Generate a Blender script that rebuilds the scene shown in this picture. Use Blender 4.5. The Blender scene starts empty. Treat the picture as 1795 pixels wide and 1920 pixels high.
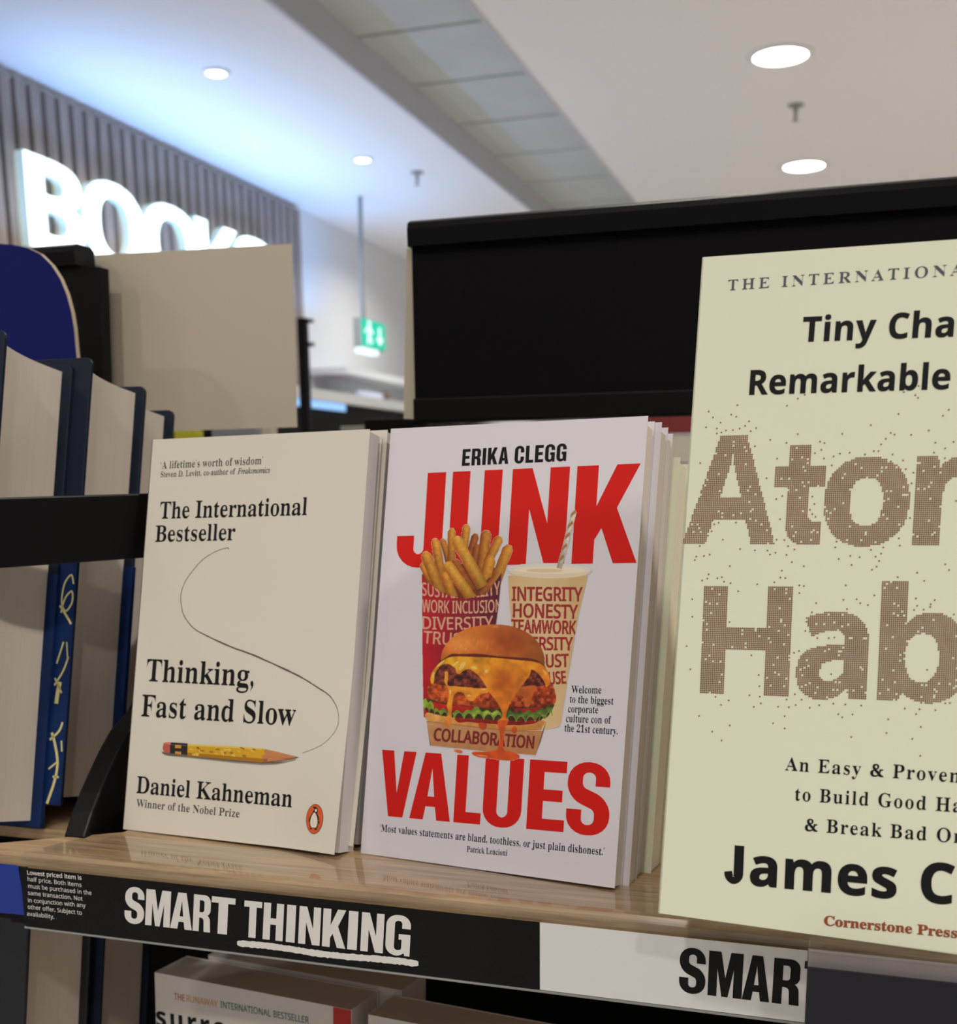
import bpy, math, random
import numpy as np
from mathutils import Vector, Matrix
from mathutils.geometry import tessellate_polygon

# ------------------------------------------------------------------ camera
W_PX, H_PX = 1795.0, 1920.0
F_PX = 2191.3                                   # focal length in pixels
CX, CY = 897.5, 1326.9                          # optical centre (the photo is a crop)
YAW, PITCH, ROLL = .3098, -.1952, -.0118
CAM = np.array([.2159, -.4881, .1735])
scene = bpy.context.scene
COL = scene.collection


def cam_axes():
    cy, sy, cp, sp = math.cos(YAW), math.sin(YAW), math.cos(PITCH), math.sin(PITCH)
    fwd = np.array([-sy * cp, cy * cp, sp])
    right = np.array([cy, sy, 0.])
    up = np.cross(right, fwd)
    cr, sr = math.cos(ROLL), math.sin(ROLL)
    return right * cr + up * sr, -right * sr + up * cr, fwd


AX_R, AX_U, AX_F = cam_axes()
cd = bpy.data.cameras.new('camera')
cd.sensor_fit = 'HORIZONTAL'
cd.sensor_width = 36
cd.lens = F_PX / W_PX * 36
cd.shift_x = (W_PX / 2 - CX) / W_PX
cd.shift_y = (CY - H_PX / 2) / W_PX
cd.clip_start = .02
cd.dof.use_dof = True
cd.dof.focus_distance = .475
cd.dof.aperture_fstop = 17
co = bpy.data.objects.new('camera', cd)
COL.objects.link(co)
m = Matrix.Identity(4)
for i in range(3):
    m[i][0], m[i][1], m[i][2], m[i][3] = AX_R[i], AX_U[i], -AX_F[i], CAM[i]
co.matrix_world = m
scene.camera = co

# ------------------------------------------------------------------ world, exposure
scene.view_settings.view_transform = 'Standard'
scene.view_settings.look = 'None'
scene.view_settings.gamma = 1
scene.view_settings.use_curve_mapping = False
scene.view_settings.exposure = 0
world = bpy.data.worlds.new('world')
scene.world = world
world.use_nodes = True
world.node_tree.nodes['Background'].inputs[0].default_value = (.80, .80, .82, 1)
world.node_tree.nodes['Background'].inputs[1].default_value = .24


def area_lamp(name, loc, aim, size, power, color, spread=180, shape='DISK', size_y=None):
    l = bpy.data.lights.new(name, 'AREA')
    l.shape = shape
    l.size = size
    if size_y: l.size_y = size_y
    l.energy = power
    l.color = color
    l.spread = math.radians(spread)
    o = bpy.data.objects.new(name, l)
    o.location = loc
    o.rotation_euler = (Vector(aim) - Vector(loc)).to_track_quat('-Z', 'Y').to_euler()
    COL.objects.link(o)
    return o


WARM = (1, .93, .84)
# shop downlights (the ones in view get their fittings below)
CEIL = 1.70
lamps = [(-.12, -1.35, 9.5), (-2.18, -.8, 6), (1.9, -.8, 34), (-1.4, -1.9, 10), (.9, -2.0, 13), (-.12, .99, 5)]
lamps += [(x, y, 12.5) for x in (-.12, 2.0, 4.0) for y in (2.7, 4.37, 6.06, 7.8)] + [(-2.18, y, 9) for y in (2.5, 3.83, 5.19, 6.6)]
lamps += [(-1.2, 9, 20)]
for i, (x, y, p) in enumerate(lamps):
    area_lamp('downlight_lamp', (x, y, CEIL - .03), (x, y, 0), .14, p, WARM, 150)
blue_fill = area_lamp('blue_fill_lamp', (-2.70, 4.7, .98), (-2.6, 4.7, 1.72), .06, 13.5, (.16, .44, 1), 150, 'RECTANGLE', 3.0)  # unseen blue lamp added in mid-air to tint the left ceiling, no fitting
blue_fill.rotation_euler = (0, math.pi + .25, 0)          # long side runs along the slatted wall


# ------------------------------------------------------------------ pixel helpers (photo pixel + a real plane -> point)
def ray(px, py):
    return (px - CX) * AX_R - (py - CY) * AX_U + F_PX * AX_F


def on_plane(px, py, n, d):
    n = np.array(n, float)
    r = ray(px, py)
    return CAM + r * ((d - n @ CAM) / (n @ r))


def UX(px, py, x): return on_plane(px, py, (1, 0, 0), x)
def UY(px, py, y): return on_plane(px, py, (0, 1, 0), y)
def UZ(px, py, z): return on_plane(px, py, (0, 0, 1), z)


def lin(c):
    return tuple((v / 255 / 12.92) if v / 255 <= .04045 else ((v / 255 + .055) / 1.055) ** 2.4 for v in c)


# ------------------------------------------------------------------ materials
def mat(name, col, rough=.6, metal=0., spec=.5, emit=None, estr=0., coat=0., noise=0., nscale=40., bump=0., bscale=200.):
    m = bpy.data.materials.new(name)
    m.use_nodes = True
    nt = m.node_tree
    b = nt.nodes['Principled BSDF']
    b.inputs['Base Color'].default_value = (*col[:3], 1)
    b.inputs['Roughness'].default_value = rough
    b.inputs['Metallic'].default_value = metal
    b.inputs['Specular IOR Level'].default_value = spec
    b.inputs['Coat Weight'].default_value = coat
    b.inputs['Coat Roughness'].default_value = .08
    if emit:
        b.inputs['Emission Color'].default_value = (*emit, 1)
        b.inputs['Emission Strength'].default_value = estr
    tc = nt.nodes.new('ShaderNodeTexCoord')
    if noise:
        n = nt.nodes.new('ShaderNodeTexNoise')
        n.inputs['Scale'].default_value = nscale
        n.inputs['Detail'].default_value = 4
        nt.links.new(tc.outputs['Object'], n.inputs['Vector'])
        mx = nt.nodes.new('ShaderNodeMix')
        mx.data_type = 'RGBA'
        mx.inputs['A'].default_value = (*[v * (1 - noise) for v in col[:3]], 1)
        mx.inputs['B'].default_value = (*[min(1, v * (1 + noise)) for v in col[:3]], 1)
        nt.links.new(n.outputs['Fac'], mx.inputs['Factor'])
        nt.links.new(mx.outputs['Result'], b.inputs['Base Color'])
    if bump:
        n2 = nt.nodes.new('ShaderNodeTexNoise')
        n2.inputs['Scale'].default_value = bscale
        n2.inputs['Detail'].default_value = 3
        nt.links.new(tc.outputs['Object'], n2.inputs['Vector'])
        bp = nt.nodes.new('ShaderNodeBump')
        bp.inputs['Strength'].default_value = bump
        bp.inputs['Distance'].default_value = .001
        nt.links.new(n2.outputs['Fac'], bp.inputs['Height'])
        nt.links.new(bp.outputs['Normal'], b.inputs['Normal'])
    return m


def wood_mat(name, c1, c2, rough=.45, axis='X'):
    m = mat(name, c1, rough)
    nt = m.node_tree
    b = nt.nodes['Principled BSDF']
    tc = nt.nodes.new('ShaderNodeTexCoord')
    mp = nt.nodes.new('ShaderNodeMapping')
    mp.inputs['Scale'].default_value = {'X': (14, 260, 260), 'Z': (60, 60, 4)}[axis]
    n = nt.nodes.new('ShaderNodeTexNoise')
    n.inputs['Scale'].default_value = 1
    n.inputs['Detail'].default_value = 6
    n.inputs['Roughness'].default_value = .7
    r = nt.nodes.new('ShaderNodeValToRGB')
    r.color_ramp.elements[0].position = .32
    r.color_ramp.elements[0].color = (*c2, 1)
    r.color_ramp.elements[1].position = .62
    r.color_ramp.elements[1].color = (*c1, 1)
    nt.links.new(tc.outputs['Object'], mp.inputs['Vector'])
    nt.links.new(mp.outputs['Vector'], n.inputs['Vector'])
    nt.links.new(n.outputs['Fac'], r.inputs['Fac'])
    nt.links.new(r.outputs['Color'], b.inputs['Base Color'])
    return m


def page_mat(name, col, axis):
    """paper edges: fine stripes across the thickness (object axis)"""
    m = mat(name, col, .8, spec=.2)
    nt = m.node_tree
    b = nt.nodes['Principled BSDF']
    tc = nt.nodes.new('ShaderNodeTexCoord')
    mp = nt.nodes.new('ShaderNodeMapping')
    sc = [2, 2, 2]
    sc[axis] = 2600
    mp.inputs['Scale'].default_value = sc
    n = nt.nodes.new('ShaderNodeTexNoise')
    n.inputs['Scale'].default_value = 1
    n.inputs['Detail'].default_value = 2
    mx = nt.nodes.new('ShaderNodeMix')
    mx.data_type = 'RGBA'
    mx.inputs['A'].default_value = (*[v * .88 for v in col], 1)
    mx.inputs['B'].default_value = (*[min(1, v * 1.06) for v in col], 1)
    nt.links.new(tc.outputs['Object'], mp.inputs['Vector'])
    nt.links.new(mp.outputs['Vector'], n.inputs['Vector'])
    nt.links.new(n.outputs['Fac'], mx.inputs['Factor'])
    nt.links.new(mx.outputs['Result'], b.inputs['Base Color'])
    return m


def clear_mat(name, tint, rough=.04, gloss=1.0):
    """thin clear acrylic: see-through with a surface reflection"""
    m = bpy.data.materials.new(name)
    m.use_nodes = True
    nt = m.node_tree
    nt.nodes.clear()
    o = nt.nodes.new('ShaderNodeOutputMaterial')
    t = nt.nodes.new('ShaderNodeBsdfTransparent')
    t.inputs[0].default_value = (*tint, 1)
    g = nt.nodes.new('ShaderNodeBsdfGlossy')
    g.inputs['Roughness'].default_value = rough
    g.inputs['Color'].default_value = (gloss, gloss, gloss, 1)
    fr = nt.nodes.new('ShaderNodeFresnel')
    fr.inputs['IOR'].default_value = 1.75
    ge = nt.nodes.new('ShaderNodeNewGeometry')
    sb_ = nt.nodes.new('ShaderNodeMath')
    sb_.operation = 'SUBTRACT'
    sb_.inputs[0].default_value = 1
    nt.links.new(ge.outputs['Backfacing'], sb_.inputs[1])
    f = nt.nodes.new('ShaderNodeMath')
    f.operation = 'MULTIPLY'
    nt.links.new(fr.outputs[0], f.inputs[0])
    nt.links.new(sb_.outputs[0], f.inputs[1])
    mx = nt.nodes.new('ShaderNodeMixShader')
    nt.links.new(f.outputs[0], mx.inputs[0])
    nt.links.new(t.outputs[0], mx.inputs[1])
    nt.links.new(g.outputs[0], mx.inputs[2])
    nt.links.new(mx.outputs[0], o.inputs[0])
    return m


M = {}
M['ceiling'] = mat('ceiling_paint', (.84, .84, .85), .9, spec=.1)
M['ceiling_left'] = M['ceiling']
M['fascia'] = mat('fascia_paint', (.55, .55, .60), .9, spec=.1)
M['tile'] = mat('ceiling_tile', (.52, .56, .55), .95, spec=.1, noise=.08, nscale=5)
M['tile_grid'] = mat('tile_grid', (.35, .35, .34), .7)
M['wall'] = mat('wall_paint', (.76, .79, .82), .9, spec=.1)
M['slat_back'] = mat('slat_backing', (.10, .09, .085), .9)
M['slat'] = wood_mat('slat_wood', lin((165, 150, 140)), lin((135, 118, 108)), .6, 'Z')
M['floor'] = mat('floor_vinyl', (.62, .58, .54), .5, noise=.08, nscale=3)
M['shelf'] = wood_mat('shelf_oak', lin((196, 168, 132)), lin((140, 112, 82)), .4, 'X')
M['black'] = mat('black_metal', (.0035, .0033, .0042), .32, spec=.18)
M['black2'] = mat('black_metal_soft', (.0045, .0045, .005), .45, spec=.14)
M['blackcard'] = mat('black_sign_card', (.008, .0072, .0085), .30, spec=.16, bump=.15, bscale=500)
M['whitecard'] = mat('white_sign_card', (.86, .87, .88), .35, bump=.05, bscale=300)
M['white_print'] = mat('white_print', (.78, .77, .74), .4, noise=.05, nscale=150)
M['black_print'] = mat('black_print', (.011, .011, .012), .55, spec=.15)
M['grey_print'] = mat('grey_print', (.075, .075, .075), .55, spec=.15)
M['navy_print'] = mat('slate_print', lin((72, 72, 88)), .5)
M['acrylic'] = clear_mat('clear_acrylic', (.93, .93, .92), .06)
M['acrylic2'] = clear_mat('clear_acrylic_front', (.96, .96, .96), .14, .35)
M['beige'] = mat('beige_card', lin((218, 208, 188)), .75, noise=.03, nscale=6)
M['blue'] = mat('blue_board', lin((18, 26, 104)), .55, spec=.15, noise=.04, nscale=300)
M['cream_edge'] = mat('cream_board_edge', lin((205, 190, 165)), .8)
M['kahn'] = mat('cream_cover', lin((226, 221, 208)), .5, spec=.18, noise=.015, nscale=25)
M['junk'] = mat('white_cover', lin((230, 226, 235)), .5, spec=.18)
M['atom'] = mat('ivory_cover', lin((231, 235, 212)), .5, spec=.18, noise=.01, nscale=20)
M['pages'] = page_mat('page_edges', lin((222, 212, 200)), 1)
M['pages_grey'] = page_mat('grey_page_edges', lin((205, 200, 200)), 1)
M['pages_cream'] = page_mat('cream_page_edges', lin((250, 243, 222)), 1)
M['red_print'] = mat('red_print', lin((222, 34, 28)), .5, spec=.15)
M['navy_cloth'] = mat('navy_boards', lin((28, 36, 54)), .5, spec=.15, noise=.15, nscale=60)
M['blue_cloth'] = mat('blue_jacket', lin((20, 46, 98)), .4, spec=.2, noise=.35, nscale=30)
M['yellow_print'] = mat('pale_yellow_print', lin((225, 220, 150)), .5)
M['bronze'] = mat('bronze_foil', lin((142, 86, 54)), .38, metal=.45, noise=.2, nscale=60)
M['rust_print'] = mat('rust_print', lin((150, 74, 40)), .5)
M['graphite'] = mat('graphite_line', lin((95, 90, 85)), .6)
M['lamp_glow'] = mat('lamp_glow', (1, 1, 1), .5, emit=(1, .98, .9), estr=12)
M['lamp_rim'] = mat('lamp_rim', (.8, .8, .8), .3)
M['letter_glow'] = mat('letter_glow', (1, 1, 1), .5, emit=(.78, 1, .98), estr=1.9)
M['letter_side'] = mat('letter_side', (.75, .8, .8), .5, emit=(.5, .85, .85), estr=.35)
M['exit_green'] = mat('exit_green', lin((0, 150, 125)), .4, emit=lin((10, 200, 165)), estr=.8)
M['exit_white'] = mat('exit_white', (.9, .9, .9), .4, emit=(.6, .95, .9), estr=.8)
M['grey_metal'] = mat('grey_metal', lin((150, 152, 152)), .5)
M['white_plastic'] = mat('white_plastic', lin((225, 228, 230)), .5)
M['navycard'] = mat('navy_label', (.005, .007, .019), .35, spec=.2, bump=.1, bscale=400)
M['bluecard'] = mat('blue_shelf_card', lin((14, 52, 150)), .4)
M['dark_book'] = mat('black_cover', (.012, .014, .018), .4)
M['red_spot'] = mat('red_spot', lin((190, 24, 20)), .45)
M['red_cover'] = mat('dark_red_cover', lin((150, 60, 60)), .5, noise=.3, nscale=25)
M['yellow_box'] = mat('lime_box', lin((205, 200, 40)), .5)
M['led_blue'] = mat('blue_led_strip', lin((140, 190, 240)), .4, emit=lin((150, 195, 250)), estr=.8)
M['lilac'] = mat('lilac_panel', lin((215, 220, 245)), .6)
M['brown'] = mat('brown_post', lin((120, 100, 90)), .6)
M['greybox'] = mat('grey_green_box', lin((165, 165, 152)), .7)
M['grey_panel'] = mat('grey_panel', lin((150, 150, 158)), .6)
M['cover_white2'] = mat('white_cover_dim', lin((225, 222, 218)), .35)


# ------------------------------------------------------------------ mesh helpers
def link(name, me, m=None, parent=None):
    o = bpy.data.objects.new(name, me)
    COL.objects.link(o)
    if m: me.materials.append(m)
    if parent: o.parent = parent
    return o


def mesh(name, verts, faces, m=None, parent=None, smooth=False):
    me = bpy.data.meshes.new(name)
    me.from_pydata([tuple(map(float, v)) for v in verts], [], faces)
    me.update()
    if smooth:
        for p in me.polygons: p.use_smooth = True
    return link(name, me, m, parent)


class MB:
    def __init__(s): s.v, s.f = [], []

    def add(s, v, f):
        k = len(s.v)
        s.v += [tuple(map(float, q)) for q in v]
        s.f += [tuple(i + k for i in q) for q in f]
        return s

    def box(s, a, b):
        x0, y0, z0 = a
        x1, y1, z1 = b
        return s.add([(x0, y0, z0), (x1, y0, z0), (x1, y1, z0), (x0, y1, z0), (x0, y0, z1), (x1, y0, z1), (x1, y1, z1), (x0, y1, z1)],
                     [(3, 2, 1, 0), (4, 5, 6, 7), (0, 1, 5, 4), (1, 2, 6, 5), (2, 3, 7, 6), (3, 0, 4, 7)])

    def prism(s, poly, off):
        """planar polygon (3D points) extruded by a vector"""
        n = len(poly)
        p = [np.array(q, float) for q in poly]
        q = [a + np.array(off, float) for a in p]
        return s.add(p + q, [tuple(range(n)), tuple(range(2 * n - 1, n - 1, -1))] + [(i, i + n, (i + 1) % n + n, (i + 1) % n) for i in range(n)])

    def tube(s, pts, r, seg=10):
        pts = [Vector(p) for p in pts]
        rings = []
        for i, p in enumerate(pts):
            d = (pts[min(i + 1, len(pts) - 1)] - pts[max(i - 1, 0)]).normalized()
            a = d.orthogonal().normalized()
            if rings and abs(d.dot(Vector((0, 0, 1)))) < .99:
                a = d.cross(Vector((0, 0, 1))).normalized()
            elif abs(d.dot(Vector((0, 0, 1)))) < .99:
                a = d.cross(Vector((0, 0, 1))).normalized()
            b = d.cross(a)
            rr = r[i] if isinstance(r, (list, tuple)) else r
            rings.append([p + (a * math.cos(t) + b * math.sin(t)) * rr for t in [2 * math.pi * k / seg for k in range(seg)]])
        v = [q for rg in rings for q in rg]
        f = [tuple(range(seg - 1, -1, -1)), tuple(range(len(v) - seg, len(v)))]
        for i in range(len(pts) - 1):
            for k in range(seg):
                f.append((i * seg + k, i * seg + (k + 1) % seg, (i + 1) * seg + (k + 1) % seg, (i + 1) * seg + k))
        return s.add(v, f)

    def build(s, name, m=None, parent=None, bevel=0., seg=2, smooth=False):
        o = mesh(name, s.v, s.f, m, parent, smooth)
        import bmesh
        bm = bmesh.new()
        bm.from_mesh(o.data)
        if bevel:
            bmesh.ops.bevel(bm, geom=[e for e in bm.edges if len(e.link_faces) == 2 and e.calc_face_angle(0) > .5], offset=bevel, segments=seg, affect='EDGES', profile=.6)
        bmesh.ops.recalc_face_normals(bm, faces=bm.faces)
        bm.to_mesh(o.data)
        bm.free()
        return o


def box(name, a, b, m, parent=None, bevel=0., seg=2):
    return MB().box(a, b).build(name, m, parent, bevel, seg)


def tag(o, label=None, cat=None, group=None, kind=None):
    if label: o['label'] = label
    if cat: o['category'] = cat
    if group: o['group'] = group
    if kind: o['kind'] = kind
    return o


def empty(name, loc=(0, 0, 0), matrix=None):
    o = bpy.data.objects.new(name, None)
    o.empty_display_size = .02
    COL.objects.link(o)
    if matrix is not None: o.matrix_world = matrix
    else: o.location = tuple(map(float, loc))
    return o


def copy_tree(o, parent=None, skip=()):
    c = o.copy()
    COL.objects.link(c)
    c.parent = parent
    for ch in list(o.children):
        if ch.name.split('.')[0] in skip: continue
        copy_tree(ch, c, skip)
    return c


# ------------------------------------------------------------------ lettering: glyph outlines stored as text, drawn as meshes
# font -> {character code: [advance, outline, outline, ...]}, all in thousandths of an em, outlines as x, y, x, y ...
OUTLINES = {
 'sans': {
  65: [429, [0,0,187,482,242,482,428,0,366,0,308,148,118,148,61,0], [138,202,290,202,236,347,230,367,221,396,214,419,203,378,193,347]],
  66: [436, [65,0,65,480,202,480,257,477,303,468,338,453,364,431,379,400,384,361,382,334,374,311,361,290,343,274,320,262,293,254,293,251,312,247,331,241,348,234,363,224,376,212,386,197,394,180,399,160,400,136,395,96,380,63,356,36,322,16,282,4,234,0], [126,275,214,275,251,278,279,284,299,295,312,310,319,330,322,354,319,378,309,397,294,411,272,420,242,426,205,428,126,428], [126,51,222,51,260,54,290,62,311,76,325,94,333,116,336,141,333,164,324,185,310,202,288,215,257,222,218,225,126,225]],
  67: [424, [261,-7,215,-3,174,7,139,24,109,46,84,75,66,110,52,149,44,192,41,240,44,287,53,330,68,368,88,403,114,432,146,455,183,472,224,483,271,486,320,483,364,474,404,458,379,407,330,425,311,430,292,432,271,433,241,431,214,425,190,415,168,400,149,382,124,343,110,296,105,240,109,184,123,137,146,98,164,80,186,65,210,55,239,48,270,46,330,52,385,65,385,13,329,-2]],
  68: [490, [65,0,65,480,213,480,259,476,301,468,338,453,371,432,398,406,420,374,436,336,446,293,449,244,447,198,439,157,426,120,407,88,383,62,355,39,322,22,285,10,244,2,199,0], [126,52,191,52,261,59,315,82,354,120,378,174,386,242,384,279,378,311,368,339,355,363,338,383,302,408,258,423,204,428,126,428]],
  69: [373, [65,0,65,480,333,480,333,426,126,426,126,277,321,277,321,224,126,224,126,53,333,53,333,0]],
  70: [349, [65,0,65,480,333,480,333,426,126,426,126,256,320,256,320,204,126,204,126,0]],
  71: [489, [271,-7,224,-3,182,7,145,23,114,46,88,74,68,108,53,148,44,191,41,240,44,288,54,331,70,370,93,404,121,433,156,456,195,473,240,483,290,486,316,485,341,483,366,479,389,473,411,466,432,458,410,406,352,425,331,430,309,432,286,433,253,431,223,425,197,415,173,400,152,382,125,343,109,296,104,240,106,203,112,170,123,139,137,112,157,89,181,70,210,57,244,48,285,46,338,49,379,57,379,200,273,200,273,253,439,253,439,18,413,10,387,4,361,-1,333,-4,303,-6]],
  72: [498, [65,0,65,480,126,480,126,277,371,277,371,480,432,480,432,0,371,0,371,224,126,224,126,0]],
  73: [228, [27,0,27,35,83,48,83,431,27,445,27,480,200,480,200,445,144,431,144,48,200,35,200,0]],
  74: [183, [-3,-128,-31,-125,-52,-119,-52,-68,-30,-72,-4,-74,7,-74,18,-72,28,-68,37,-62,46,-54,52,-44,58,-32,61,-16,62,3,62,480,122,480,122,7,118,-35,107,-69,88,-95,63,-113,32,-124]],
  75: [416, [65,0,65,480,126,480,126,243,167,289,208,334,338,480,408,480,218,271,416,0,344,0,175,229,126,186,126,0]],
  76: [352, [65,0,65,480,126,480,126,54,335,54,335,0]],
  77: [609, [65,0,65,480,154,480,302,87,305,87,455,480,544,480,544,0,484,0,484,295,486,364,489,420,486,420,326,0,277,0,119,420,116,420,120,364,121,291,121,0]],
  78: [510, [65,0,65,480,135,480,391,83,394,83,392,115,390,162,389,209,389,480,445,480,445,0,375,0,118,398,116,398,119,340,121,268,121,0]],
  79: [524, [263,-7,216,-3,174,7,139,24,109,48,84,76,65,111,52,150,44,194,41,241,44,288,52,331,65,370,84,404,109,433,139,456,174,473,216,484,263,487,309,484,349,473,384,456,414,433,439,405,458,370,472,331,481,288,484,240,481,193,472,150,458,110,439,76,414,48,384,24,349,7,308,-3], [263,46,294,48,321,54,345,64,365,79,382,98,403,137,416,184,420,240,416,296,403,344,382,382,365,401,345,415,321,426,294,432,263,434,232,432,205,426,181,415,160,401,143,382,122,344,109,296,105,240,109,184,122,137,143,98,160,79,181,64,204,54,232,48]],
  80: [406, [65,0,65,480,192,480,249,475,295,463,329,443,353,415,367,380,372,338,370,313,364,288,354,264,340,243,320,224,294,208,263,196,225,189,181,187,126,187,126,0], [126,238,174,238,216,241,250,248,276,261,295,279,306,304,310,336,306,364,296,387,280,405,256,418,225,425,187,428,126,428]],
  81: [524, [372,-114,279,-6,270,-7,263,-7,216,-3,174,7,139,24,109,48,84,76,65,111,52,150,44,194,41,241,44,288,52,331,65,370,84,404,109,433,139,456,174,473,216,484,263,487,309,484,349,473,384,456,414,433,439,405,458,370,472,331,481,288,484,240,480,185,468,135,448,91,421,54,386,25,344,5,459,-114], [263,46,294,48,321,54,345,64,365,79,382,98,403,137,416,184,420,240,416,296,403,344,382,382,365,401,345,415,321,426,294,432,263,434,232,432,205,426,181,415,160,401,143,382,122,344,109,296,105,240,109,184,122,137,143,98,160,79,181,64,204,54,232,48]],
  82: [418, [65,0,65,480,197,480,252,476,296,464,329,446,353,419,367,385,372,343,370,319,366,298,358,279,348,264,336,250,322,239,307,229,292,221,276,215,408,0,337,0,221,198,126,198,126,0], [126,249,197,249,233,252,261,260,283,272,298,290,307,313,310,340,306,369,297,391,281,407,259,418,230,425,194,427,126,427]],
  83: [369, [166,-7,140,-6,115,-4,91,-1,70,4,51,10,34,16,34,74,94,54,119,50,143,47,169,46,201,48,228,55,250,66,265,82,274,101,277,123,276,138,272,151,267,162,258,173,247,183,232,192,164,222,126,238,96,256,72,276,54,300,44,330,40,364,42,388,49,410,60,430,74,446,92,460,114,472,138,480,165,485,193,486,219,485,243,483,266,479,287,473,307,467,326,459,307,408,253,426,233,430,213,432,192,433,164,431,142,425,124,414,112,400,104,383,101,363,102,348,106,335,112,323,120,313,131,303,144,294,206,267,233,256,257,245,278,233,296,221,310,206,322,191,330,173,336,152,337,128,332,89,316,56,291,29,256,9,215,-3]],
  84: [373, [156,0,156,426,7,426,7,480,366,480,366,426,217,426,217,0]],
  85: [491, [243,-7,209,-5,178,1,151,11,128,24,107,42,81,78,66,121,60,171,60,480,121,480,121,169,124,132,135,102,152,78,176,60,208,49,246,46,286,50,317,61,341,80,357,106,367,135,370,169,370,480,430,480,430,169,428,137,421,107,410,80,394,55,373,34,348,16,318,4,283,-4]],
  86: [403, [171,0,0,480,63,480,171,172,189,116,202,67,214,117,232,173,339,480,403,480,232,0]],
  87: [625, [135,0,8,480,71,480,146,187,160,127,169,72,179,130,194,190,279,480,341,480,429,188,445,127,455,72,465,127,479,187,553,480,616,480,488,0,427,0,334,314,323,353,314,388,310,409,303,372,287,312,196,0]],
  88: [394, [3,0,162,250,13,480,80,480,197,292,316,480,379,480,231,251,391,0,322,0,195,208,66,0]],
  89: [380, [160,0,160,183,0,480,66,480,190,244,315,480,380,480,220,186,220,0]],
  90: [384, [26,0,26,46,278,426,34,426,34,480,351,480,351,434,99,54,358,54,358,0]],
  97: [377, [144,-7,114,-4,86,5,63,19,45,40,34,67,31,100,36,133,50,161,73,183,106,200,150,210,204,215,265,217,265,238,262,265,256,286,245,301,230,311,212,316,190,318,172,317,154,315,136,310,89,291,70,335,87,343,106,350,126,357,148,362,170,365,193,366,234,363,266,353,291,337,308,314,319,283,322,245,322,0,279,0,268,51,265,51,249,33,233,18,216,7,196,0,173,-5], [158,41,187,44,212,52,234,66,250,86,261,112,264,144,264,176,211,174,171,170,140,163,118,152,104,138,95,120,92,99,94,81,100,66,110,55,124,47,140,42]],
  98: [413, [228,-7,201,-5,178,0,158,9,142,20,128,32,116,46,112,46,99,0,57,0,57,510,116,510,116,386,115,344,113,312,116,312,128,327,142,340,158,351,178,359,201,364,228,366,270,361,305,345,336,319,358,283,372,237,376,180,372,123,358,77,335,40,305,14,269,-2], [219,42,248,46,272,58,291,78,304,105,312,139,315,181,311,230,299,268,280,295,253,312,218,317,183,313,157,302,138,284,126,258,119,224,116,182,116,179,119,138,126,104,138,78,157,58,184,46]],
  99: [322, [202,-7,171,-5,142,2,116,13,94,28,74,48,58,73,46,103,39,138,37,178,39,220,47,256,59,286,76,311,96,332,119,347,146,358,174,364,206,367,259,361,300,347,282,298,244,310,204,315,166,310,136,293,115,266,102,228,98,179,101,139,110,105,124,79,144,60,170,48,201,44,220,45,237,47,253,50,294,65,294,13,254,-2]],
  100: [413, [185,-7,143,-2,107,14,77,40,55,76,41,123,37,179,42,236,55,283,78,319,108,346,144,361,185,367,211,365,234,360,254,351,270,340,285,328,297,314,301,314,298,340,297,367,297,510,356,510,356,0,308,0,300,48,297,48,285,34,271,21,254,9,234,0,211,-5], [194,42,228,46,255,56,274,74,287,98,295,129,298,168,298,179,295,220,288,254,275,282,256,302,229,314,193,318,164,313,140,301,122,280,109,252,101,218,98,178,101,138,109,105,122,78,140,58,165,46]],
  101: [379, [210,-7,178,-4,147,2,120,14,96,30,75,51,59,76,47,106,39,140,37,177,39,215,46,249,57,279,72,305,90,326,112,344,138,356,166,364,196,367,226,364,252,358,276,346,296,331,313,312,327,290,337,264,342,236,344,204,344,169,98,169,102,131,112,100,129,76,152,58,180,47,213,44,235,44,255,46,274,50,328,68,328,17,274,-1,255,-4,234,-6], [99,216,283,216,280,244,273,269,262,290,245,306,223,315,195,318,169,315,147,306,129,291,114,271,105,246]],
  102: [231, [73,0,73,314,10,314,10,342,73,362,73,383,77,425,87,458,104,483,127,500,156,510,190,514,229,510,260,502,244,455,220,462,191,465,173,463,158,457,147,446,139,430,134,409,132,384,132,360,223,360,223,314,132,314,132,0]],
  103: [413, [195,-161,145,-159,102,-151,65,-138,65,-84,104,-100,148,-109,198,-112,227,-109,251,-100,271,-85,286,-65,295,-40,298,-11,298,3,298,26,300,48,297,48,281,28,262,13,239,2,214,-4,185,-7,142,-1,106,15,76,42,54,79,41,125,37,179,41,233,54,278,76,316,106,344,142,361,185,367,208,365,229,361,249,353,267,343,283,329,298,312,301,312,309,360,356,360,356,-6,352,-53,338,-92,317,-122,286,-144,245,-157], [194,42,227,45,254,55,273,71,287,94,295,126,298,165,298,179,295,224,287,259,273,285,252,303,226,313,193,317,165,313,142,301,123,281,109,254,101,220,98,179,101,138,109,104,123,77,141,57,165,46]],
  104: [415, [57,0,57,510,116,510,116,361,113,310,117,310,130,327,146,341,164,352,185,360,206,364,229,366,269,362,302,352,328,335,346,310,357,276,361,234,361,0,302,0,302,230,299,262,289,286,273,303,251,314,222,317,186,313,158,302,139,283,126,257,119,225,116,186,116,0]],
  105: [173, [87,420,78,421,70,424,62,429,57,436,54,446,52,457,54,469,57,479,62,486,70,491,78,494,87,495,96,494,104,491,111,486,117,479,120,469,122,457,120,446,117,436,111,429,104,424,96,421], [57,0,57,360,116,360,116,0]],
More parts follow.
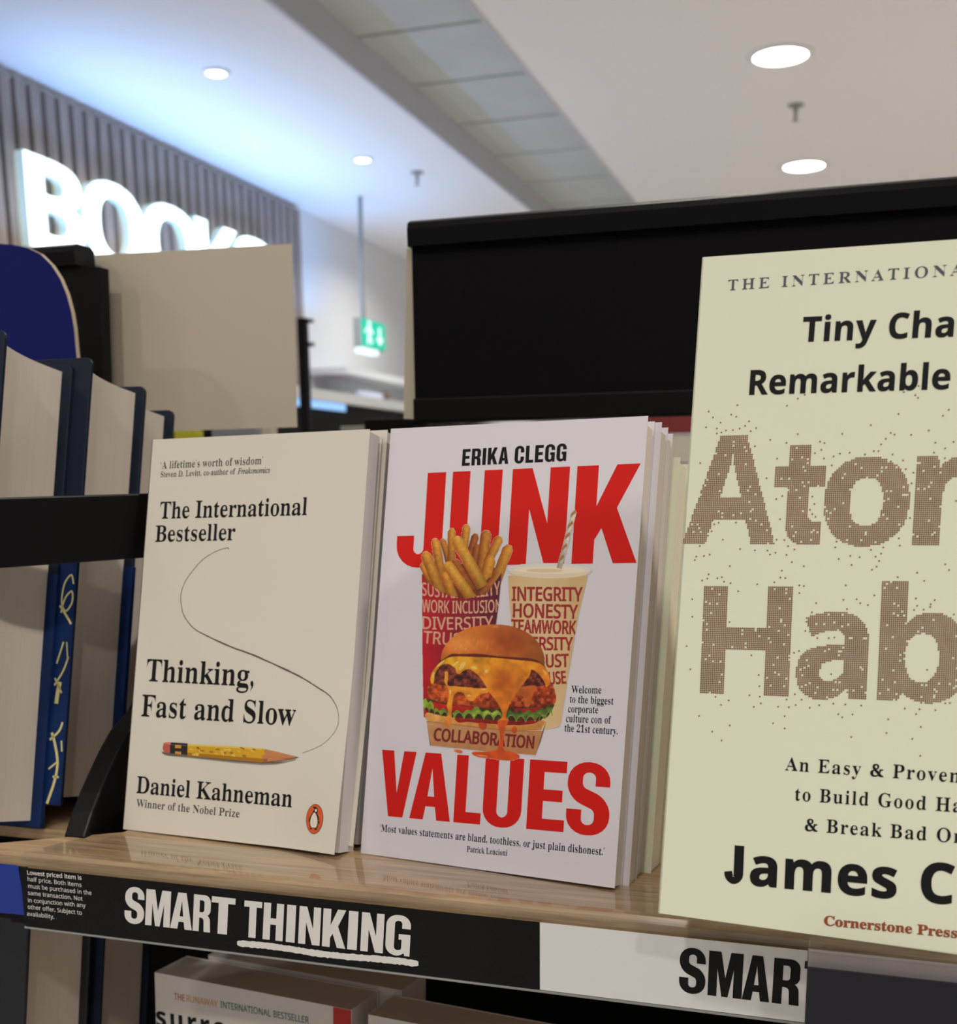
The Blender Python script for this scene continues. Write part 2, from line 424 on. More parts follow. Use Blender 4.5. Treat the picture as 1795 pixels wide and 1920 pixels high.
  106: [173, [87,420,78,421,70,424,62,429,57,436,54,446,52,457,54,469,57,479,62,486,70,491,78,494,87,495,96,494,104,491,111,486,117,479,120,469,122,457,120,446,117,436,111,429,104,424,96,421], [15,-161,-15,-159,-37,-153,-37,-105,-16,-110,7,-112,21,-111,33,-107,43,-100,51,-90,56,-75,57,-56,57,360,116,360,116,-54,114,-85,105,-111,92,-133,73,-148,47,-158]],
  107: [359, [57,0,57,510,116,510,116,244,115,216,113,185,116,185,128,201,144,221,158,238,273,360,342,360,197,206,353,0,281,0,156,168,116,132,116,0]],
  108: [173, [57,0,57,510,116,510,116,0]],
  109: [628, [57,0,57,360,105,360,114,311,117,311,129,328,144,342,162,353,182,361,202,365,223,367,254,364,281,357,303,345,320,328,333,306,336,306,350,325,366,340,386,352,407,360,429,365,452,367,489,363,520,353,543,336,560,310,570,277,574,234,574,0,515,0,515,232,512,262,503,286,489,303,468,314,442,317,410,314,385,304,367,287,354,264,347,234,344,199,344,0,286,0,286,232,283,262,274,286,260,303,239,314,212,317,180,313,155,302,137,283,125,258,118,226,116,187,116,0]],
  110: [415, [57,0,57,360,105,360,114,311,117,311,130,328,146,342,165,353,186,361,208,365,230,367,270,363,302,353,328,336,346,310,357,277,361,234,361,0,302,0,302,230,299,262,289,286,273,303,251,314,222,317,186,313,158,302,139,283,126,258,119,226,116,187,116,0]],
  111: [406, [202,-7,172,-4,143,3,117,15,94,32,74,53,58,79,46,109,39,143,37,181,42,236,57,282,82,318,116,345,156,361,204,367,236,364,264,357,290,345,314,328,333,307,349,282,361,252,368,218,370,181,365,126,350,80,325,42,291,15,250,-1], [204,42,236,46,263,59,283,80,298,107,306,141,309,181,306,220,298,254,283,281,263,301,236,313,203,317,170,313,143,301,123,281,109,254,101,220,98,181,101,141,109,107,123,80,143,59,170,46]],
  112: [413, [57,-161,57,360,105,360,114,311,116,311,128,326,142,339,158,351,178,360,201,365,228,367,270,362,306,346,336,320,358,284,372,238,376,181,372,124,358,78,336,41,305,14,270,-1,228,-7,202,-5,179,0,159,9,142,20,128,32,116,46,112,46,115,17,116,-13,116,-161], [219,42,240,44,258,50,273,60,286,74,296,90,305,110,310,132,314,156,315,181,312,220,304,253,291,280,272,301,248,313,218,317,184,314,159,303,140,286,127,262,119,231,116,192,116,181,119,140,126,106,138,78,157,58,184,46]],
  113: [413, [297,-161,297,-7,298,21,300,48,296,48,285,34,270,21,254,9,234,0,210,-5,183,-7,143,-2,107,14,78,40,55,76,42,123,37,179,42,236,55,283,78,319,108,346,144,361,185,367,212,365,235,360,254,351,271,339,286,326,298,311,300,311,309,360,356,360,356,-161], [195,42,228,46,255,56,274,73,287,97,295,128,298,167,298,179,295,221,287,255,275,282,256,302,228,314,193,318,164,313,140,301,122,280,108,252,101,218,98,178,101,138,109,105,122,78,141,58,165,46]],
  114: [277, [57,0,57,360,105,360,112,294,115,294,128,313,143,330,160,345,179,357,201,364,225,367,247,366,267,363,260,308,241,312,221,313,203,311,186,306,169,298,154,286,141,272,131,256,123,236,118,215,116,192,116,0]],
  115: [322, [148,-7,124,-6,102,-4,83,-1,66,4,50,10,35,16,35,70,87,50,108,45,128,42,149,41,176,43,198,47,214,55,225,66,232,79,234,94,234,103,231,111,227,118,221,125,212,132,200,140,146,164,86,191,71,200,58,211,48,223,40,237,36,253,34,271,38,300,51,323,72,342,99,356,132,364,169,367,191,366,211,364,231,360,284,342,264,296,216,312,200,315,182,318,165,318,143,317,124,313,110,307,99,298,93,287,91,275,92,265,94,257,99,250,106,243,116,236,129,229,183,206,242,180,257,170,269,159,279,147,286,133,290,118,292,99,287,67,274,41,252,20,224,5,189,-4]],
  116: [242, [167,-7,149,-6,132,-2,115,3,100,11,87,22,77,37,68,55,63,78,62,105,62,314,11,314,11,342,62,366,86,443,121,443,121,360,225,360,225,314,121,314,121,106,123,86,128,70,137,57,148,49,162,43,177,42,205,44,228,49,228,4,201,-4]],
  117: [415, [184,-7,144,-3,112,7,86,24,68,50,57,83,53,124,53,360,113,360,113,128,116,97,126,73,142,56,164,46,193,42,228,46,256,57,276,76,289,102,296,134,299,173,299,360,358,360,358,0,310,0,301,48,298,48,285,31,269,17,250,6,229,-1,207,-5]],
  118: [341, [136,0,0,360,63,360,140,148,151,115,162,80,169,52,171,52,179,81,190,116,202,148,278,360,341,360,204,0]],
  119: [528, [106,1,7,361,68,361,118,169,132,110,142,61,144,61,151,89,159,125,169,158,232,361,297,361,359,158,373,108,383,62,386,62,395,108,410,169,460,361,520,361,420,1,351,1,290,204,274,258,265,299,262,299,253,258,238,203,173,1]],
  120: [355, [12,0,142,184,18,360,85,360,178,224,270,360,336,360,212,184,343,0,276,0,178,144,79,0]],
  121: [342, [56,-161,28,-160,7,-156,7,-109,25,-112,47,-113,66,-111,83,-105,97,-95,108,-82,118,-67,127,-49,146,-1,1,360,64,360,142,155,160,104,172,57,175,57,187,101,206,156,279,360,342,360,187,-50,174,-81,157,-108,139,-131,116,-148,89,-158]],
  122: [316, [26,0,26,39,220,314,38,314,38,360,285,360,285,316,94,46,290,46,290,0]],
  38: [492, [187,-7,144,-3,107,8,77,28,54,54,40,86,36,125,39,157,48,185,64,208,84,228,109,248,139,266,99,318,89,337,83,359,81,382,84,413,95,438,114,459,139,475,169,484,204,487,238,484,266,475,289,460,306,439,317,414,320,384,317,357,308,333,293,312,273,292,250,275,224,258,354,133,365,148,374,164,382,181,401,240,461,240,453,212,444,185,434,160,422,136,408,115,392,95,490,0,410,0,352,56,330,39,306,24,281,11,254,1,222,-5], [188,293,212,308,231,322,245,336,254,350,260,366,262,384,260,399,255,412,246,423,234,432,219,437,202,438,184,437,169,432,156,424,146,413,140,399,138,383,140,367,144,352,151,338,161,324,173,309], [189,46,216,47,241,52,263,60,282,70,299,81,314,93,175,229,152,215,133,200,118,185,106,169,100,150,97,127,100,104,108,84,122,68,141,56,163,48]],
 },
 'bold': {
  65: [463, [0,0,169,482,294,482,463,0,354,0,319,114,144,114,110,0], [170,200,295,200,259,311,251,340,240,375,232,407,223,374,212,336,204,311]],
  66: [451, [60,0,60,480,210,480,268,476,317,468,355,453,372,440,386,425,396,406,402,384,404,358,402,332,395,309,384,289,370,272,352,261,330,254,330,251,345,247,360,242,373,234,386,225,396,214,404,200,411,183,414,162,416,139,410,99,395,65,369,37,334,16,290,4,240,0], [162,290,221,290,248,291,268,296,282,304,292,314,298,328,300,344,297,361,291,374,279,384,263,391,242,395,216,396,162,396], [162,84,228,84,256,86,277,92,292,102,302,115,308,131,310,149,308,166,302,180,292,192,276,202,254,207,225,209,162,209]],
  67: [428, [254,-7,208,-3,168,7,133,24,103,47,80,76,62,110,49,149,42,192,39,239,42,286,51,328,65,367,85,402,111,431,141,455,177,472,218,483,264,486,288,485,312,482,336,477,359,470,382,462,404,453,371,370,317,392,299,397,282,401,264,402,228,397,198,382,175,358,158,325,147,285,144,238,147,191,156,152,172,120,195,97,226,83,264,78,284,79,303,81,323,85,386,103,386,18,365,10,344,4,324,-1,302,-4,279,-6]],
  68: [497, [60,0,60,480,211,480,259,476,302,468,342,453,376,432,404,406,428,374,444,336,455,293,458,244,455,198,447,157,433,120,414,88,389,62,359,39,325,22,287,10,244,2,196,0], [162,84,206,84,258,90,300,109,329,141,347,185,353,242,349,290,337,329,318,359,291,380,257,392,216,396,162,396]],
  69: [376, [60,0,60,480,336,480,336,396,162,396,162,291,324,291,324,208,162,208,162,84,336,84,336,0]],
  70: [369, [60,0,60,480,335,480,335,396,160,396,160,273,323,273,323,189,160,189,160,0]],
  71: [486, [262,-7,221,-4,184,3,151,16,122,34,97,56,76,84,60,116,48,153,41,194,39,240,42,288,52,332,68,371,91,405,119,433,153,456,193,473,238,483,290,486,315,485,340,483,365,478,389,472,411,465,432,457,398,375,348,394,329,398,309,401,289,402,260,399,235,393,212,382,192,366,175,347,162,325,152,299,146,270,144,238,145,208,149,180,156,155,167,133,180,114,197,98,217,87,241,80,269,78,305,80,333,85,333,185,242,185,242,269,432,269,432,21,354,1,326,-3,295,-6]],
  72: [514, [60,0,60,480,162,480,162,292,352,292,352,480,453,480,453,0,352,0,352,207,162,207,162,0]],
  73: [261, [22,0,22,58,80,85,80,395,22,422,22,480,240,480,240,422,181,395,181,85,240,58,240,0]],
  74: [222, [10,-141,-24,-139,-50,-134,-50,-49,-27,-54,-2,-56,9,-55,20,-53,30,-49,39,-43,46,-35,52,-24,57,-9,60,9,60,30,60,480,162,480,162,31,160,-8,153,-41,143,-69,128,-92,110,-110,89,-124,65,-133,39,-139]],
  75: [446, [60,0,60,480,162,480,162,260,181,288,202,316,332,480,445,480,277,267,446,0,330,0,205,202,162,171,162,0]],
  76: [379, [60,0,60,480,162,480,162,84,357,84,357,0]],
  77: [633, [60,0,60,480,199,480,312,113,314,113,434,480,573,480,573,0,478,0,478,227,479,279,481,336,483,375,480,375,357,0,263,0,148,376,145,376,148,336,150,278,151,223,151,0]],
  78: [546, [60,0,60,480,189,480,397,120,399,120,396,187,394,252,394,480,486,480,486,0,357,0,148,363,145,363,149,294,151,226,151,0]],
  79: [535, [267,-7,218,-3,176,7,139,24,108,48,83,76,64,111,50,150,42,194,39,241,42,289,50,332,64,371,83,405,108,433,139,456,176,473,219,484,268,487,317,484,360,473,396,456,427,433,452,405,471,370,485,331,493,288,496,240,493,193,485,150,471,110,452,76,427,48,396,24,360,7,316,-3], [267,79,307,83,338,98,361,122,376,154,386,194,389,240,386,287,376,327,361,359,338,383,307,398,268,402,229,398,198,383,175,359,159,327,149,287,146,240,149,194,159,154,175,122,198,98,229,83]],
  80: [422, [60,0,60,480,214,480,270,475,315,462,349,440,373,410,387,373,392,330,390,303,384,276,374,252,360,229,340,209,316,193,286,180,249,173,206,171,162,171,162,0], [162,254,195,254,222,256,245,262,264,271,278,285,286,303,289,326,286,352,276,371,260,385,237,393,208,396,162,396]],
  81: [535, [363,-114,275,-7,267,-7,218,-3,176,7,139,24,108,48,83,76,64,111,50,150,42,194,39,241,42,289,50,332,64,371,83,405,108,433,139,456,176,473,219,484,268,487,317,484,360,473,396,456,427,433,452,405,471,370,485,331,493,288,496,240,492,189,483,143,467,101,444,65,414,37,377,15,493,-114], [267,79,307,83,338,98,361,122,376,154,386,194,389,240,386,287,376,327,361,359,338,383,307,398,268,402,229,398,198,383,175,359,159,327,149,287,146,240,149,194,159,154,175,122,198,98,229,83]],
  82: [443, [60,0,60,480,200,480,260,476,308,464,345,444,371,416,386,380,392,336,390,315,386,296,379,278,370,263,359,249,346,237,332,226,318,217,302,209,443,0,330,0,216,184,162,184,162,0], [162,267,195,267,225,268,249,274,267,283,279,296,286,313,289,333,286,354,278,370,266,382,247,390,223,395,193,396,162,396]],
  83: [370, [167,-7,118,-4,72,6,31,22,31,117,102,90,126,83,150,79,175,77,197,79,215,84,228,92,237,102,242,114,244,128,241,145,232,160,217,172,198,183,176,195,150,207,114,225,77,253,66,265,56,279,48,294,41,310,38,329,36,350,41,390,56,423,80,450,112,470,152,482,199,486,224,485,247,482,270,478,341,453,308,373,249,394,232,398,214,401,195,402,178,400,163,396,151,388,142,378,137,367,136,353,138,337,146,324,158,313,176,302,199,290,226,277,250,265,271,253,289,241,305,227,318,212,329,196,337,178,342,157,343,133,338,93,323,59,297,31,262,10,219,-2]],
  84: [389, [144,0,144,395,13,395,13,480,375,480,375,395,245,395,245,0]],
  85: [508, [252,-7,216,-5,183,1,154,11,128,24,107,42,79,78,63,121,57,171,57,480,158,480,158,186,161,150,169,123,183,103,201,89,225,81,254,79,285,82,309,90,327,105,339,126,347,153,349,187,349,480,451,480,451,169,448,137,441,107,429,80,412,55,390,34,363,16,331,4,294,-4]],
  86: [436, [162,0,0,480,103,480,193,194,200,167,211,125,218,89,225,125,236,167,243,194,334,480,436,480,273,0]],
  87: [649, [122,0,0,480,100,480,161,218,170,179,179,132,185,92,191,132,200,177,207,211,277,480,373,480,443,211,450,177,459,132,465,92,471,132,480,179,488,218,549,480,649,480,527,0,412,0,346,252,342,274,335,306,328,340,324,364,321,340,314,307,308,274,302,251,238,0]],
  88: [448, [0,0,159,247,10,480,122,480,226,307,327,480,436,480,286,242,448,0,332,0,220,181,109,0]],
  89: [419, [159,0,159,183,0,480,110,480,210,282,310,480,419,480,260,187,260,0]],
  90: [389, [16,0,16,66,246,396,22,396,22,480,367,480,367,414,137,84,373,84,373,0]],
  97: [406, [142,-7,111,-4,84,6,60,22,42,44,32,74,28,110,33,145,46,174,69,196,101,212,142,222,192,226,256,228,256,244,254,262,249,276,241,287,229,294,215,299,199,300,181,299,164,297,146,292,95,273,62,341,83,351,105,359,128,365,152,370,177,373,203,374,248,370,286,360,316,342,338,317,351,285,355,244,355,0,285,0,266,50,263,50,247,32,231,18,214,7,194,-1,170,-5], [179,66,200,69,218,75,234,86,246,100,253,118,256,140,256,170,217,169,188,166,166,160,150,151,139,139,133,125,131,109,132,95,137,84,144,76,154,71,166,68]],
  98: [425, [254,-7,229,-5,208,0,190,8,176,18,163,29,152,40,146,40,129,0,52,0,52,510,152,510,152,392,151,351,148,319,152,319,163,333,177,346,192,358,210,366,232,372,256,373,295,368,328,352,357,325,378,288,391,241,395,184,391,126,378,79,356,42,327,15,293,-1], [226,74,245,78,261,87,275,103,285,125,291,152,293,185,291,218,285,245,274,266,261,281,244,290,224,294,201,291,183,283,170,269,161,250,155,226,152,195,152,185,154,152,160,125,168,103,182,87,201,78]],
  99: [345, [202,-7,151,-2,109,13,75,39,50,75,35,122,30,181,33,223,40,260,53,291,70,316,91,337,116,353,145,364,176,371,210,373,234,373,256,370,276,366,324,349,295,271,251,287,210,293,182,288,160,275,145,253,135,222,132,182,135,148,141,121,153,101,168,86,187,78,210,74,230,76,249,78,266,83,282,89,298,97,313,106,313,21,298,12,282,5,265,0,247,-4,226,-6]],
  100: [425, [169,-7,130,-1,97,15,69,41,47,78,34,126,30,183,34,240,48,288,69,325,98,352,132,368,171,373,196,372,218,366,236,358,252,347,266,334,277,320,280,320,275,351,273,393,273,510,373,510,373,0,296,0,277,48,273,48,262,33,248,20,233,9,215,0,193,-5], [204,73,228,76,248,84,262,98,271,117,277,141,279,171,279,182,278,215,272,242,263,264,249,280,229,289,202,292,182,289,164,280,150,264,140,242,134,214,132,181,134,148,140,122,150,100,165,85,182,76]],
  101: [397, [218,-7,183,-4,150,2,121,14,95,30,72,50,54,76,41,106,33,141,30,181,33,221,40,257,52,288,68,314,89,335,113,352,140,364,170,371,204,373,251,369,291,354,324,330,348,297,363,256,368,207,368,158,132,158,135,132,143,110,157,92,175,79,197,70,223,68,246,69,267,71,287,75,307,80,327,88,347,97,347,20,329,11,310,5,290,0,269,-4,245,-6], [134,225,274,225,272,246,266,264,256,280,243,292,226,300,204,302,186,300,170,294,156,283,145,269,138,249]],
  102: [260, [68,0,68,292,13,292,13,340,68,367,68,394,70,422,76,447,84,466,96,482,111,494,129,503,150,509,173,513,198,514,252,509,290,498,265,425,240,432,209,434,196,433,186,429,178,422,173,412,170,402,169,390,169,367,255,367,255,292,169,292,169,0]],
  103: [425, [189,-161,117,-156,95,-152,74,-147,52,-140,52,-60,98,-75,146,-85,195,-88,223,-85,245,-75,260,-58,270,-35,273,-5,273,3,274,26,275,48,273,48,259,30,244,16,228,6,210,-1,190,-5,169,-7,128,-1,94,16,67,43,46,81,34,128,30,183,34,238,47,285,68,323,96,351,130,368,171,373,197,371,221,365,242,354,261,339,277,320,280,320,288,367,373,367,373,-1,368,-49,352,-89,326,-120,291,-143,245,-157], [204,72,228,74,246,82,261,94,271,112,277,137,279,170,279,182,277,218,271,246,261,267,247,281,227,289,203,292,177,288,158,274,144,252,135,221,132,181,135,142,144,111,158,89,178,76]],
  104: [441, [52,0,52,510,152,510,152,406,151,355,148,320,153,320,166,337,181,350,198,361,217,368,238,372,259,373,296,370,328,359,355,342,375,316,387,282,391,239,391,0,291,0,291,214,288,243,281,265,270,281,253,290,232,294,205,290,184,280,170,262,160,238,154,208,152,173,152,0]],
  105: [205, [103,412,88,414,75,417,64,423,55,432,50,445,48,461,50,478,55,491,64,500,75,506,88,509,103,510,117,509,130,506,141,500,150,491,155,478,157,461,155,445,150,432,141,423,130,417,117,414], [52,0,52,367,152,367,152,0]],
  106: [205, [103,412,88,414,75,417,64,423,55,432,50,445,48,461,50,478,55,491,64,500,75,506,88,509,103,510,117,509,130,506,141,500,150,491,155,478,157,461,155,445,150,432,141,423,130,417,117,414], [23,-161,-12,-159,-43,-153,-43,-74,-20,-79,4,-81,17,-79,28,-76,38,-69,46,-59,51,-44,52,-25,52,367,152,367,152,-40,151,-61,147,-82,140,-101,129,-118,116,-132,98,-145,77,-154,52,-159]],
  107: [416, [52,0,52,510,152,510,152,282,151,241,147,200,169,228,192,255,295,367,408,367,262,208,416,0,301,0,195,148,152,114,152,0]],
  108: [205, [52,0,52,510,152,510,152,0]],
  109: [660, [52,0,52,367,129,367,142,320,148,320,160,337,176,350,194,361,214,368,234,372,254,373,280,372,303,368,323,360,340,350,355,336,366,320,375,320,387,337,403,350,421,361,442,368,462,372,483,373,521,370,553,359,577,342,595,316,606,282,609,239,609,0,509,0,509,214,507,243,500,265,489,281,474,290,454,294,430,290,411,281,398,265,388,244,383,217,381,184,381,0,281,0,281,214,278,243,272,265,261,281,246,290,226,294,201,290,182,280,168,262,160,238,154,208,152,173,152,0]],
  110: [441, [52,0,52,367,129,367,142,320,148,320,161,337,177,350,196,361,217,368,238,372,261,373,297,370,329,359,355,342,375,316,387,282,391,239,391,0,291,0,291,214,289,238,284,258,277,274,265,285,250,291,232,294,204,290,184,280,169,262,160,238,154,208,152,173,152,0]],
  111: [416, [207,-7,174,-4,144,3,116,15,91,32,70,54,53,80,40,111,33,145,30,184,36,240,51,287,78,324,114,352,157,368,209,373,242,371,272,364,300,351,325,334,346,313,363,287,375,257,383,223,386,184,380,128,364,81,338,43,302,15,258,-1], [208,74,232,77,251,86,266,102,276,123,281,151,283,184,281,217,276,244,266,266,251,281,232,290,208,293,184,290,164,281,150,266,140,244,134,217,132,184,134,151,140,123,150,102,164,86,184,77]],
  112: [425, [52,-161,52,367,134,367,148,319,152,319,163,333,177,346,192,357,210,366,232,372,256,373,295,368,328,352,357,325,378,288,391,241,395,184,390,127,377,79,355,42,326,15,293,-1,254,-7,229,-5,208,0,191,8,176,18,163,29,152,40,147,40,152,-13,152,-161], [226,74,246,78,263,87,276,103,286,125,291,152,293,185,290,224,282,255,268,276,249,289,224,294,201,291,183,283,170,269,161,250,155,226,152,195,152,185,154,152,160,125,168,103,182,87,201,78]],
  113: [425, [273,-161,273,-7,277,48,273,48,262,33,249,20,234,9,215,0,194,-5,169,-7,130,-1,97,15,68,41,47,78,34,126,30,183,34,240,48,288,69,325,98,352,132,368,171,373,196,372,218,366,236,358,252,347,265,334,277,320,279,320,288,367,373,367,373,-161], [204,72,229,75,248,83,262,96,272,115,277,140,279,170,279,182,278,215,272,242,263,264,249,280,229,289,203,292,181,289,163,280,150,264,140,242,134,214,132,181,135,142,144,111,158,89,178,76]],
  114: [305, [52,0,52,367,128,367,143,305,148,305,160,323,175,339,192,353,212,364,234,371,257,373,275,373,291,371,283,277,270,279,254,280,237,279,221,276,205,271,190,264,178,254,167,242,159,227,154,208,152,187,152,0]],
  115: [334, [152,-7,86,-2,68,2,49,8,31,15,31,97,95,75,117,70,137,68,155,66,173,68,187,70,197,75,204,82,208,89,210,98,204,115,183,132,130,156,74,185,60,195,49,207,41,220,35,235,31,252,30,271,35,302,48,328,70,348,99,362,134,371,175,373,198,373,220,370,240,367,261,361,282,354,304,344,274,273,223,292,207,296,190,299,174,300,149,297,134,289,130,275,135,260,158,244,206,223,261,196,275,186,286,175,296,162,303,147,307,129,308,109,304,74,291,46,269,23,238,7,199,-3]],
  116: [292, [178,-7,157,-6,137,-2,119,4,103,13,90,25,78,41,70,61,65,86,63,115,63,292,15,292,15,334,70,367,99,445,163,445,163,367,266,367,266,292,163,292,163,115,164,102,169,92,175,84,184,78,195,74,207,73,239,77,270,85,270,10,230,-2]],
  117: [441, [181,-7,144,-3,112,8,86,25,66,51,54,85,50,128,50,367,150,367,150,152,152,129,157,109,164,93,176,82,191,75,210,73,237,77,258,87,272,104,281,128,287,158,289,194,289,367,389,367,389,0,312,0,299,47,294,47,280,30,264,16,246,6,225,-1,203,-5]],
  118: [382, [140,0,0,367,105,367,175,158,185,119,189,83,192,83,195,107,200,132,207,158,277,367,382,367,242,0]],
  119: [575, [111,0,7,367,106,367,148,204,157,164,164,118,169,84,171,84,174,109,179,142,184,172,188,191,233,367,343,367,386,191,392,160,399,118,402,84,405,84,410,117,417,163,426,204,470,367,568,367,463,0,354,0,326,128,318,162,307,210,296,258,288,290,285,290,278,258,267,210,256,162,248,127,218,0]],
  120: [388, [3,0,128,187,9,367,123,367,194,250,266,367,379,367,260,187,385,0,271,0,194,126,117,0]],
  121: [382, [74,-161,45,-160,23,-156,23,-77,41,-79,62,-81,82,-78,99,-72,112,-62,124,-48,133,-32,140,-15,146,3,0,367,110,367,179,160,187,130,191,97,193,97,198,130,207,160,275,367,382,367,227,-47,211,-82,191,-110,166,-133,138,-148,107,-158]],
  122: [328, [18,0,18,59,188,290,28,290,28,367,302,367,302,302,136,77,308,77,308,0]],
  38: [492, [187,-7,144,-3,107,8,77,28,54,54,40,86,36,125,39,157,48,185,64,208,84,228,109,248,139,266,99,318,89,337,83,359,81,382,84,413,95,438,114,459,139,475,169,484,204,487,238,484,266,475,289,460,306,439,317,414,320,384,317,357,308,333,293,312,273,292,250,275,224,258,354,133,365,148,374,164,382,181,401,240,461,240,453,212,444,185,434,160,422,136,408,115,392,95,490,0,410,0,352,56,330,39,306,24,281,11,254,1,222,-5], [188,293,212,308,231,322,245,336,254,350,260,366,262,384,260,399,255,412,246,423,234,432,219,437,202,438,184,437,169,432,156,424,146,413,140,399,138,383,140,367,144,352,151,338,161,324,173,309], [189,46,216,47,241,52,263,60,282,70,299,81,314,93,175,229,152,215,133,200,118,185,106,169,100,150,97,127,100,104,108,84,122,68,141,56,163,48]],
 },
 'serif': {
  65: [436, [-9,0,-9,18,4,20,14,24,24,30,32,40,40,55,49,74,206,466,224,465,384,87,411,34,420,25,430,20,443,18,443,0,229,0,229,18,259,21,277,30,283,46,273,81,252,132,103,132,79,70,76,59,74,48,80,32,96,22,124,18,128,18,128,0], [114,160,242,160,177,319]],
  66: [443, [16,0,16,18,36,20,52,25,62,32,69,44,73,60,74,82,74,369,74,386,72,401,69,412,65,421,59,428,51,433,41,436,30,438,15,438,15,455,220,455,284,451,333,439,368,418,389,388,396,351,392,320,379,294,357,274,326,258,287,247,334,235,371,217,397,194,413,165,418,132,413,93,397,61,371,35,335,15,291,4,238,0], [182,252,188,252,220,254,245,261,263,272,275,290,282,314,285,345,283,373,278,395,269,412,256,424,239,432,216,434,203,433,193,430,188,425,184,417,183,406,182,391], [222,24,248,27,268,35,283,49,293,69,299,95,301,128,298,162,290,188,277,208,258,221,231,228,197,231,182,231,182,65,183,52,186,41,190,33,198,28,208,25]],
  67: [468, [256,-11,214,-7,174,3,137,20,105,43,78,71,56,104,39,142,30,184,26,228,30,273,40,314,56,351,78,384,106,412,139,435,176,452,216,462,259,465,292,463,328,454,367,440,388,435,402,438,413,449,419,465,436,465,436,308,420,308,402,347,381,380,356,407,328,427,298,439,265,443,222,435,188,408,163,365,149,304,144,226,149,153,165,96,192,56,230,32,278,24,305,26,332,33,358,45,383,61,407,81,428,106,447,89,418,53,384,25,345,5,303,-7]],
  68: [496, [20,0,20,18,39,19,53,23,63,30,69,39,73,54,74,74,74,374,72,398,68,415,61,426,50,433,34,437,15,438,15,455,222,455,268,453,309,446,346,434,378,418,405,396,428,371,446,341,458,307,466,269,468,228,464,174,453,128,434,89,408,57,374,32,333,14,284,4,228,0], [222,24,247,26,269,32,289,42,306,57,319,75,337,114,347,166,351,229,346,302,330,360,305,400,269,425,223,433,208,432,197,429,190,423,185,415,183,402,182,385,182,72,183,55,185,42,190,34,197,28,208,25]],
  69: [442, [14,0,14,17,35,18,51,22,62,30,70,41,74,57,75,78,75,369,74,394,69,413,62,426,51,433,36,437,16,438,16,455,399,455,399,320,384,320,375,357,361,386,340,406,312,420,276,428,232,430,200,428,194,426,189,422,186,417,183,388,183,246,193,246,221,248,243,256,259,269,272,288,281,313,288,345,304,345,304,118,287,118,284,143,280,164,273,181,264,195,254,206,241,213,225,218,207,221,185,222,183,222,183,67,184,52,187,42,192,35,200,31,213,28,230,28,261,29,289,32,313,39,335,48,354,60,371,75,386,94,399,116,411,143,430,143,402,0]],
  70: [404, [15,0,15,18,36,20,52,26,62,34,69,45,73,62,74,84,74,375,73,396,69,412,62,423,50,430,35,435,14,438,14,455,394,455,394,320,377,320,372,346,365,367,355,386,343,400,328,412,310,420,288,426,261,430,230,431,200,430,194,428,189,425,186,421,182,398,182,247,190,247,217,250,239,257,256,270,269,289,278,314,284,346,302,346,302,118,285,118,279,154,269,181,256,200,240,213,217,221,189,224,182,224,182,81,183,66,184,53,188,43,193,34,200,28,210,24,222,20,238,18,256,18,256,0]],
  71: [508, [268,-10,222,-7,180,3,141,20,108,42,80,70,57,103,41,141,31,183,28,229,31,274,41,315,57,352,80,385,107,412,139,435,176,452,215,462,257,465,293,463,330,454,369,441,388,436,395,437,401,439,406,443,419,465,437,465,437,308,420,308,409,334,397,357,382,379,366,398,348,413,329,426,309,436,288,441,267,443,224,435,190,409,165,366,151,305,146,228,150,163,161,110,180,68,195,48,212,32,231,22,252,15,275,13,298,14,316,19,328,27,336,38,341,53,342,71,342,128,341,146,336,161,329,170,317,176,299,180,275,182,275,198,500,198,500,182,481,180,466,177,457,171,451,161,447,147,446,128,446,29,387,7,328,-6]],
  72: [523, [15,0,15,18,36,20,52,24,62,32,69,43,73,59,74,81,74,379,73,398,69,413,62,424,52,431,36,436,16,438,16,455,242,455,242,438,204,432,197,428,191,422,187,415,184,406,182,394,182,379,182,250,342,250,342,379,338,415,334,422,328,428,320,432,282,438,282,455,507,455,507,438,486,436,471,431,461,424,454,414,451,399,449,379,449,81,451,60,454,44,461,33,471,25,487,20,507,18,507,0,282,0,282,18,302,20,318,24,329,31,336,41,340,58,342,81,342,221,182,221,182,81,183,59,187,43,194,32,205,24,221,20,242,18,242,0]],
  73: [261, [13,0,13,18,34,21,50,26,61,32,69,42,74,56,75,75,75,387,74,405,70,419,63,428,52,433,36,437,13,438,13,455,244,455,244,438,223,437,207,433,196,428,188,419,184,405,183,387,183,77,187,44,192,37,198,31,206,26,246,18,246,0]],
  74: [330, [109,-65,88,-64,69,-60,51,-54,36,-45,22,-35,11,-22,3,-8,-2,7,-3,23,-2,38,3,50,11,61,21,68,32,73,44,74,58,73,69,69,79,62,87,52,91,41,93,28,92,18,89,8,85,-1,77,-20,80,-31,89,-38,105,-40,120,-39,131,-33,139,-25,144,-13,147,3,148,22,148,367,147,384,145,398,142,409,138,418,131,425,122,430,111,434,97,437,79,438,79,455,314,455,314,438,299,437,286,434,277,431,269,426,263,419,260,411,255,367,255,89,249,33,232,-10,202,-40,162,-59]],
  75: [510, [16,0,16,18,37,20,52,24,63,32,70,43,74,59,75,81,75,379,74,398,70,413,63,424,52,432,37,436,17,438,17,455,242,455,242,438,205,432,197,428,191,422,187,415,185,406,183,394,183,379,183,234,321,373,336,391,346,406,349,418,342,430,323,436,291,438,291,455,486,455,486,438,477,438,436,430,392,404,344,361,271,285,463,46,487,25,496,21,506,19,519,18,519,0,281,0,281,18,306,18,322,21,328,24,332,29,334,34,332,42,326,53,316,66,200,214,183,198,183,81,184,59,188,43,195,32,205,24,221,20,242,18,242,0]],
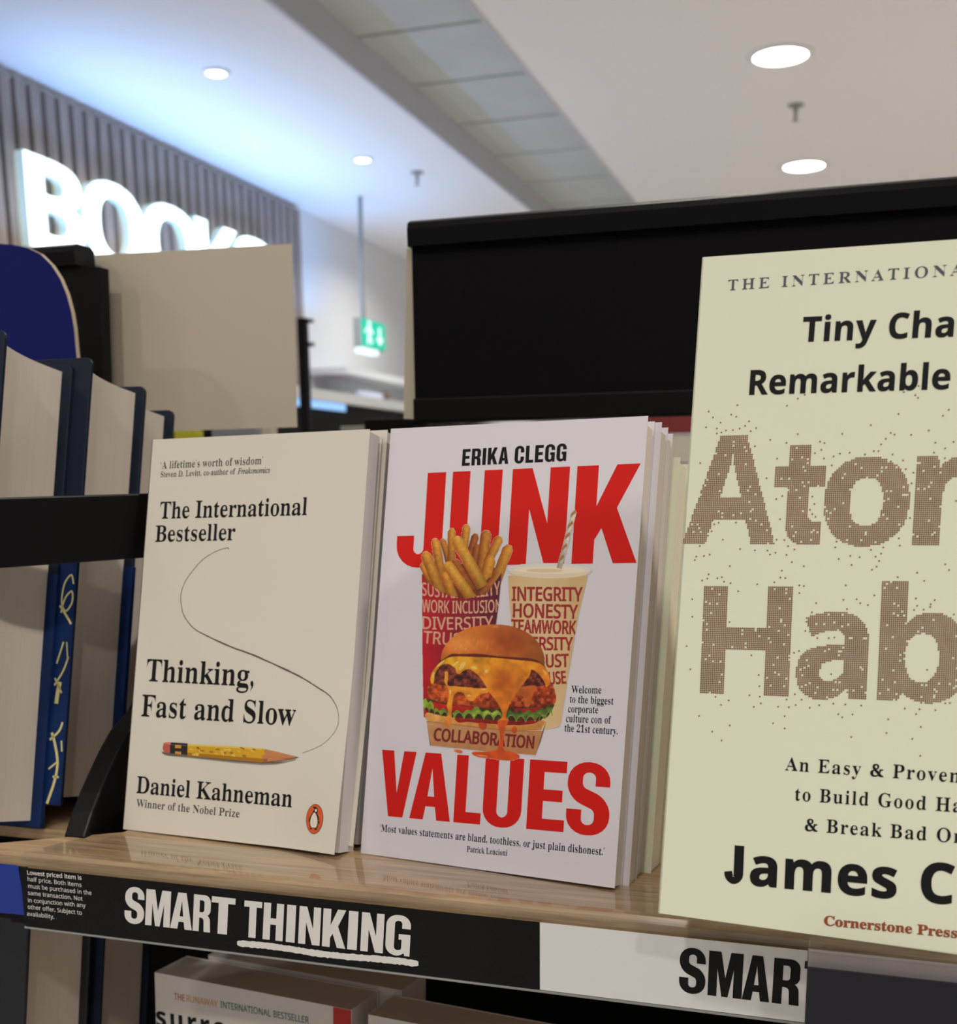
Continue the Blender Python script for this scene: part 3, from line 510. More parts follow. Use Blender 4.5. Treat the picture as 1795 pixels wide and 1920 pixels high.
  76: [426, [15,0,15,18,36,20,52,24,62,32,69,43,73,59,74,81,74,379,73,399,69,414,62,425,52,432,36,436,16,438,16,455,250,455,250,438,233,438,219,436,208,434,199,430,192,424,188,416,184,406,183,394,182,379,182,83,185,47,188,40,193,35,200,31,234,28,264,29,291,33,315,40,335,49,354,63,370,80,384,100,397,125,409,154,427,154,402,0]],
  77: [634, [14,0,14,18,34,20,50,24,62,32,69,42,74,58,75,79,75,382,75,396,73,407,70,416,66,423,60,428,53,432,15,438,15,455,185,455,317,142,449,455,617,455,617,438,598,436,583,430,572,423,566,412,562,397,560,378,560,85,561,68,562,54,565,43,569,34,574,28,582,23,591,20,602,18,616,18,616,0,396,0,396,18,432,25,440,29,446,36,450,44,453,54,454,68,455,83,455,399,288,0,270,0,105,389,105,80,107,57,112,40,120,30,131,23,148,19,169,18,169,0]],
  78: [494, [403,-11,107,350,107,79,108,58,112,42,118,31,129,24,145,20,167,18,167,0,18,0,18,18,33,18,44,20,54,23,62,27,67,34,71,41,74,51,75,64,76,79,76,388,36,433,18,438,18,455,156,455,391,169,391,377,390,392,389,404,386,414,382,422,376,427,369,432,331,438,331,455,480,455,480,438,459,436,443,432,433,425,427,414,423,398,422,377,422,-11]],
  79: [525, [261,-11,228,-9,198,-3,169,7,142,21,117,38,94,58,75,80,58,106,45,134,35,164,30,195,28,228,30,260,35,292,45,321,58,349,75,374,95,397,117,417,143,434,170,448,200,458,232,464,265,466,298,464,328,458,357,448,384,435,409,418,431,399,451,376,467,351,480,323,490,293,496,261,498,228,496,195,490,164,480,134,467,106,450,80,430,58,408,38,383,21,355,7,325,-3,294,-9], [265,12,306,21,338,47,361,90,375,150,379,228,376,293,365,346,348,388,324,419,294,437,260,443,219,435,186,409,163,366,150,305,145,228,149,163,159,110,177,67,201,37,230,18]],
  80: [418, [15,0,15,18,36,20,52,24,62,32,69,43,73,59,74,81,74,379,73,398,69,413,62,424,52,431,36,436,16,438,16,455,214,455,265,454,306,448,336,440,357,429,375,414,390,398,400,378,407,356,409,332,404,296,390,266,367,240,334,221,292,209,242,206,182,206,182,81,183,59,187,43,194,32,205,24,221,20,242,18,242,0], [182,230,202,230,231,232,255,240,272,252,283,271,290,297,292,329,290,361,284,387,275,406,261,420,241,428,216,431,204,430,195,428,189,424,185,418,183,409,182,398]],
  81: [525, [378,-116,327,-111,282,-97,243,-74,212,-42,187,-1,155,13,127,30,101,50,80,74,61,100,47,129,36,160,30,193,28,228,30,260,35,292,45,321,58,349,75,374,95,397,117,417,143,434,170,448,200,458,232,464,265,466,298,464,328,458,357,448,384,435,409,418,431,399,451,376,467,351,480,323,490,293,496,261,498,228,493,176,479,128,454,86,421,49,379,21,330,0,347,-29,367,-52,390,-68,416,-77,445,-81,459,-80,475,-77,492,-73,495,-92,455,-105,416,-113], [265,12,307,21,339,47,362,90,376,150,380,228,376,293,366,346,348,388,324,419,294,437,260,443,219,435,186,409,163,366,150,305,145,228,149,163,160,110,178,67,202,37,231,18]],
  82: [473, [15,0,15,18,36,20,52,24,62,32,69,43,73,59,74,81,74,379,73,398,69,413,62,424,52,431,36,436,16,438,16,455,217,455,278,452,329,442,367,426,395,402,412,372,417,334,413,303,401,277,380,255,352,237,315,224,432,50,452,26,459,21,468,18,478,18,480,18,480,0,338,0,202,212,182,212,182,81,183,59,187,43,194,32,205,24,221,20,242,18,242,0], [182,234,204,234,235,236,261,245,280,258,293,278,301,304,304,336,300,370,291,397,275,416,253,427,224,431,208,430,197,427,190,422,185,414,183,402,182,386]],
  83: [390, [43,-11,43,158,62,158,75,113,91,77,112,50,136,30,164,19,197,15,220,17,240,24,257,36,269,51,276,69,279,89,273,117,255,140,225,160,162,191,127,210,98,231,77,252,62,276,53,302,50,332,52,358,58,382,67,403,80,421,96,437,115,449,136,459,160,464,185,466,229,461,282,448,292,446,300,445,310,447,316,454,320,466,339,466,339,319,322,319,315,343,305,365,294,385,280,402,265,417,248,429,231,438,213,443,194,445,173,443,155,436,140,426,128,413,122,398,120,380,122,364,127,349,137,336,150,325,168,314,189,303,253,273,278,260,300,247,317,233,331,219,342,204,350,188,355,171,358,153,359,133,357,106,350,80,339,58,323,38,304,21,281,8,254,-2,225,-8,192,-10,158,-8,126,1,98,9,85,12,78,12,73,10,69,7,61,-11]],
  84: [423, [92,0,92,18,114,19,130,23,142,31,150,42,154,59,156,81,156,433,149,433,116,430,88,420,65,403,47,380,35,352,29,318,11,318,11,455,410,455,410,317,394,317,385,359,368,391,343,415,310,428,269,433,263,433,263,81,265,58,269,42,276,30,288,23,305,19,328,18,328,0]],
  85: [492, [248,-13,192,-8,147,6,114,28,91,61,78,103,73,155,73,379,72,398,68,413,61,424,50,431,35,436,15,438,15,455,240,455,240,438,202,432,195,428,189,422,185,415,181,379,181,140,183,104,191,74,203,51,221,35,245,25,275,22,317,28,350,44,373,72,388,110,392,159,392,378,391,398,386,413,379,423,368,431,351,436,328,438,328,455,474,455,474,438,456,435,442,429,433,421,427,411,424,396,422,378,422,181,418,118,404,69,380,32,346,7,302,-8]],
  86: [428, [212,-13,44,381,22,420,14,429,1,435,-14,438,-14,455,211,455,211,438,192,438,177,436,166,432,159,427,154,419,152,410,161,378,259,143,348,377,355,409,353,419,349,427,342,432,331,435,317,438,299,438,299,455,442,455,442,438,429,437,418,434,408,428,400,418,391,403,382,383,230,-13]],
  87: [611, [171,-11,32,393,27,407,21,419,15,427,8,433,-2,437,-15,438,-15,455,181,455,181,438,168,438,157,435,150,432,144,427,141,420,140,410,148,373,223,153,301,353,286,399,281,413,274,423,267,430,258,434,245,437,229,438,229,455,439,455,439,438,414,436,398,427,393,412,399,386,474,166,541,369,549,406,548,417,544,425,538,430,529,434,518,437,503,438,503,455,624,455,624,438,612,435,602,429,594,421,588,410,581,396,575,379,446,-11,428,-11,316,309,190,-11]],
  88: [471, [11,0,11,18,40,23,66,39,90,66,193,208,78,386,47,425,38,433,27,437,16,438,14,438,14,455,244,455,244,438,229,438,207,436,194,428,190,415,191,408,195,399,202,388,265,290,322,373,331,389,337,403,339,414,334,427,319,436,293,438,293,455,458,455,458,438,455,438,436,437,418,432,403,423,388,410,372,394,357,373,281,265,413,57,436,28,444,22,452,19,461,18,464,18,464,0,238,0,238,18,243,18,269,20,285,28,290,41,288,51,283,64,275,79,210,183,138,81,130,68,126,56,124,45,130,30,146,20,174,18,174,0]],
  89: [426, [101,0,101,18,122,20,138,24,148,32,155,43,159,59,160,81,160,179,46,387,35,406,24,421,14,429,1,435,-13,438,-13,455,207,455,207,438,195,438,184,437,174,435,167,432,161,428,157,423,156,416,164,392,248,226,333,366,342,382,347,396,349,408,343,424,326,434,298,438,295,438,295,455,439,455,439,438,428,436,418,431,409,424,383,392,268,204,268,81,269,59,273,43,280,32,291,24,307,20,328,18,328,0]],
  90: [442, [20,0,20,11,276,430,214,430,186,429,162,426,141,420,123,412,108,400,94,386,82,367,71,344,61,316,44,316,57,455,406,455,406,443,153,29,239,29,282,32,319,43,349,61,374,87,393,121,407,164,424,164,407,0]],
  97: [344, [254,-10,236,-8,222,-3,211,6,204,19,200,35,168,11,133,-4,95,-9,74,-6,55,0,40,11,29,26,22,43,20,63,25,91,39,115,64,136,98,155,143,173,199,190,199,241,197,258,193,272,187,282,177,290,164,294,148,296,124,293,109,286,104,274,114,256,119,248,122,239,123,231,121,220,117,210,110,202,100,196,90,192,77,191,64,192,54,196,45,203,38,212,34,224,33,236,35,252,40,266,49,278,62,290,77,300,95,308,115,314,137,317,162,318,205,315,239,307,263,292,280,271,290,244,293,210,293,62,295,40,297,37,300,35,304,34,320,42,329,28,306,7,281,-6], [151,34,174,41,183,47,191,54,199,63,199,169,170,160,147,147,131,130,121,109,118,84,122,56,133,39]],
  98: [361, [43,-11,43,388,42,407,40,420,37,428,31,434,21,437,8,439,8,455,138,455,138,279,162,301,190,314,221,318,244,316,265,310,284,299,301,284,315,266,326,245,335,221,340,195,342,166,340,133,333,103,323,75,308,51,291,30,270,13,246,0,220,-8,192,-10,162,-6,133,7,105,28,53,-11], [183,14,204,18,220,30,232,49,239,78,244,114,245,160,244,197,239,228,231,251,220,267,204,277,184,280,174,279,164,275,155,270,147,262,142,253,138,242,138,68,140,49,145,34,154,23,167,16]],
  99: [294, [156,-10,131,-8,108,-1,87,11,68,26,51,45,38,68,28,93,22,120,20,150,22,181,29,210,40,237,55,260,74,280,96,297,120,309,146,316,175,319,204,317,230,310,250,298,265,283,274,265,277,245,276,234,272,224,266,215,258,209,248,205,236,204,222,206,211,212,203,221,198,234,196,250,197,261,197,271,194,286,185,294,169,297,149,292,133,279,121,257,114,227,112,187,115,142,123,105,137,76,156,55,178,42,204,38,227,42,250,53,271,72,285,60,264,35,240,15,214,1,186,-7]],
  100: [370, [140,-10,117,-8,97,-1,78,10,61,26,46,44,35,66,26,91,21,118,20,147,21,180,27,210,36,237,48,261,63,281,81,297,101,309,123,316,146,318,175,314,201,301,223,280,223,401,222,413,218,423,212,430,203,435,191,438,176,439,176,455,319,455,319,75,320,60,322,49,325,41,330,35,340,30,353,28,353,11,315,8,272,2,223,-10,223,39,201,12,173,-5], [171,28,182,30,192,34,202,41,211,51,218,62,223,76,223,242,220,252,214,262,206,270,196,276,186,280,174,281,155,277,141,267,130,250,123,225,119,193,118,153,119,114,123,83,130,58,140,42,154,32]],
  101: [301, [154,-10,129,-8,106,-1,85,10,66,26,50,45,37,68,27,95,21,125,20,157,22,187,28,215,38,240,51,263,68,282,87,298,109,309,132,316,157,318,193,314,224,301,249,280,268,251,279,216,283,173,283,166,117,166,121,121,131,87,147,62,170,47,200,42,225,47,248,62,270,86,285,72,264,43,240,20,214,3,185,-7], [116,192,202,192,202,215,200,241,198,261,193,277,186,288,175,295,161,297,145,293,132,282,123,263,118,237,116,204]],
  102: [214, [15,0,15,16,40,22,44,25,47,30,50,35,52,73,52,277,16,277,16,310,52,310,52,353,56,386,67,413,85,436,109,452,139,462,174,465,200,463,222,456,240,446,253,432,261,417,263,400,262,386,258,375,252,367,244,360,234,356,224,355,213,356,203,360,195,365,190,372,186,381,185,391,186,400,188,410,193,420,196,426,197,432,196,438,190,442,180,443,168,442,159,437,154,430,150,419,148,406,148,390,148,310,204,310,204,277,148,277,148,65,149,47,152,34,158,26,167,20,181,17,200,16,200,0]],
  103: [327, [146,-140,106,-138,73,-132,48,-122,29,-108,18,-92,14,-74,20,-54,38,-38,68,-26,44,-10,28,9,24,30,26,46,32,61,42,74,57,86,77,98,102,110,73,124,51,141,35,161,25,185,22,212,24,232,30,251,40,268,53,282,69,295,88,305,109,312,132,317,157,318,183,317,208,312,233,304,317,304,317,268,268,268,281,248,289,226,292,204,290,184,285,167,276,151,264,137,250,125,234,116,215,108,194,104,172,103,157,103,142,104,131,103,121,100,112,94,106,88,102,80,101,71,105,59,119,52,141,49,175,49,208,48,236,45,259,40,277,33,292,24,303,13,310,-1,314,-18,316,-37,311,-67,296,-92,272,-113,239,-128,197,-137], [157,124,172,127,183,134,190,146,195,162,198,184,200,211,198,238,195,260,190,276,183,288,172,294,157,297,143,294,132,288,124,276,118,260,115,238,114,211,115,184,118,162,124,146,132,134,143,127], [160,-116,198,-114,226,-108,247,-98,259,-84,263,-66,262,-55,257,-47,249,-41,238,-37,223,-35,205,-34,97,-34,84,-45,76,-58,73,-72,76,-84,83,-94,95,-103,111,-110,133,-115]],
  104: [381, [18,0,18,16,30,18,39,21,45,26,49,33,52,43,52,56,52,399,52,412,49,422,46,429,40,434,31,438,19,440,19,455,148,455,148,267,175,295,207,313,243,318,274,314,299,301,316,280,327,250,330,212,330,56,331,43,333,33,337,26,343,21,352,18,363,16,363,0,202,0,202,16,207,16,222,20,232,34,235,56,235,217,234,234,232,247,229,258,223,265,215,270,203,271,183,267,164,255,148,235,148,56,148,43,151,33,154,26,160,21,168,18,180,16,180,0]],
  105: [198, [101,362,87,364,75,368,65,376,57,387,52,399,50,412,52,426,57,438,65,449,75,457,87,462,101,463,114,462,126,457,137,449,145,438,150,426,151,412,150,399,144,387,136,376,126,368,114,364], [18,0,18,16,30,18,39,21,45,26,49,32,52,42,52,56,52,252,52,266,50,278,47,285,41,289,32,292,20,294,21,310,148,310,148,56,149,43,151,33,154,26,160,21,168,18,180,16,180,0]],
  106: [210, [106,363,93,365,81,370,70,378,62,388,57,400,56,414,57,427,62,439,70,450,81,458,93,463,106,465,120,463,132,458,142,450,151,439,156,427,157,414,156,400,151,389,142,378,132,370,120,365], [36,-140,19,-139,4,-136,-11,-131,-24,-124,-35,-115,-44,-105,-50,-94,-54,-82,-56,-70,-54,-58,-51,-48,-45,-40,-36,-34,-26,-30,-15,-29,-3,-30,6,-33,15,-39,21,-46,25,-55,26,-66,25,-73,23,-80,19,-87,11,-103,13,-111,20,-115,31,-117,44,-115,53,-109,58,-100,61,-87,63,-72,64,-54,64,250,63,265,60,276,56,284,48,290,37,293,22,294,22,310,159,310,159,-22,156,-58,145,-87,127,-110,102,-127,72,-137]],
  107: [359, [18,0,18,16,30,18,39,21,45,26,49,33,52,43,52,56,52,398,52,412,50,422,47,430,42,434,33,438,20,439,21,455,148,455,148,169,227,248,236,259,242,269,244,278,240,287,228,292,209,294,206,294,206,310,345,310,345,294,320,289,296,278,275,260,222,209,346,34,355,24,365,18,376,16,376,0,211,0,211,16,217,16,229,18,237,23,239,32,232,49,162,147,148,134,148,56,148,43,151,33,154,26,160,21,168,18,180,16,180,0]],
  108: [200, [18,0,18,16,30,18,39,21,45,26,49,32,52,42,52,56,52,398,52,411,50,422,47,429,42,434,33,438,20,439,20,455,148,455,148,56,149,43,151,33,154,26,160,21,168,18,180,16,180,0]],
  109: [554, [18,0,18,16,30,18,39,21,45,26,49,33,52,43,52,56,52,253,52,266,49,276,46,284,40,289,31,293,19,294,19,310,146,310,146,265,174,294,204,312,237,318,262,316,283,309,300,298,312,282,320,261,348,293,381,312,418,318,449,314,473,301,490,280,500,250,504,212,504,56,504,43,506,33,510,26,516,21,524,18,536,16,536,0,377,0,377,16,389,18,397,21,403,26,407,34,409,44,410,56,410,217,409,234,407,247,404,258,398,265,389,270,377,271,358,268,341,256,324,237,324,56,325,44,327,34,331,26,336,21,345,18,356,16,356,0,200,0,200,16,211,18,219,21,225,26,229,34,231,44,232,56,232,217,231,233,229,247,226,258,220,265,211,270,200,271,180,267,162,255,146,235,146,56,147,44,149,34,152,26,158,21,166,18,177,16,177,0]],
  110: [381, [18,0,18,16,30,18,39,21,45,26,49,33,52,43,52,56,52,253,52,266,49,276,46,284,40,289,31,293,19,294,19,310,148,310,148,267,175,296,207,313,243,318,274,314,299,301,316,280,327,250,330,212,330,56,331,43,333,33,337,26,343,21,352,18,363,16,363,0,202,0,202,16,207,16,222,20,232,34,235,56,235,217,234,234,232,247,229,258,223,265,215,270,203,271,183,267,164,255,148,235,148,56,148,43,151,33,154,26,160,21,168,18,180,16,180,0]],
  111: [336, [169,-10,140,-8,114,0,90,11,69,28,52,47,38,70,27,96,21,124,19,154,21,184,27,213,38,239,52,262,69,281,90,297,114,309,140,316,168,318,196,316,222,309,245,298,266,282,284,263,298,240,308,214,315,185,317,154,315,123,308,94,298,68,284,46,266,26,246,11,222,-1,196,-8], [169,11,186,14,199,24,209,39,212,50,215,64,217,81,220,154,218,206,214,245,208,271,198,286,185,296,169,299,151,296,138,286,128,271,122,245,118,206,117,154,120,82,122,64,125,50,128,39,138,24,152,14]],
  112: [371, [18,-139,18,-124,27,-123,34,-120,40,-117,45,-113,48,-107,50,-101,52,-64,52,243,52,261,50,275,46,283,41,288,32,292,20,295,20,310,143,310,143,263,156,283,172,299,189,310,209,317,230,319,253,317,274,310,293,298,309,283,323,264,335,241,343,216,348,189,350,160,348,128,343,99,334,72,323,48,308,28,291,12,272,0,250,-8,227,-10,196,-5,170,9,148,32,148,-58,152,-99,155,-107,160,-113,167,-118,197,-123,197,-139], [195,28,214,32,228,42,239,59,246,84,251,116,252,154,251,192,248,223,241,248,232,265,218,275,199,278,179,273,162,259,148,235,148,68,160,46,176,33]],
  113: [364, [175,-139,175,-123,192,-121,205,-118,214,-114,219,-107,223,-97,224,-83,224,29,200,8,173,-5,142,-9,119,-7,98,-1,79,10,62,25,47,43,36,64,27,88,22,115,20,144,22,176,29,207,40,234,54,259,72,280,93,296,117,309,142,316,170,319,200,315,229,302,257,281,309,320,320,320,320,-83,320,-96,323,-106,326,-114,332,-118,342,-122,354,-123,354,-139], [179,30,189,31,198,34,208,40,215,47,221,56,224,67,224,241,222,260,216,276,208,286,195,293,179,295,159,291,142,280,131,261,123,234,118,199,117,156,118,117,123,85,131,60,142,43,158,33]],
  114: [287, [18,0,18,16,30,18,39,21,45,26,49,32,52,42,52,56,52,252,52,267,50,278,46,285,41,290,32,292,20,294,21,310,146,310,146,252,158,272,172,288,187,301,203,311,218,316,233,318,250,317,264,312,275,304,283,293,288,281,290,266,288,254,284,243,278,234,270,228,260,224,248,222,237,223,229,226,222,231,207,250,202,255,196,259,189,260,180,258,170,252,162,241,155,228,150,211,149,192,149,56,150,42,153,32,159,25,168,21,180,18,197,16,197,0]],
  115: [288, [151,-10,132,-8,110,-3,87,6,73,9,64,7,56,1,51,-9,36,-9,36,105,53,105,61,79,72,57,87,39,103,26,121,18,140,15,156,16,168,20,179,26,186,35,191,46,192,58,188,76,176,92,156,105,107,130,85,142,68,155,54,169,45,185,39,202,37,220,40,247,49,270,65,291,86,306,111,316,141,319,166,316,199,308,206,306,213,305,220,306,226,311,230,319,244,319,244,222,228,222,220,244,209,262,196,277,182,288,166,294,149,296,136,295,125,292,116,286,110,278,106,269,105,259,106,249,109,240,115,232,123,225,134,218,146,212,191,189,212,178,229,165,241,151,250,136,256,117,257,95,254,65,244,39,228,18,206,2,181,-7]],
  116: [228, [124,-9,99,-7,80,-1,66,10,56,26,50,46,48,71,48,279,20,279,20,300,88,369,105,389,118,407,129,424,144,424,144,310,208,310,208,279,144,279,144,82,145,69,147,59,149,51,154,45,160,42,168,40,183,44,195,56,206,74,222,66,208,39,192,18,172,3,149,-6]],
  117: [375, [131,-10,103,-7,81,2,65,17,54,38,48,65,46,97,46,248,45,262,43,274,39,282,33,289,24,293,11,294,11,310,142,310,142,74,143,63,146,54,151,46,158,40,166,37,177,36,196,39,213,49,228,66,228,248,228,263,225,275,221,283,214,289,204,293,189,294,189,310,324,310,324,70,324,56,327,46,331,39,338,34,347,31,360,30,360,13,321,10,277,3,228,-10,228,40,216,26,202,13,186,3,169,-4,150,-9]],
  118: [306, [142,-10,38,248,22,281,16,288,8,292,-3,294,-3,310,164,310,164,294,156,294,141,292,132,286,129,276,130,268,185,122,236,252,241,272,237,284,224,292,204,294,204,310,305,310,305,295,294,291,284,286,278,279,260,243,160,-10]],
  119: [434, [122,-10,17,265,6,284,2,289,-4,292,-11,294,-11,310,138,310,138,294,120,289,117,286,115,282,114,276,116,266,120,252,167,127,211,235,201,266,190,288,185,292,178,294,168,295,168,310,323,310,323,294,308,291,299,285,296,276,296,269,298,262,336,141,382,256,387,275,386,281,384,286,380,289,356,295,356,310,445,310,445,295,437,293,430,290,425,284,412,258,304,-10,289,-10,223,197,140,-10]],
  120: [319, [5,0,5,15,24,23,44,37,62,56,123,136,43,263,31,279,18,289,4,294,4,310,169,310,169,294,153,293,144,288,140,280,149,260,183,206,224,256,230,265,233,272,234,279,234,284,231,287,227,290,201,294,201,310,311,310,311,296,292,289,273,275,254,254,198,184,292,36,303,22,307,18,312,16,319,15,319,0,155,0,155,16,178,20,182,22,184,26,185,30,184,38,180,48,173,59,138,114,97,61,90,51,86,42,85,34,88,23,98,17,114,15,118,15,118,0]],
  121: [300, [52,-140,36,-139,22,-134,10,-125,1,-114,-5,-100,-7,-84,-5,-73,-2,-62,5,-53,13,-46,24,-41,36,-40,46,-41,56,-44,64,-49,70,-57,73,-66,74,-76,74,-81,74,-87,75,-94,79,-98,86,-99,94,-96,104,-88,114,-74,129,-44,140,-5,36,250,24,275,15,287,11,291,4,293,-3,294,-5,310,162,310,162,294,136,290,132,286,129,281,128,275,130,267,133,256,185,119,230,241,236,260,238,274,237,281,234,286,229,290,203,294,203,310,300,310,300,294,291,292,283,288,277,281,259,242,162,-24,151,-53,140,-77,129,-96,118,-111,107,-122,95,-131,82,-136,68,-139]],
  122: [293, [13,0,13,14,168,287,128,287,106,286,87,280,72,272,60,258,51,240,44,216,26,216,32,310,275,310,275,291,126,25,152,25,181,27,204,33,223,44,237,59,250,80,260,108,276,108,268,0]],
  49: [375, [65,0,65,36,120,36,131,37,139,40,146,45,150,53,153,64,154,79,154,416,108,365,94,354,81,348,67,346,57,347,48,352,40,359,33,369,30,381,28,396,74,412,91,420,111,432,132,447,179,482,254,482,254,79,255,66,257,56,261,47,267,41,276,37,288,36,342,36,342,0]],
  50: [375, [24,0,24,69,123,171,148,198,170,222,187,245,200,266,210,287,218,307,222,327,225,349,226,371,225,395,220,413,212,428,202,437,189,443,174,445,153,442,137,432,126,416,118,393,114,364,112,329,88,331,68,336,50,344,37,357,29,374,26,396,28,411,34,426,43,441,55,454,72,465,92,474,116,481,143,485,174,486,220,483,258,473,288,456,310,434,323,407,328,375,327,359,324,344,319,329,312,314,303,298,292,281,238,220,154,138,87,74,244,74,257,75,269,79,279,86,288,95,295,107,300,120,305,141,344,141,341,0]],
  38: [499, [186,-6,140,-2,102,8,70,25,47,49,32,80,28,118,30,140,35,160,45,176,57,190,71,202,87,211,138,234,124,252,112,269,104,284,98,299,95,315,94,332,98,360,108,384,126,403,150,417,181,425,218,428,244,427,267,423,286,417,302,408,314,398,324,386,331,373,336,359,337,344,335,322,328,303,316,286,300,271,280,257,255,243,329,164,333,191,335,226,335,254,475,254,475,218,462,218,437,217,429,215,421,212,414,208,409,202,404,193,400,182,376,119,437,54,445,48,453,43,462,40,484,36,490,36,490,0,356,0,315,41,301,29,284,18,263,8,240,0,214,-4], [226,273,237,283,245,293,251,303,255,315,258,329,258,344,257,357,254,368,249,376,242,383,234,387,225,388,205,383,194,368,190,343,191,331,194,319,200,308], [212,41,228,42,242,46,255,51,267,59,277,67,286,75,167,202,157,192,150,180,146,166,141,121,143,98,149,78,160,62,175,50,192,43]],
 },
 'ital': {
  70: [406, [-31,0,-27,13,-24,13,10,18,18,22,24,28,30,36,45,73,129,385,135,419,134,429,130,437,123,443,113,447,100,450,84,451,88,465,421,465,400,355,387,355,388,361,388,367,386,392,379,412,369,425,354,434,333,439,307,441,254,441,238,441,226,438,218,435,213,431,210,425,207,418,195,373,165,258,203,258,224,258,242,260,258,264,271,268,282,275,292,284,301,295,309,309,316,325,330,325,285,156,271,156,273,173,274,190,272,206,268,218,262,226,251,231,235,234,212,235,159,235,116,69,114,56,112,44,114,33,118,25,125,20,136,16,151,14,169,12,168,0]],
  114: [224, [-13,0,46,209,56,259,55,268,52,275,47,279,13,284,15,297,59,304,90,310,118,316,123,315,125,312,124,308,89,179,119,229,146,267,170,294,190,311,208,316,216,315,223,312,229,307,234,300,236,292,237,283,236,271,232,261,226,252,219,246,210,242,200,240,193,241,186,244,180,248,175,253,172,260,170,268,138,229,108,183,83,130,60,68,41,0]],
  101: [287, [89,-7,62,-4,39,6,21,21,7,42,-1,68,-4,99,-3,120,2,143,9,165,19,188,31,210,46,231,63,250,81,268,101,283,132,302,164,313,195,316,214,315,230,310,242,303,251,293,256,281,258,266,252,239,236,213,208,189,170,169,121,153,61,142,57,118,56,98,59,72,66,52,79,37,96,28,119,26,151,32,185,50,221,81,231,71,209,47,187,27,164,12,141,2,116,-5], [64,158,106,167,140,180,168,199,188,221,200,245,204,271,202,286,193,295,180,298,166,296,152,290,137,280,122,266,108,250,95,230,83,208,73,184]],
  97: [342, [50,-8,34,-6,20,0,8,10,0,25,-5,43,-7,64,-4,101,4,138,18,175,38,211,62,244,90,274,121,298,152,312,183,316,208,312,224,300,232,280,241,309,292,309,231,90,222,44,223,39,227,36,233,35,245,40,261,55,282,80,292,72,256,28,224,1,195,-8,180,-5,171,6,168,23,170,42,178,74,191,118,166,79,142,48,119,23,97,6,74,-5], [82,33,92,34,104,40,116,48,128,59,140,72,152,87,185,141,195,161,203,181,210,201,215,221,218,240,219,257,215,280,204,294,185,299,164,295,144,284,124,266,105,241,88,211,74,175,58,122,53,73,56,51,66,37]],
  107: [339, [218,-7,206,-6,196,0,187,9,160,63,120,160,78,129,41,0,-13,0,103,414,106,434,105,442,103,448,98,452,71,455,62,455,66,468,109,474,140,481,158,486,169,487,172,486,175,484,175,480,172,465,84,157,195,240,214,256,226,269,230,280,226,288,215,292,197,294,203,306,337,306,334,294,332,294,306,289,278,276,246,255,164,193,214,72,229,47,234,40,241,37,248,36,263,40,281,55,301,79,311,68,294,45,278,26,261,11,245,1,231,-5]],
  111: [351, [105,-8,74,-5,48,5,26,22,9,44,-1,71,-4,102,-2,128,4,153,14,178,27,203,43,226,62,248,82,267,104,284,128,298,152,308,177,314,202,316,234,313,261,303,283,286,300,264,310,238,314,206,312,184,307,161,299,138,288,115,275,94,260,73,243,54,224,37,204,23,171,6,139,-5], [113,11,131,14,149,20,166,32,182,47,197,65,211,85,224,108,234,131,243,156,249,180,253,204,254,226,252,252,245,273,234,287,218,296,197,299,176,295,154,285,132,268,112,244,94,216,78,183,66,149,58,115,56,83,57,62,62,44,71,30,82,20,96,14]],
  110: [364, [222,-9,213,-8,204,-5,198,1,193,8,190,17,189,28,192,49,201,86,216,140,230,195,240,233,242,254,240,265,235,272,225,275,216,273,206,270,195,263,159,232,123,189,93,142,76,105,59,58,42,0,-12,0,53,221,62,263,61,270,58,276,53,280,46,283,36,284,23,285,18,285,20,297,67,303,100,310,130,316,133,314,133,308,93,177,126,220,158,254,188,281,216,300,241,311,263,315,285,311,298,299,302,278,300,252,293,222,254,88,248,64,245,49,247,40,251,35,259,34,274,40,291,59,312,91,322,83,303,50,283,24,263,6,243,-5]],
  109: [550, [410,-7,391,-3,380,10,376,31,377,45,380,61,384,78,424,218,430,254,428,266,422,272,411,275,399,273,386,267,371,258,356,245,340,229,325,210,309,188,294,164,279,137,250,72,228,0,175,0,235,203,241,224,244,242,245,257,243,267,237,273,227,275,218,273,208,270,196,263,156,230,141,214,127,198,114,179,86,129,63,70,40,0,-13,0,50,212,58,243,61,263,60,271,56,277,51,281,17,287,20,300,50,302,75,305,94,310,114,315,123,316,127,315,130,313,130,308,129,303,128,296,91,177,130,227,167,266,201,294,233,310,263,316,286,311,299,298,304,277,302,256,295,225,285,184,320,231,354,268,387,295,419,310,449,316,471,311,484,298,489,275,486,253,479,222,436,65,434,57,433,50,434,42,438,37,445,35,453,36,461,41,469,48,482,64,499,87,508,76,489,46,469,23,449,6,430,-4]],
  105: [177, [122,394,114,395,106,398,98,404,93,411,89,419,88,428,89,436,93,444,98,452,106,458,114,462,122,463,131,462,139,458,147,452,152,445,156,437,157,428,156,418,153,410,147,403,140,398,132,395], [33,-8,15,-4,4,8,0,29,3,53,11,86,55,241,58,254,60,264,59,272,55,278,50,282,42,285,31,287,18,287,20,299,65,305,96,310,124,316,128,315,130,313,131,308,130,303,128,296,63,79,58,52,59,41,64,34,72,32,87,38,106,55,130,84,140,74,117,44,95,21,74,5,53,-5]],
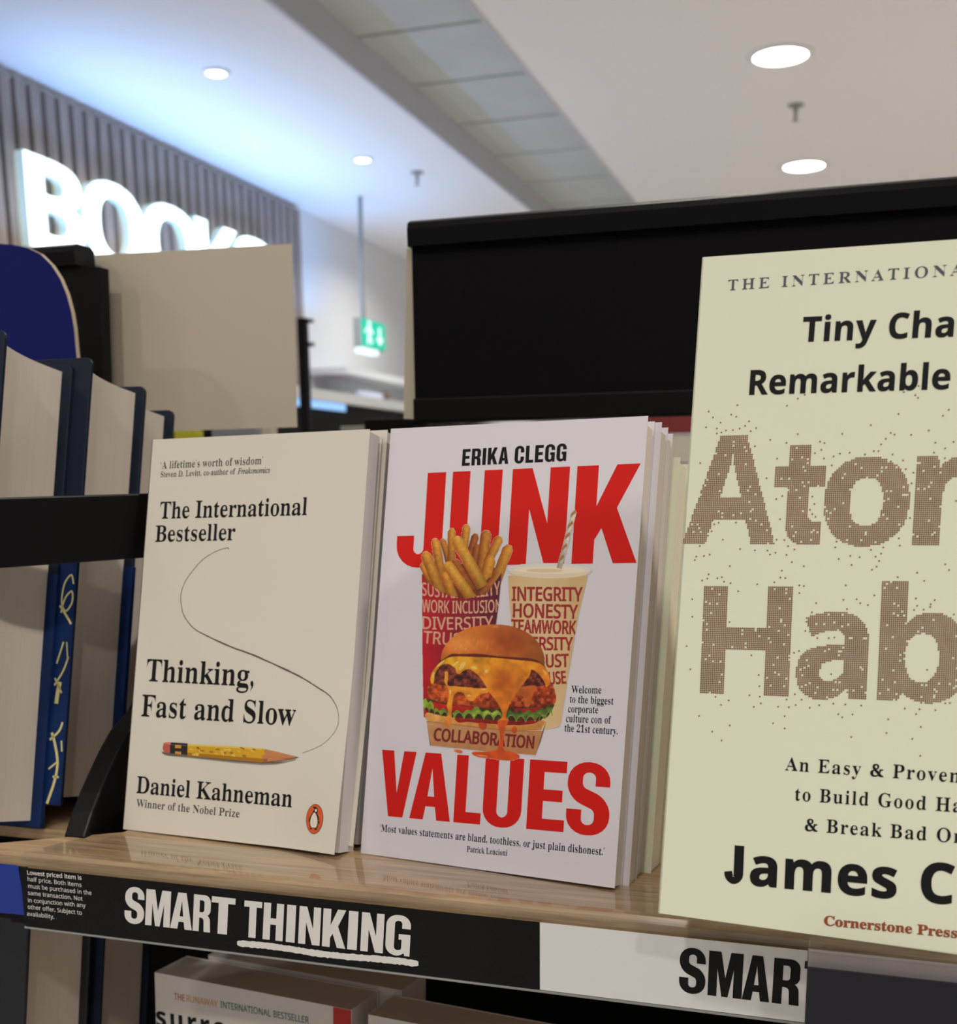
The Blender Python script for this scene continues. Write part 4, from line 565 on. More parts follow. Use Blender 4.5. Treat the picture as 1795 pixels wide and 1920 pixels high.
  99: [298, [99,-8,70,-5,46,6,26,23,11,46,2,75,-1,109,1,131,5,153,12,175,22,197,34,217,48,237,64,255,82,272,102,286,134,303,166,313,200,316,219,315,235,310,249,302,259,292,265,280,267,267,266,256,263,246,258,239,251,233,243,230,233,228,217,231,207,240,204,255,207,268,214,279,218,284,220,290,218,295,210,298,197,299,174,296,151,286,130,271,110,250,93,225,79,196,68,165,61,136,59,108,61,83,67,63,76,46,89,33,104,25,122,23,157,29,192,49,228,82,238,70,211,42,183,20,156,4,128,-5]],
  115: [248, [78,-8,61,-7,45,-5,32,-1,6,6,-1,5,-6,2,-9,-4,-22,-4,-7,106,4,105,7,77,14,53,24,35,37,21,53,13,71,10,86,12,99,17,110,26,119,38,124,52,126,68,123,85,116,102,104,120,83,147,63,175,46,206,42,217,40,227,40,238,42,259,50,278,63,294,80,306,100,314,123,316,140,316,154,313,166,310,193,302,202,304,207,308,209,314,220,314,207,214,195,214,190,245,181,268,168,285,151,296,130,299,120,298,110,294,102,287,96,279,92,270,91,261,93,245,102,228,116,208,136,181,155,154,173,122,176,111,179,100,179,89,178,71,174,55,166,40,156,26,144,15,130,5,114,-2,97,-7]],
 },
}


def _decode(d):
    return {chr(k): (v[0] / 1000, [np.array(c, float).reshape(-1, 2) / 1000 for c in v[1:]]) for k, v in d.items()}


CAPH = {'sans': .4795, 'bold': .4795, 'serif': .4553, 'ital': .4553}
GLY = {}
for k, s in OUTLINES.items():
    GLY[k] = {c: (a / CAPH[k], [p / CAPH[k] for p in cs]) for c, (a, cs) in _decode(s).items()}
CAPH = None


def fillet(pts, k=6):
    """polygon from (x, y[, radius]) corners"""
    out = []
    n = len(pts)
    for i in range(n):
        p = pts[i]
        if len(p) < 3 or p[2] == 0:
            out.append(p[:2])
            continue
        P = np.array(p[:2], float)
        A = np.array(pts[i - 1][:2], float)
        B = np.array(pts[(i + 1) % n][:2], float)
        a, b = A - P, B - P
        la, lb = np.linalg.norm(a), np.linalg.norm(b)
        r = min(p[2], la * .98, lb * .98)
        s, e = P + a / la * r, P + b / lb * r
        for j in range(k + 1):
            t = j / k
            w = .72
            den = (1 - t) ** 2 + 2 * w * t * (1 - t) + t * t
            out.append(tuple(((1 - t) ** 2 * s + 2 * w * t * (1 - t) * P + t * t * e) / den))
    return np.array(out)[::-1]


def _heavy():
    S, T = .2, .165
    g = {}
    def G(c, adv, *cs): g[c] = (adv, [fillet(q) for q in cs[:1]] + [fillet(q)[::-1] for q in cs[1:]])
    G('I', .27, [(0, 0), (.21, 0), (.21, 1), (0, 1)])
    G('L', .50, [(0, 0), (.46, 0), (.46, T), (S, T), (S, 1), (0, 1)])
    G('E', .54, [(0, 0), (.49, 0), (.49, T), (S, T), (S, .42), (.45, .42), (.45, .585), (S, .585), (S, 1 - T), (.49, 1 - T), (.49, 1), (0, 1)])
    G('T', .52, [(.15, 0), (.35, 0), (.35, 1 - T), (.5, 1 - T), (.5, 1), (0, 1), (0, 1 - T), (.15, 1 - T)])
    G('H', .62, [(0, 0), (S, 0), (S, .42), (.36, .42), (.36, 0), (.56, 0), (.56, 1), (.36, 1), (.36, .59), (S, .59), (S, 1), (0, 1)])
    G('V', .58, [(.17, 0), (.41, 0), (.58, 1), (.375, 1), (.29, .36), (.205, 1), (0, 1)])
    G('A', .60, [(0, 0), (.2, 0), (.23, .2), (.37, .2), (.4, 0), (.6, 0), (.415, 1), (.185, 1)], [(.25, .35), (.35, .35), (.3, .78)])
    G('N', .63, [(0, 0), (.19, 0), (.19, .58), (.37, 0), (.57, 0), (.57, 1), (.38, 1), (.38, .42), (.2, 1), (0, 1)])
    G('M', .79, [(0, 0), (.19, 0), (.19, .62), (.3, 0), (.43, 0), (.54, .62), (.54, 0), (.73, 0), (.73, 1), (.47, 1), (.365, .42), (.26, 1), (0, 1)])
    G('K', .62, [(0, 0), (S, 0), (S, .24), (.26, .36), (.385, 0), (.6, 0), (.39, .56), (.58, 1), (.37, 1), (S, .58), (S, 1), (0, 1)])
    G('R', .62, [(0, 0), (S, 0), (S, .38), (.29, .38, .04), (.345, .33, .04), (.36, 0), (.57, 0), (.545, .4, .08), (.46, .455), (.56, .5, .1), (.56, 1, .2), (0, 1)],
      [(.2, .53), (.355, .53, .07), (.355, .855, .07), (.2, .855)])
    G('U', .61, [(0, -.015, .26), (.56, -.015, .26), (.56, 1), (.36, 1), (.36, .13, .09), (S, .13, .09), (S, 1), (0, 1)])
    G('J', .53, [(0, -.015, .25), (.5, -.015, .25), (.5, 1), (.3, 1), (.3, .13, .06), (.19, .13, .06), (.19, .33), (0, .33)])
    G('C', .61, [(0, -.015, .26), (.56, -.015, .26), (.56, .37), (.36, .37), (.36, .13, .08), (S, .13, .08), (S, .87, .08), (.36, .87, .08), (.36, .63), (.56, .63), (.56, 1.015, .26), (0, 1.015, .26)])
    G('G', .62, [(0, -.015, .26), (.36, -.015, .14), (.43, .07), (.45, 0), (.57, 0), (.57, .54), (.3, .54), (.3, .4), (.37, .4), (.37, .13, .07), (S, .13, .08), (S, .87, .08), (.37, .87, .08), (.37, .68), (.57, .68), (.57, 1.015, .26), (0, 1.015, .26)])
    G('S', .61, [(0, .34), (0, -.015, .27), (.57, -.015, .27), (.57, .5, .2), (.2, .66, .06), (.2, .87, .08), (.37, .87, .08), (.37, .68), (.56, .68), (.56, 1.015, .27), (.0, 1.015, .27), (0, .5, .2), (.37, .34, .06), (.37, .13, .08), (.2, .13, .08), (.2, .34)])
    return g


GLY['heavy'] = _heavy()
GLY['bold']['J'] = (.60, [fillet([(0, -.015, .27), (.47, -.015, .27), (.47, 1), (.25, 1), (.25, .17, .08), (.2, .17, .06), (.17, .30), (0, .27)])])
_dot = np.array([(.11 + .11 * math.cos(-t), .11 + .11 * math.sin(-t)) for t in np.linspace(0, 2 * math.pi, 13)[:-1]])
_com = np.array([(.02, -.2), (.04, -.2), (.2, -.02), (.22, .12), (.17, .22), (.07, .22), (.02, .15), (.05, .03), (.11, 0)])[::-1]
if _com[0][0]:  # make it clockwise like the other outlines
    a = sum(_com[i][0] * _com[(i + 1) % len(_com)][1] - _com[(i + 1) % len(_com)][0] * _com[i][1] for i in range(len(_com)))
    if a > 0: _com = _com[::-1]
for k in GLY:
    GLY[k]['.'] = (.32, [_dot + (.04, 0)])
    GLY[k][','] = (.32, [_com + (.03, 0)])
    GLY[k]["'"] = (.27, [_com * (.8, .8) + (.03, .85)])
    GLY[k]["`"] = (.27, [(_com * (-.8, -.8) + (.20, .85))])
    GLY[k]['-'] = (.42, [np.array([(.04, .28), (.04, .4), (.36, .4), (.36, .28)])])
    GLY[k][' '] = (.42 if k != 'heavy' else .26, [])


def offset_poly(p, o):
    if not o: return p
    a, b = np.roll(p, 1, 0), np.roll(p, -1, 0)
    d1, d2 = p - a, b - p
    d1 /= np.maximum(np.linalg.norm(d1, axis=1, keepdims=True), 1e-9)
    d2 /= np.maximum(np.linalg.norm(d2, axis=1, keepdims=True), 1e-9)
    n1 = np.stack([-d1[:, 1], d1[:, 0]], 1)
    n2 = np.stack([-d2[:, 1], d2[:, 0]], 1)
    den = np.maximum(1 + (n1 * n2).sum(1, keepdims=True), .45)
    return p + np.array(o if isinstance(o, tuple) else (o, o)) * (n1 + n2) / den


def area2(p):
    q = np.roll(p, -1, 0)
    return float((p[:, 0] * q[:, 1] - q[:, 0] * p[:, 1]).sum())


def inside(p, x, y):
    q = np.roll(p, -1, 0)
    c = np.zeros(np.shape(x), bool)
    for (x0, y0), (x1, y1) in zip(p, q):
        if y0 == y1: continue
        k = ((y0 > y) != (y1 > y)) & (x < (x1 - x0) * (y - y0) / (y1 - y0) + x0)
        c ^= k
    return c


def layout(s, font='sans', xs=1., off=0., spans=None, track=0.):
    """list of (outer, holes) polygons, width; cap height is 1"""
    out, x = [], 0.
    G = GLY[font]
    for i, ch in enumerate(s):
        adv, cs = G[ch] if ch in G else GLY['serif' if font == 'ital' else 'bold'][ch]
        if spans and cs:
            x0, x1 = spans[i]
            mn, mx = min(c[:, 0].min() for c in cs), max(c[:, 0].max() for c in cs)
            f = lambda c: np.stack([(c[:, 0] - mn) / (mx - mn) * (x1 - x0) + x0, c[:, 1]], 1)
        else:
            f = lambda c: np.stack([c[:, 0] * xs + x, c[:, 1]], 1)
        cs = [offset_poly(f(c), off) for c in cs]
        outs = [c for c in cs if area2(c) < 0]
        holes = [c for c in cs if area2(c) >= 0]
        for o in outs:
            out.append((o, [h for h in holes if inside(o, h[0][0], h[0][1])]))
        x += (adv + track) * xs
    return out, x - track * xs


def poly_mesh_data(groups):
    V, Fc = [], []
    for o, hs in groups:
        loops = [[Vector((p[0], p[1], 0)) for p in q] for q in [o] + hs]
        tris = tessellate_polygon(loops)
        flat = [p for q in [o] + hs for p in q]
        k = len(V)
        V += [tuple(p) for p in flat]
        Fc += [tuple(i + k for i in t) for t in tris]
    return V, Fc


def width_of(s, font, track=0.):
    g, w = layout(s, font, 1., 0, None, track)
    xs = [o[:, 0] for o, _ in g]
    return min(x.min() for x in xs), max(x.max() for x in xs)


class Sheet:
    """a printed flat surface: maps photo pixels on its plane to its own (u, v) metres and collects print of one colour"""
    def __init__(s, origin, ux, uv):
        s.o, s.ux, s.uv = map(lambda q: np.array(q, float), (origin, ux, uv))
        s.n = np.cross(s.ux, s.uv)
        s.warp = None

    def px(s, x, y):
        r = ray(x, y)
        p = CAM + r * ((s.n @ (s.o - CAM)) / (s.n @ r)) - s.o
        return np.array([p @ s.ux, p @ s.uv])

    def line(s, txt, a, b, cap, font='sans', off=0., prefix=None, track=0., spans=None):
        """txt on a baseline from photo pixel a to b; b marks the end of prefix (or of txt); cap in photo pixels at a"""
        A, B = s.px(*a), s.px(*b)
        C = s.px(a[0] + .07 * cap, a[1] - cap)
        d = B - A
        L = np.linalg.norm(d)
        e = d / L
        h = abs(e[0] * (C - A)[1] - e[1] * (C - A)[0])
        x0, x1 = width_of(prefix or txt, font, track)
        xs = L / h / (x1 - x0)
        g, _ = layout(txt, font, xs, off, None, track)
        n = np.array([-e[1], e[0]])
        R = np.array([e, n])
        f = lambda c: A + ((c - (x0 * xs, 0)) * h) @ R
        return [(f(o), [f(q) for q in hs]) for o, hs in g] + [None]

    def spanned(s, txt, spans_px, base_a, base_b, top_a, top_b, font='heavy', off=0.):
        """letters with measured x spans (fractions along the baseline a-b)"""
        A, B, C, D = s.px(*base_a), s.px(*base_b), s.px(*top_a), s.px(*top_b)
        g, _ = layout(txt, font, 1, off, spans_px)
        def f(c):
            u, v = c[:, :1], c[:, 1:]
            return (A + (B - A) * u) * (1 - v) + (C + (D - C) * u) * v
        return [(f(o), [f(q) for q in hs]) for o, hs in g]

    def build(s, name, groups, m, parent, lift=.00012, warp=None):
        """prints lie in the parent's local frame: x = u, z = v, y = -lift"""
        warp = warp or s.warp
        parts = [[]]
        for g in groups:                                    # None ends a line of lettering: one object per line
            if g is None: parts.append([])
            else: parts[-1].append(g)
        parts = [q for q in parts if q]
        for q in parts[1:]: s.build(name, q, m, parent, lift, warp)
        V, Fc = poly_mesh_data(parts[0])
        return mesh(name, [(u, -lift - (warp(u, v) if warp else 0), v) for u, v in V], [tuple(f) for f in Fc], m, parent)


# ================================================================== THE SETTING
def struct(o):
    o['kind'] = 'structure'
    return o


XW = -2.92
fl = struct(box('floor', (-6, -4, -1.25), (6, 12, -1.15), M['floor']))
c = MB()
c.box((XW, -4, CEIL), (-1.68, 12, CEIL + .3))
c.box((-1.07, -4, CEIL), (6, 12, CEIL + .3))
ceil = struct(c.build('ceiling', M['ceiling']))
REC = 1.82
rc = struct(box('ceiling_recess', (-1.68, -4, REC + .02), (-1.07, 12, REC + .05), M['tile_grid']))
rc.name = 'trim_1'
for k in range(-4, 12):
    y0 = 4.02 + .6 * k - .012
    t = box('tile', (-1.672, y0 + .012, REC), (-1.078, y0 + .592, REC + .018), M['tile'], rc)
fs = struct(box('trim_2', (-1.69, -4, CEIL - .004), (-1.672, 12, REC + .04), M['fascia']))
fs2 = struct(box('trim_3', (-1.078, -4, CEIL - .004), (-1.06, 12, REC + .04), M['fascia']))
wl = struct(box('wall_left', (XW - .2, -4, -1.15), (XW, 12, CEIL), M['wall']))
wb = struct(box('wall_back', (XW, 11.8, -1.15), (6, 12, CEIL), M['wall']))
wr = struct(box('wall_right', (6, -4, -1.15), (6.2, 12, CEIL), M['wall']))
# slatted feature wall: dark backing with one board per slat
sb = struct(box('wall_panelling', (XW, 1.6, .2), (XW + .012, 5.99, CEIL - .03), M['slat_back']))
sb.name = 'trim_4'
y = 1.62
while y < 5.97:
    box('slat', (XW + .012, y, .2), (XW + .042, y + .058, CEIL - .03), M['slat'], sb)
    y += .0872

# illuminated letters on the slatted wall
sign = tag(empty('illuminated_sign', (XW + .05, 3.62, 1.09)), 'large glowing white BOOKS letters on the slatted wall', 'sign')
xl = XW + .085


def yz(px, py):
    p = UX(px, py, xl)
    return p[1], p[2]


ls = [('B', 45, 158), ('O', 158, 270), ('O', 268, 372), ('K', 366, 442), ('S', 438, 506)]
zb, zt = UX(65, 462, xl)[2], UX(45, 281, xl)[2]
for ch, a, b in ls:
    ya, yb = UX(a, 400, xl)[1], UX(b, 430, xl)[1]
    if ch == 'B': ya = UX(45, 280, xl)[1]
    g, _ = layout(ch, 'bold', 1, (.006, .0), [(ya, yb)])
    dep = .035
    for o, hs in g:
        n3 = lambda p, x: [(x, q[0], zb + (zt - zb) * q[1]) for q in p]
        V, Fc = poly_mesh_data([(o, hs)])
        fv = [(xl, v[0], zb + (zt - zb) * v[1]) for v in V]
        root = mesh('letter', fv, [tuple(f) for f in Fc], M['letter_glow'])
        root.parent = sign
        root.matrix_parent_inverse = Matrix.Translation(sign.location).inverted()
        mb = MB()
        for q in [o] + hs:
            n = len(q)
            mb.add(n3(q, xl) + n3(q, xl - dep), [(i, (i + 1) % n, (i + 1) % n + n, i + n) for i in range(n)])
        r = mb.build('letter_return', M['letter_side'], root)
# ------------------------------------------------------------------ ceiling fittings
def downlight(px, py, label, r):
    p = UZ(px, py, CEIL)
    root = tag(empty('downlight', p), label, 'downlight', None)
    mb = MB()
    n = 28
    rw = 1.28 if r > .05 else 1.55
    prof = [(r * rw, 0), (r * (rw - .02), -.006), (r * 1.02, -.008), (r, -.002)]
    V = [(R * math.cos(2 * math.pi * k / n), R * math.sin(2 * math.pi * k / n), z) for R, z in prof for k in range(n)]
    Fc = [(j * n + k, j * n + (k + 1) % n, (j + 1) * n + (k + 1) % n, (j + 1) * n + k) for j in range(3) for k in range(n)]
    mb.add(V, Fc)
    mb.build('rim', M['lamp_rim'], root)
    MB().add([(r * math.cos(2 * math.pi * k / n), r * math.sin(2 * math.pi * k / n), -.004) for k in range(n)] +
             [(r * .8 * math.cos(2 * math.pi * k / n), r * .8 * math.sin(2 * math.pi * k / n), -.010) for k in range(n)],
             [tuple(range(2 * n - 1, n - 1, -1))] + [(k, (k + 1) % n, (k + 1) % n + n, k + n) for k in range(n)]).build('lens', M['lamp_glow'], root)


downlight(1464, 103, 'upper of the two large round downlights in the right-hand ceiling', .098)
downlight(1508, 310, 'lower large round downlight just above the black header panel', .098)
downlight(405, 135, 'small round downlight in the blue-lit ceiling, nearer the top of the photo', .036)
downlight(680, 298, 'small round downlight in the left ceiling, lower and farther one', .034)


def sprinkler(px, py, label):
    p = UZ(px, py, CEIL)
    r = tag(empty('sprinkler', p), label, 'sprinkler')
    MB().tube([(0, 0, .0), (0, 0, -.008)], .032, 16).build('ceiling_rose', M['grey_metal'], r)
    MB().tube([(0, 0, -.004), (0, 0, -.06)], [.011, .006], 10).build('stem', M['grey_metal'], r)
    MB().tube([(0, 0, -.055), (0, 0, -.064)], [.004, .016], 12).build('deflector', M['grey_metal'], r)


sprinkler(1493, 196, 'small ceiling sprinkler between the two large downlights')
sprinkler(782, 322, 'small faint ceiling sprinkler right of the lower small downlight')

# ------------------------------------------------------------------ exit sign on its rod
E0, E1 = UX(677, 594, -2.45), UX(721, 605, -2.45)
L_ex = E1[1] - E0[1]
ex = tag(empty('exit_sign', (E0 + E1) / 2), 'green lit exit sign with white arrow hanging from a grey rod', 'sign')
ex.location = (-2.45, float(E0[1]), float(E0[2]))
h_ex = .155
MB().box((-.05, 0, -h_ex), (-.002, L_ex, 0)).build('housing', M['grey_metal'], ex, .004)
MB().box((-.002, .004, -h_ex + .004), (.004, L_ex - .004, -.004)).build('face', M['exit_green'], ex)
MB().box((-.05, .02, -h_ex - .032), (.0, L_ex * .72, -h_ex)).build('lower_diffuser', M['exit_white'], ex, .004)
pm = MB()


def exq(pts):
    pm.prism([(.0045, a * L_ex, -h_ex * (1 - b)) for a, b in pts], (.002, 0, 0))


exq([(.20, .12), (.27, .12), (.33, .45), (.36, .78), (.24, .78), (.24, .45)])
exq([(.24, .80), (.36, .80), (.36, .93), (.24, .93)])
exq([(.10, .55), (.24, .72), (.24, .64), (.12, .47)])
exq([(.34, .70), (.48, .55), (.45, .48), (.34, .60)])
exq([(.29, .42), (.42, .28), (.42, .14), (.36, .14), (.36, .26), (.27, .36)])
exq([(.70, .80), (.78, .80), (.78, .42), (.90, .42), (.74, .15), (.58, .42), (.70, .42)])
pm.build('pictogram', M['exit_white'], ex)
MB().tube([(-.025, L_ex * .28, -.01), (-.027, L_ex * .24, .2), (-.025, L_ex * .28, CEIL - ex.location.z)], .013, 10).build('rod', M['grey_metal'], ex)

# ------------------------------------------------------------------ shelving along the far wall and what stands on it
yA, yB = 6.05, 9.4
ws = tag(empty('wall_bookcase', (XW, yA, .5)), 'white perimeter bookcase with a grey canopy under the exit sign', 'bookcase')


def wpart(n, a, b, m, bev=0.):
    o = box(n, a, b, m, None, bev)
    o.parent = ws
    o.matrix_parent_inverse = Matrix.Translation(ws.location).inverted()
    return o


wpart('canopy', (XW + .002, yA, .775), (XW + .26, yB, .815), M['white_plastic'])
wpart('back_panel', (XW + .002, yA, .56), (XW + .02, yB, .775), M['wall'])
zc = .60
wpart('worktop', (XW + .02, 4.0, zc - .05), (XW + .62, yB, zc), M['white_plastic'])
wpart('led_strip', (XW + .60, 4.0, zc - .09), (XW + .61, 5.22, zc - .055), M['led_blue'])
wpart('base_cabinet', (XW + .02, 4.0, -1.14), (XW + .58, yB, zc - .052), M['black2'])


def item(name, px0, py0, px1, py1, x, th, m, label, cat, bev=.004):
    """a box standing on the far worktop, its front in the plane x"""
    p, q = UX(px0, py0, x), UX(px1, py1, x)
    o = box(name, (x - th, p[1], zc), (x, q[1], p[2]), m, None, bev)
    return tag(o, label, cat)


item('storage_box', 617, 742, 662, 790, XW + .34, .12, M['greybox'], 'blurred grey-green box on the far white counter, in front of red packaging', 'box')
item('gift_box', 606, 731, 672, 790, XW + .20, .12, M['red_cover'], 'blurred red packaging on the far white counter behind a grey box', 'box')
item('display_board', 674, 731, 720, 790, XW + .30, .03, M['lilac'], 'blurred pale lilac board on the far counter below the exit sign', 'board')
item('wooden_post', 723, 735, 733, 790, XW + .25, .05, M['brown'], 'blurred brown upright beside the lilac board on the far counter', 'post')

# black rack upright with two hooks, right of the beige card
P0 = UY(574, 595, 3.6)
P1 = UY(574, 762, 3.6)
rk = tag(empty('display_rack', (P1[0], 3.6, P1[2])), 'blurred black rack upright with two short arms beside the beige card', 'rack')
hgt = P0[2] - P1[2]
MB().box((-.025, 0, -1.15 - P1[2]), (.008, .03, hgt)).build('upright', M['black'], rk)
for z in (hgt - .012, hgt - .095):
    MB().box((.006, 0, z - .006), (.035, .02, z + .006)).build('arm', M['black'], rk)

# ================================================================== THE BOOK FIXTURE
SX0, SX1, SF = -.187, .62, -.047
sh = tag(empty('book_shelf', (0, SF, -.03)), 'light oak shelf board under the three front-facing paperbacks', 'shelf')
outline = [(SX0 + .004, SF), (SX1, SF), (SX1, .27), (-.129, .27), (-.129, -.003), (SX0, SF + .006)]
bd = MB().prism([(x, y, -.024) for x, y in outline], (0, 0, .024)).build('board', M['shelf'], None, .0028, 4)
bd.parent = sh
bd.matrix_parent_inverse = Matrix.Translation(sh.location).inverted()


def child(o, root):
    o.parent = root
    o.matrix_parent_inverse = Matrix.Translation(root.location).inverted()
    return o


# black gondola carcass that carries the board
cz = tag(box('gondola_frame', (-.125, .275, -1.149), (SX1, .292, float(UY(1260, 926, .28)[2])), M['black2']), 'black gondola back panel behind the standing paperbacks', 'shelving')
dv = MB()
arc = [(120, 1566), (135, 1520), (150, 1482), (165, 1448), (184, 1408), (205, 1370), (240, 1330)]
pts = [UX(x, y, -.152) for x, y in arc]
pl = [(-.152, p[1], p[2]) for p in pts] + [(-.152, .085, .095), (-.152, .125, .13), (-.152, .16, .13), (-.152, .16, -.02), (-.152, -.02, -.02)]
dv.prism(pl, (.012, 0, 0))
tag(dv.build('shelf_divider', M['black'], None, .0012), 'curved black side bracket between the blue hardbacks and the cream paperback', 'bracket')

# side rail of the left bay
A, B = np.array((-.216, -.06)), np.array((-.132, .052))
d = (B - A) / np.linalg.norm(B - A)
nn = np.array((-d[1], d[0]))
zA0, zA1, zB0, zB1 = .131, .1655, .134, .167
br = MB()
a0, b0 = A, B
ra = MB().add([(a0[0], a0[1], zA0), (b0[0], b0[1], zB0), (b0[0], b0[1], zB1), (a0[0], a0[1], zA1)] +
              [(a0[0] + nn[0] * .004, a0[1] + nn[1] * .004, zA0), (b0[0] + nn[0] * .004, b0[1] + nn[1] * .004, zB0), (b0[0] + nn[0] * .004, b0[1] + nn[1] * .004, zB1), (a0[0] + nn[0] * .004, a0[1] + nn[1] * .004, zA1)],
              [(0, 1, 2, 3), (7, 6, 5, 4), (0, 4, 5, 1), (1, 5, 6, 2), (2, 6, 7, 3), (3, 7, 4, 0)])
tag(ra.build('retaining_rail', M['black'], None, .0008), 'glossy black rail crossing in front of the blue hardbacks', 'rail')

# ------------------------------------------------------------------ shelf edge: clear cover with its cards
ac = tag(empty('shelf_edge_holder', (-.154, SF - .004, -.036)), 'clear plastic holder wrapped over the shelf edge, holding the section cards', 'holder')
X0, X1 = -.1545, .2075
top = MB()
prof = [(-.012, .0008), (SF + .003, .0008), (SF + .0005, .0002), (SF - .0012, -.0022), (SF - .0014, -.0362)]
rr = [(X0 + .018, prof[0]), (X0 + .003, prof[1]), (X0, prof[2]), (X0 - .0, prof[3]), (X0, prof[4])]
V = [(x, y, z) for x, (y, z) in rr] + [(X1, y, z) for (y, z) in prof]
o = mesh('clear_cover', V, [(i, i + 1, i + 6, i + 5) for i in range(4)], M['acrylic'])
child(o, ac)
mbp = MB().tube([(X0, SF - .0022, -.0362), (X1, SF - .0022, -.0362)], .0008, 8)
child(mbp.build('bottom_lip', M['grey_metal'], None), ac)


def card(name, x0, x1, m, label, z0=-.0352, z1=-.0058):
    r = empty(name, (x0, SF - .0032, z0))
    tag(r, label, 'sign card')
    o = box('card', (0, 0, 0), (x1 - x0, .0004, z1 - z0), m, r)
    return r


YC = SF - .0032
bc = card('section_card', -.1538, .1008, M['blackcard'], 'black shelf-edge card reading SMART THINKING in white, with small terms at left')
wc = card('section_card', .1010, .2068, M['whitecard'], 'white shelf-edge card with black lettering under the ivory book')
S1 = Sheet((-.1538, YC, -.0352), (1, 0, 0), (0, 0, 1))
S2 = Sheet((.1010, YC, -.0352), (1, 0, 0), (0, 0, 1))
SMT = dict(S=(0, .155), M=(.185, .46), A=(.455, .70), R=(.715, .90), T=(.87, 1.06))
g = S1.spanned('SMART', [(0, .19), (.203, .439), (.442, .648), (.655, .818), (.822, 1.04)], (233, 1729), (431, 1753), (236, 1662), (434, 1684))
n_ = [(v - 915) / 622 for v in (915, 984, 991, 1068, 1080, 1114, 1127, 1208, 1217, 1304, 1311, 1346, 1359, 1441, 1449, 1537)]
g += S1.spanned('THINKING', [(n_[2 * i], n_[2 * i + 1]) for i in range(8)], (456, 1756), (768, 1793.5), (459, 1688), (772, 1719))
S1.build('heading', g, M['white_print'], bc)
# brushed underline
random.seed(4)
P, Q = S1.px(445, 1768.5), S1.px(785, 1808)
n = 90
u = []
lo = []
for k in range(n + 1):
    t = k / n
    c_ = P + (Q - P) * t + np.array((0, .0004 * math.sin(t * 9)))
    w = .0015 * min(1, (t * n / 2 + .35)) ** .5 * min(1, (1 - t) * n / 2 + .35) ** .5
    u.append(c_ + (0, w + random.uniform(-.00018, .00018)))
    lo.append(c_ - (0, w + random.uniform(-.00022, .00022)))
S1.build('underline', [(np.array(u + lo[::-1]), [])], M['white_print'], bc)
g = []
for t, a, b, off in [('Lowest priced item is', (51.7, 1639.6), (153.3, 1649.5), .02), ('half price. Both items', (52.5, 1651.5), (153.3, 1663), .0),
                     ('must be purchased in the', (53.4, 1664.6), (172, 1678), 0.), ('same transaction. Not', (53.2, 1677.5), (155.4, 1688.8), 0.),
                     ('in conjunction with any', (53.2, 1691.2), (161, 1701.5), 0.), ('other offer. Subject to', (52.6, 1703.7), (154.1, 1715.2), 0.),
                     ('availability.', (51, 1716.5), (102, 1722.8), 0.)]:
    g += S1.line(t, a, b, 7.6, 'sans', off + .008)
S1.build('small_print', g, M['white_print'], bc)
g = S2.spanned('SMART', [(0, .224), (.246, .533), (.535, .762), (.784, 1.003), (1.03, 1.24)], (1273, 1859), (1497, 1886), (1276, 1776), (1503, 1801))
S2.build('heading', g, M['black_print'], wc)

# blue card of the neighbouring bay
p = [UY(x, y, YC + .0005) for x, y in [(-70, 1612), (28, 1622.5), (34, 1626), (49, 1716), (-70, 1705)]]
b2 = MB().prism(p, (0, .0006, 0)).build('shelf_card', M['bluecard'], None)
tag(b2, 'blue shelf-edge card cut off by the left border of the photo', 'sign card')
p = [UY(x, y, YC + .0025) for x, y in [(-70, 1614), (50, 1626), (50, 1732), (20, 1728), (20, 1722), (-70, 1712)]]
tag(MB().prism(p, (0, .004, 0)).build('shelf_clip', M['black'], None), 'black clip behind the blue shelf-edge card', 'clip')

# clear bracket that carries the ivory book, with its dark label
LB = UY(1515, 1812, -.100)
LT = UY(1514, 1764, -.100)
tr = tag(empty('book_stand', (LB[0], -.1, LB[2])), 'clear plastic stand with a dark navy front under the ivory book', 'stand')
x0 = LB[0]
child(box('navy_front', (x0, -.1012, LB[2] - .055), (x0 + .15, -.1, LB[2]), M['navycard']), tr)
child(box('clear_front', (x0 - .0004, -.1035, LB[2] - .056), (x0 + .15, -.1018, LT[2] - .0005), M['acrylic2']), tr)
child(box('backing', (x0, -.0985, LB[2] - .055), (x0 + .15, -.0965, LT[2] - .0042), mat('smoky_plastic', lin((150, 142, 144)), .35, noise=.1, nscale=30)), tr)
child(box('ledge', (x0, -.1018, LT[2] - .0035), (x0 + .15, SF - .006, LT[2] - .0008), M['acrylic2']), tr)

# ================================================================== HEADER PANELS
def header(x0, x1, y, zt, zrail, zlow, zbot, label):
    r = tag(empty('header_panel', ((x0 + x1) / 2, y, zbot)), label, 'header panel')
    rail = MB()
    pr = [(y, zrail), (y - .0005, zt - .006), (y + .001, zt - .002), (y + .005, zt), (y + .022, zt), (y + .026, zt - .003), (y + .026, zrail)]
    rail.prism([(x0, a, b) for a, b in pr], (x1 - x0, 0, 0))
    child(rail.build('top_rail', M['black'], None, .0006), r)
    child(box('panel', (x0 + .001, y + .006, zlow - .002), (x1, y + .020, zrail + .001), M['black2m'], None), r)
    child(box('bottom_rail', (x0 + .0012, y + .001, zbot), (x1, y + .024, zlow), M['black2'], None, .0012), r)
    return r


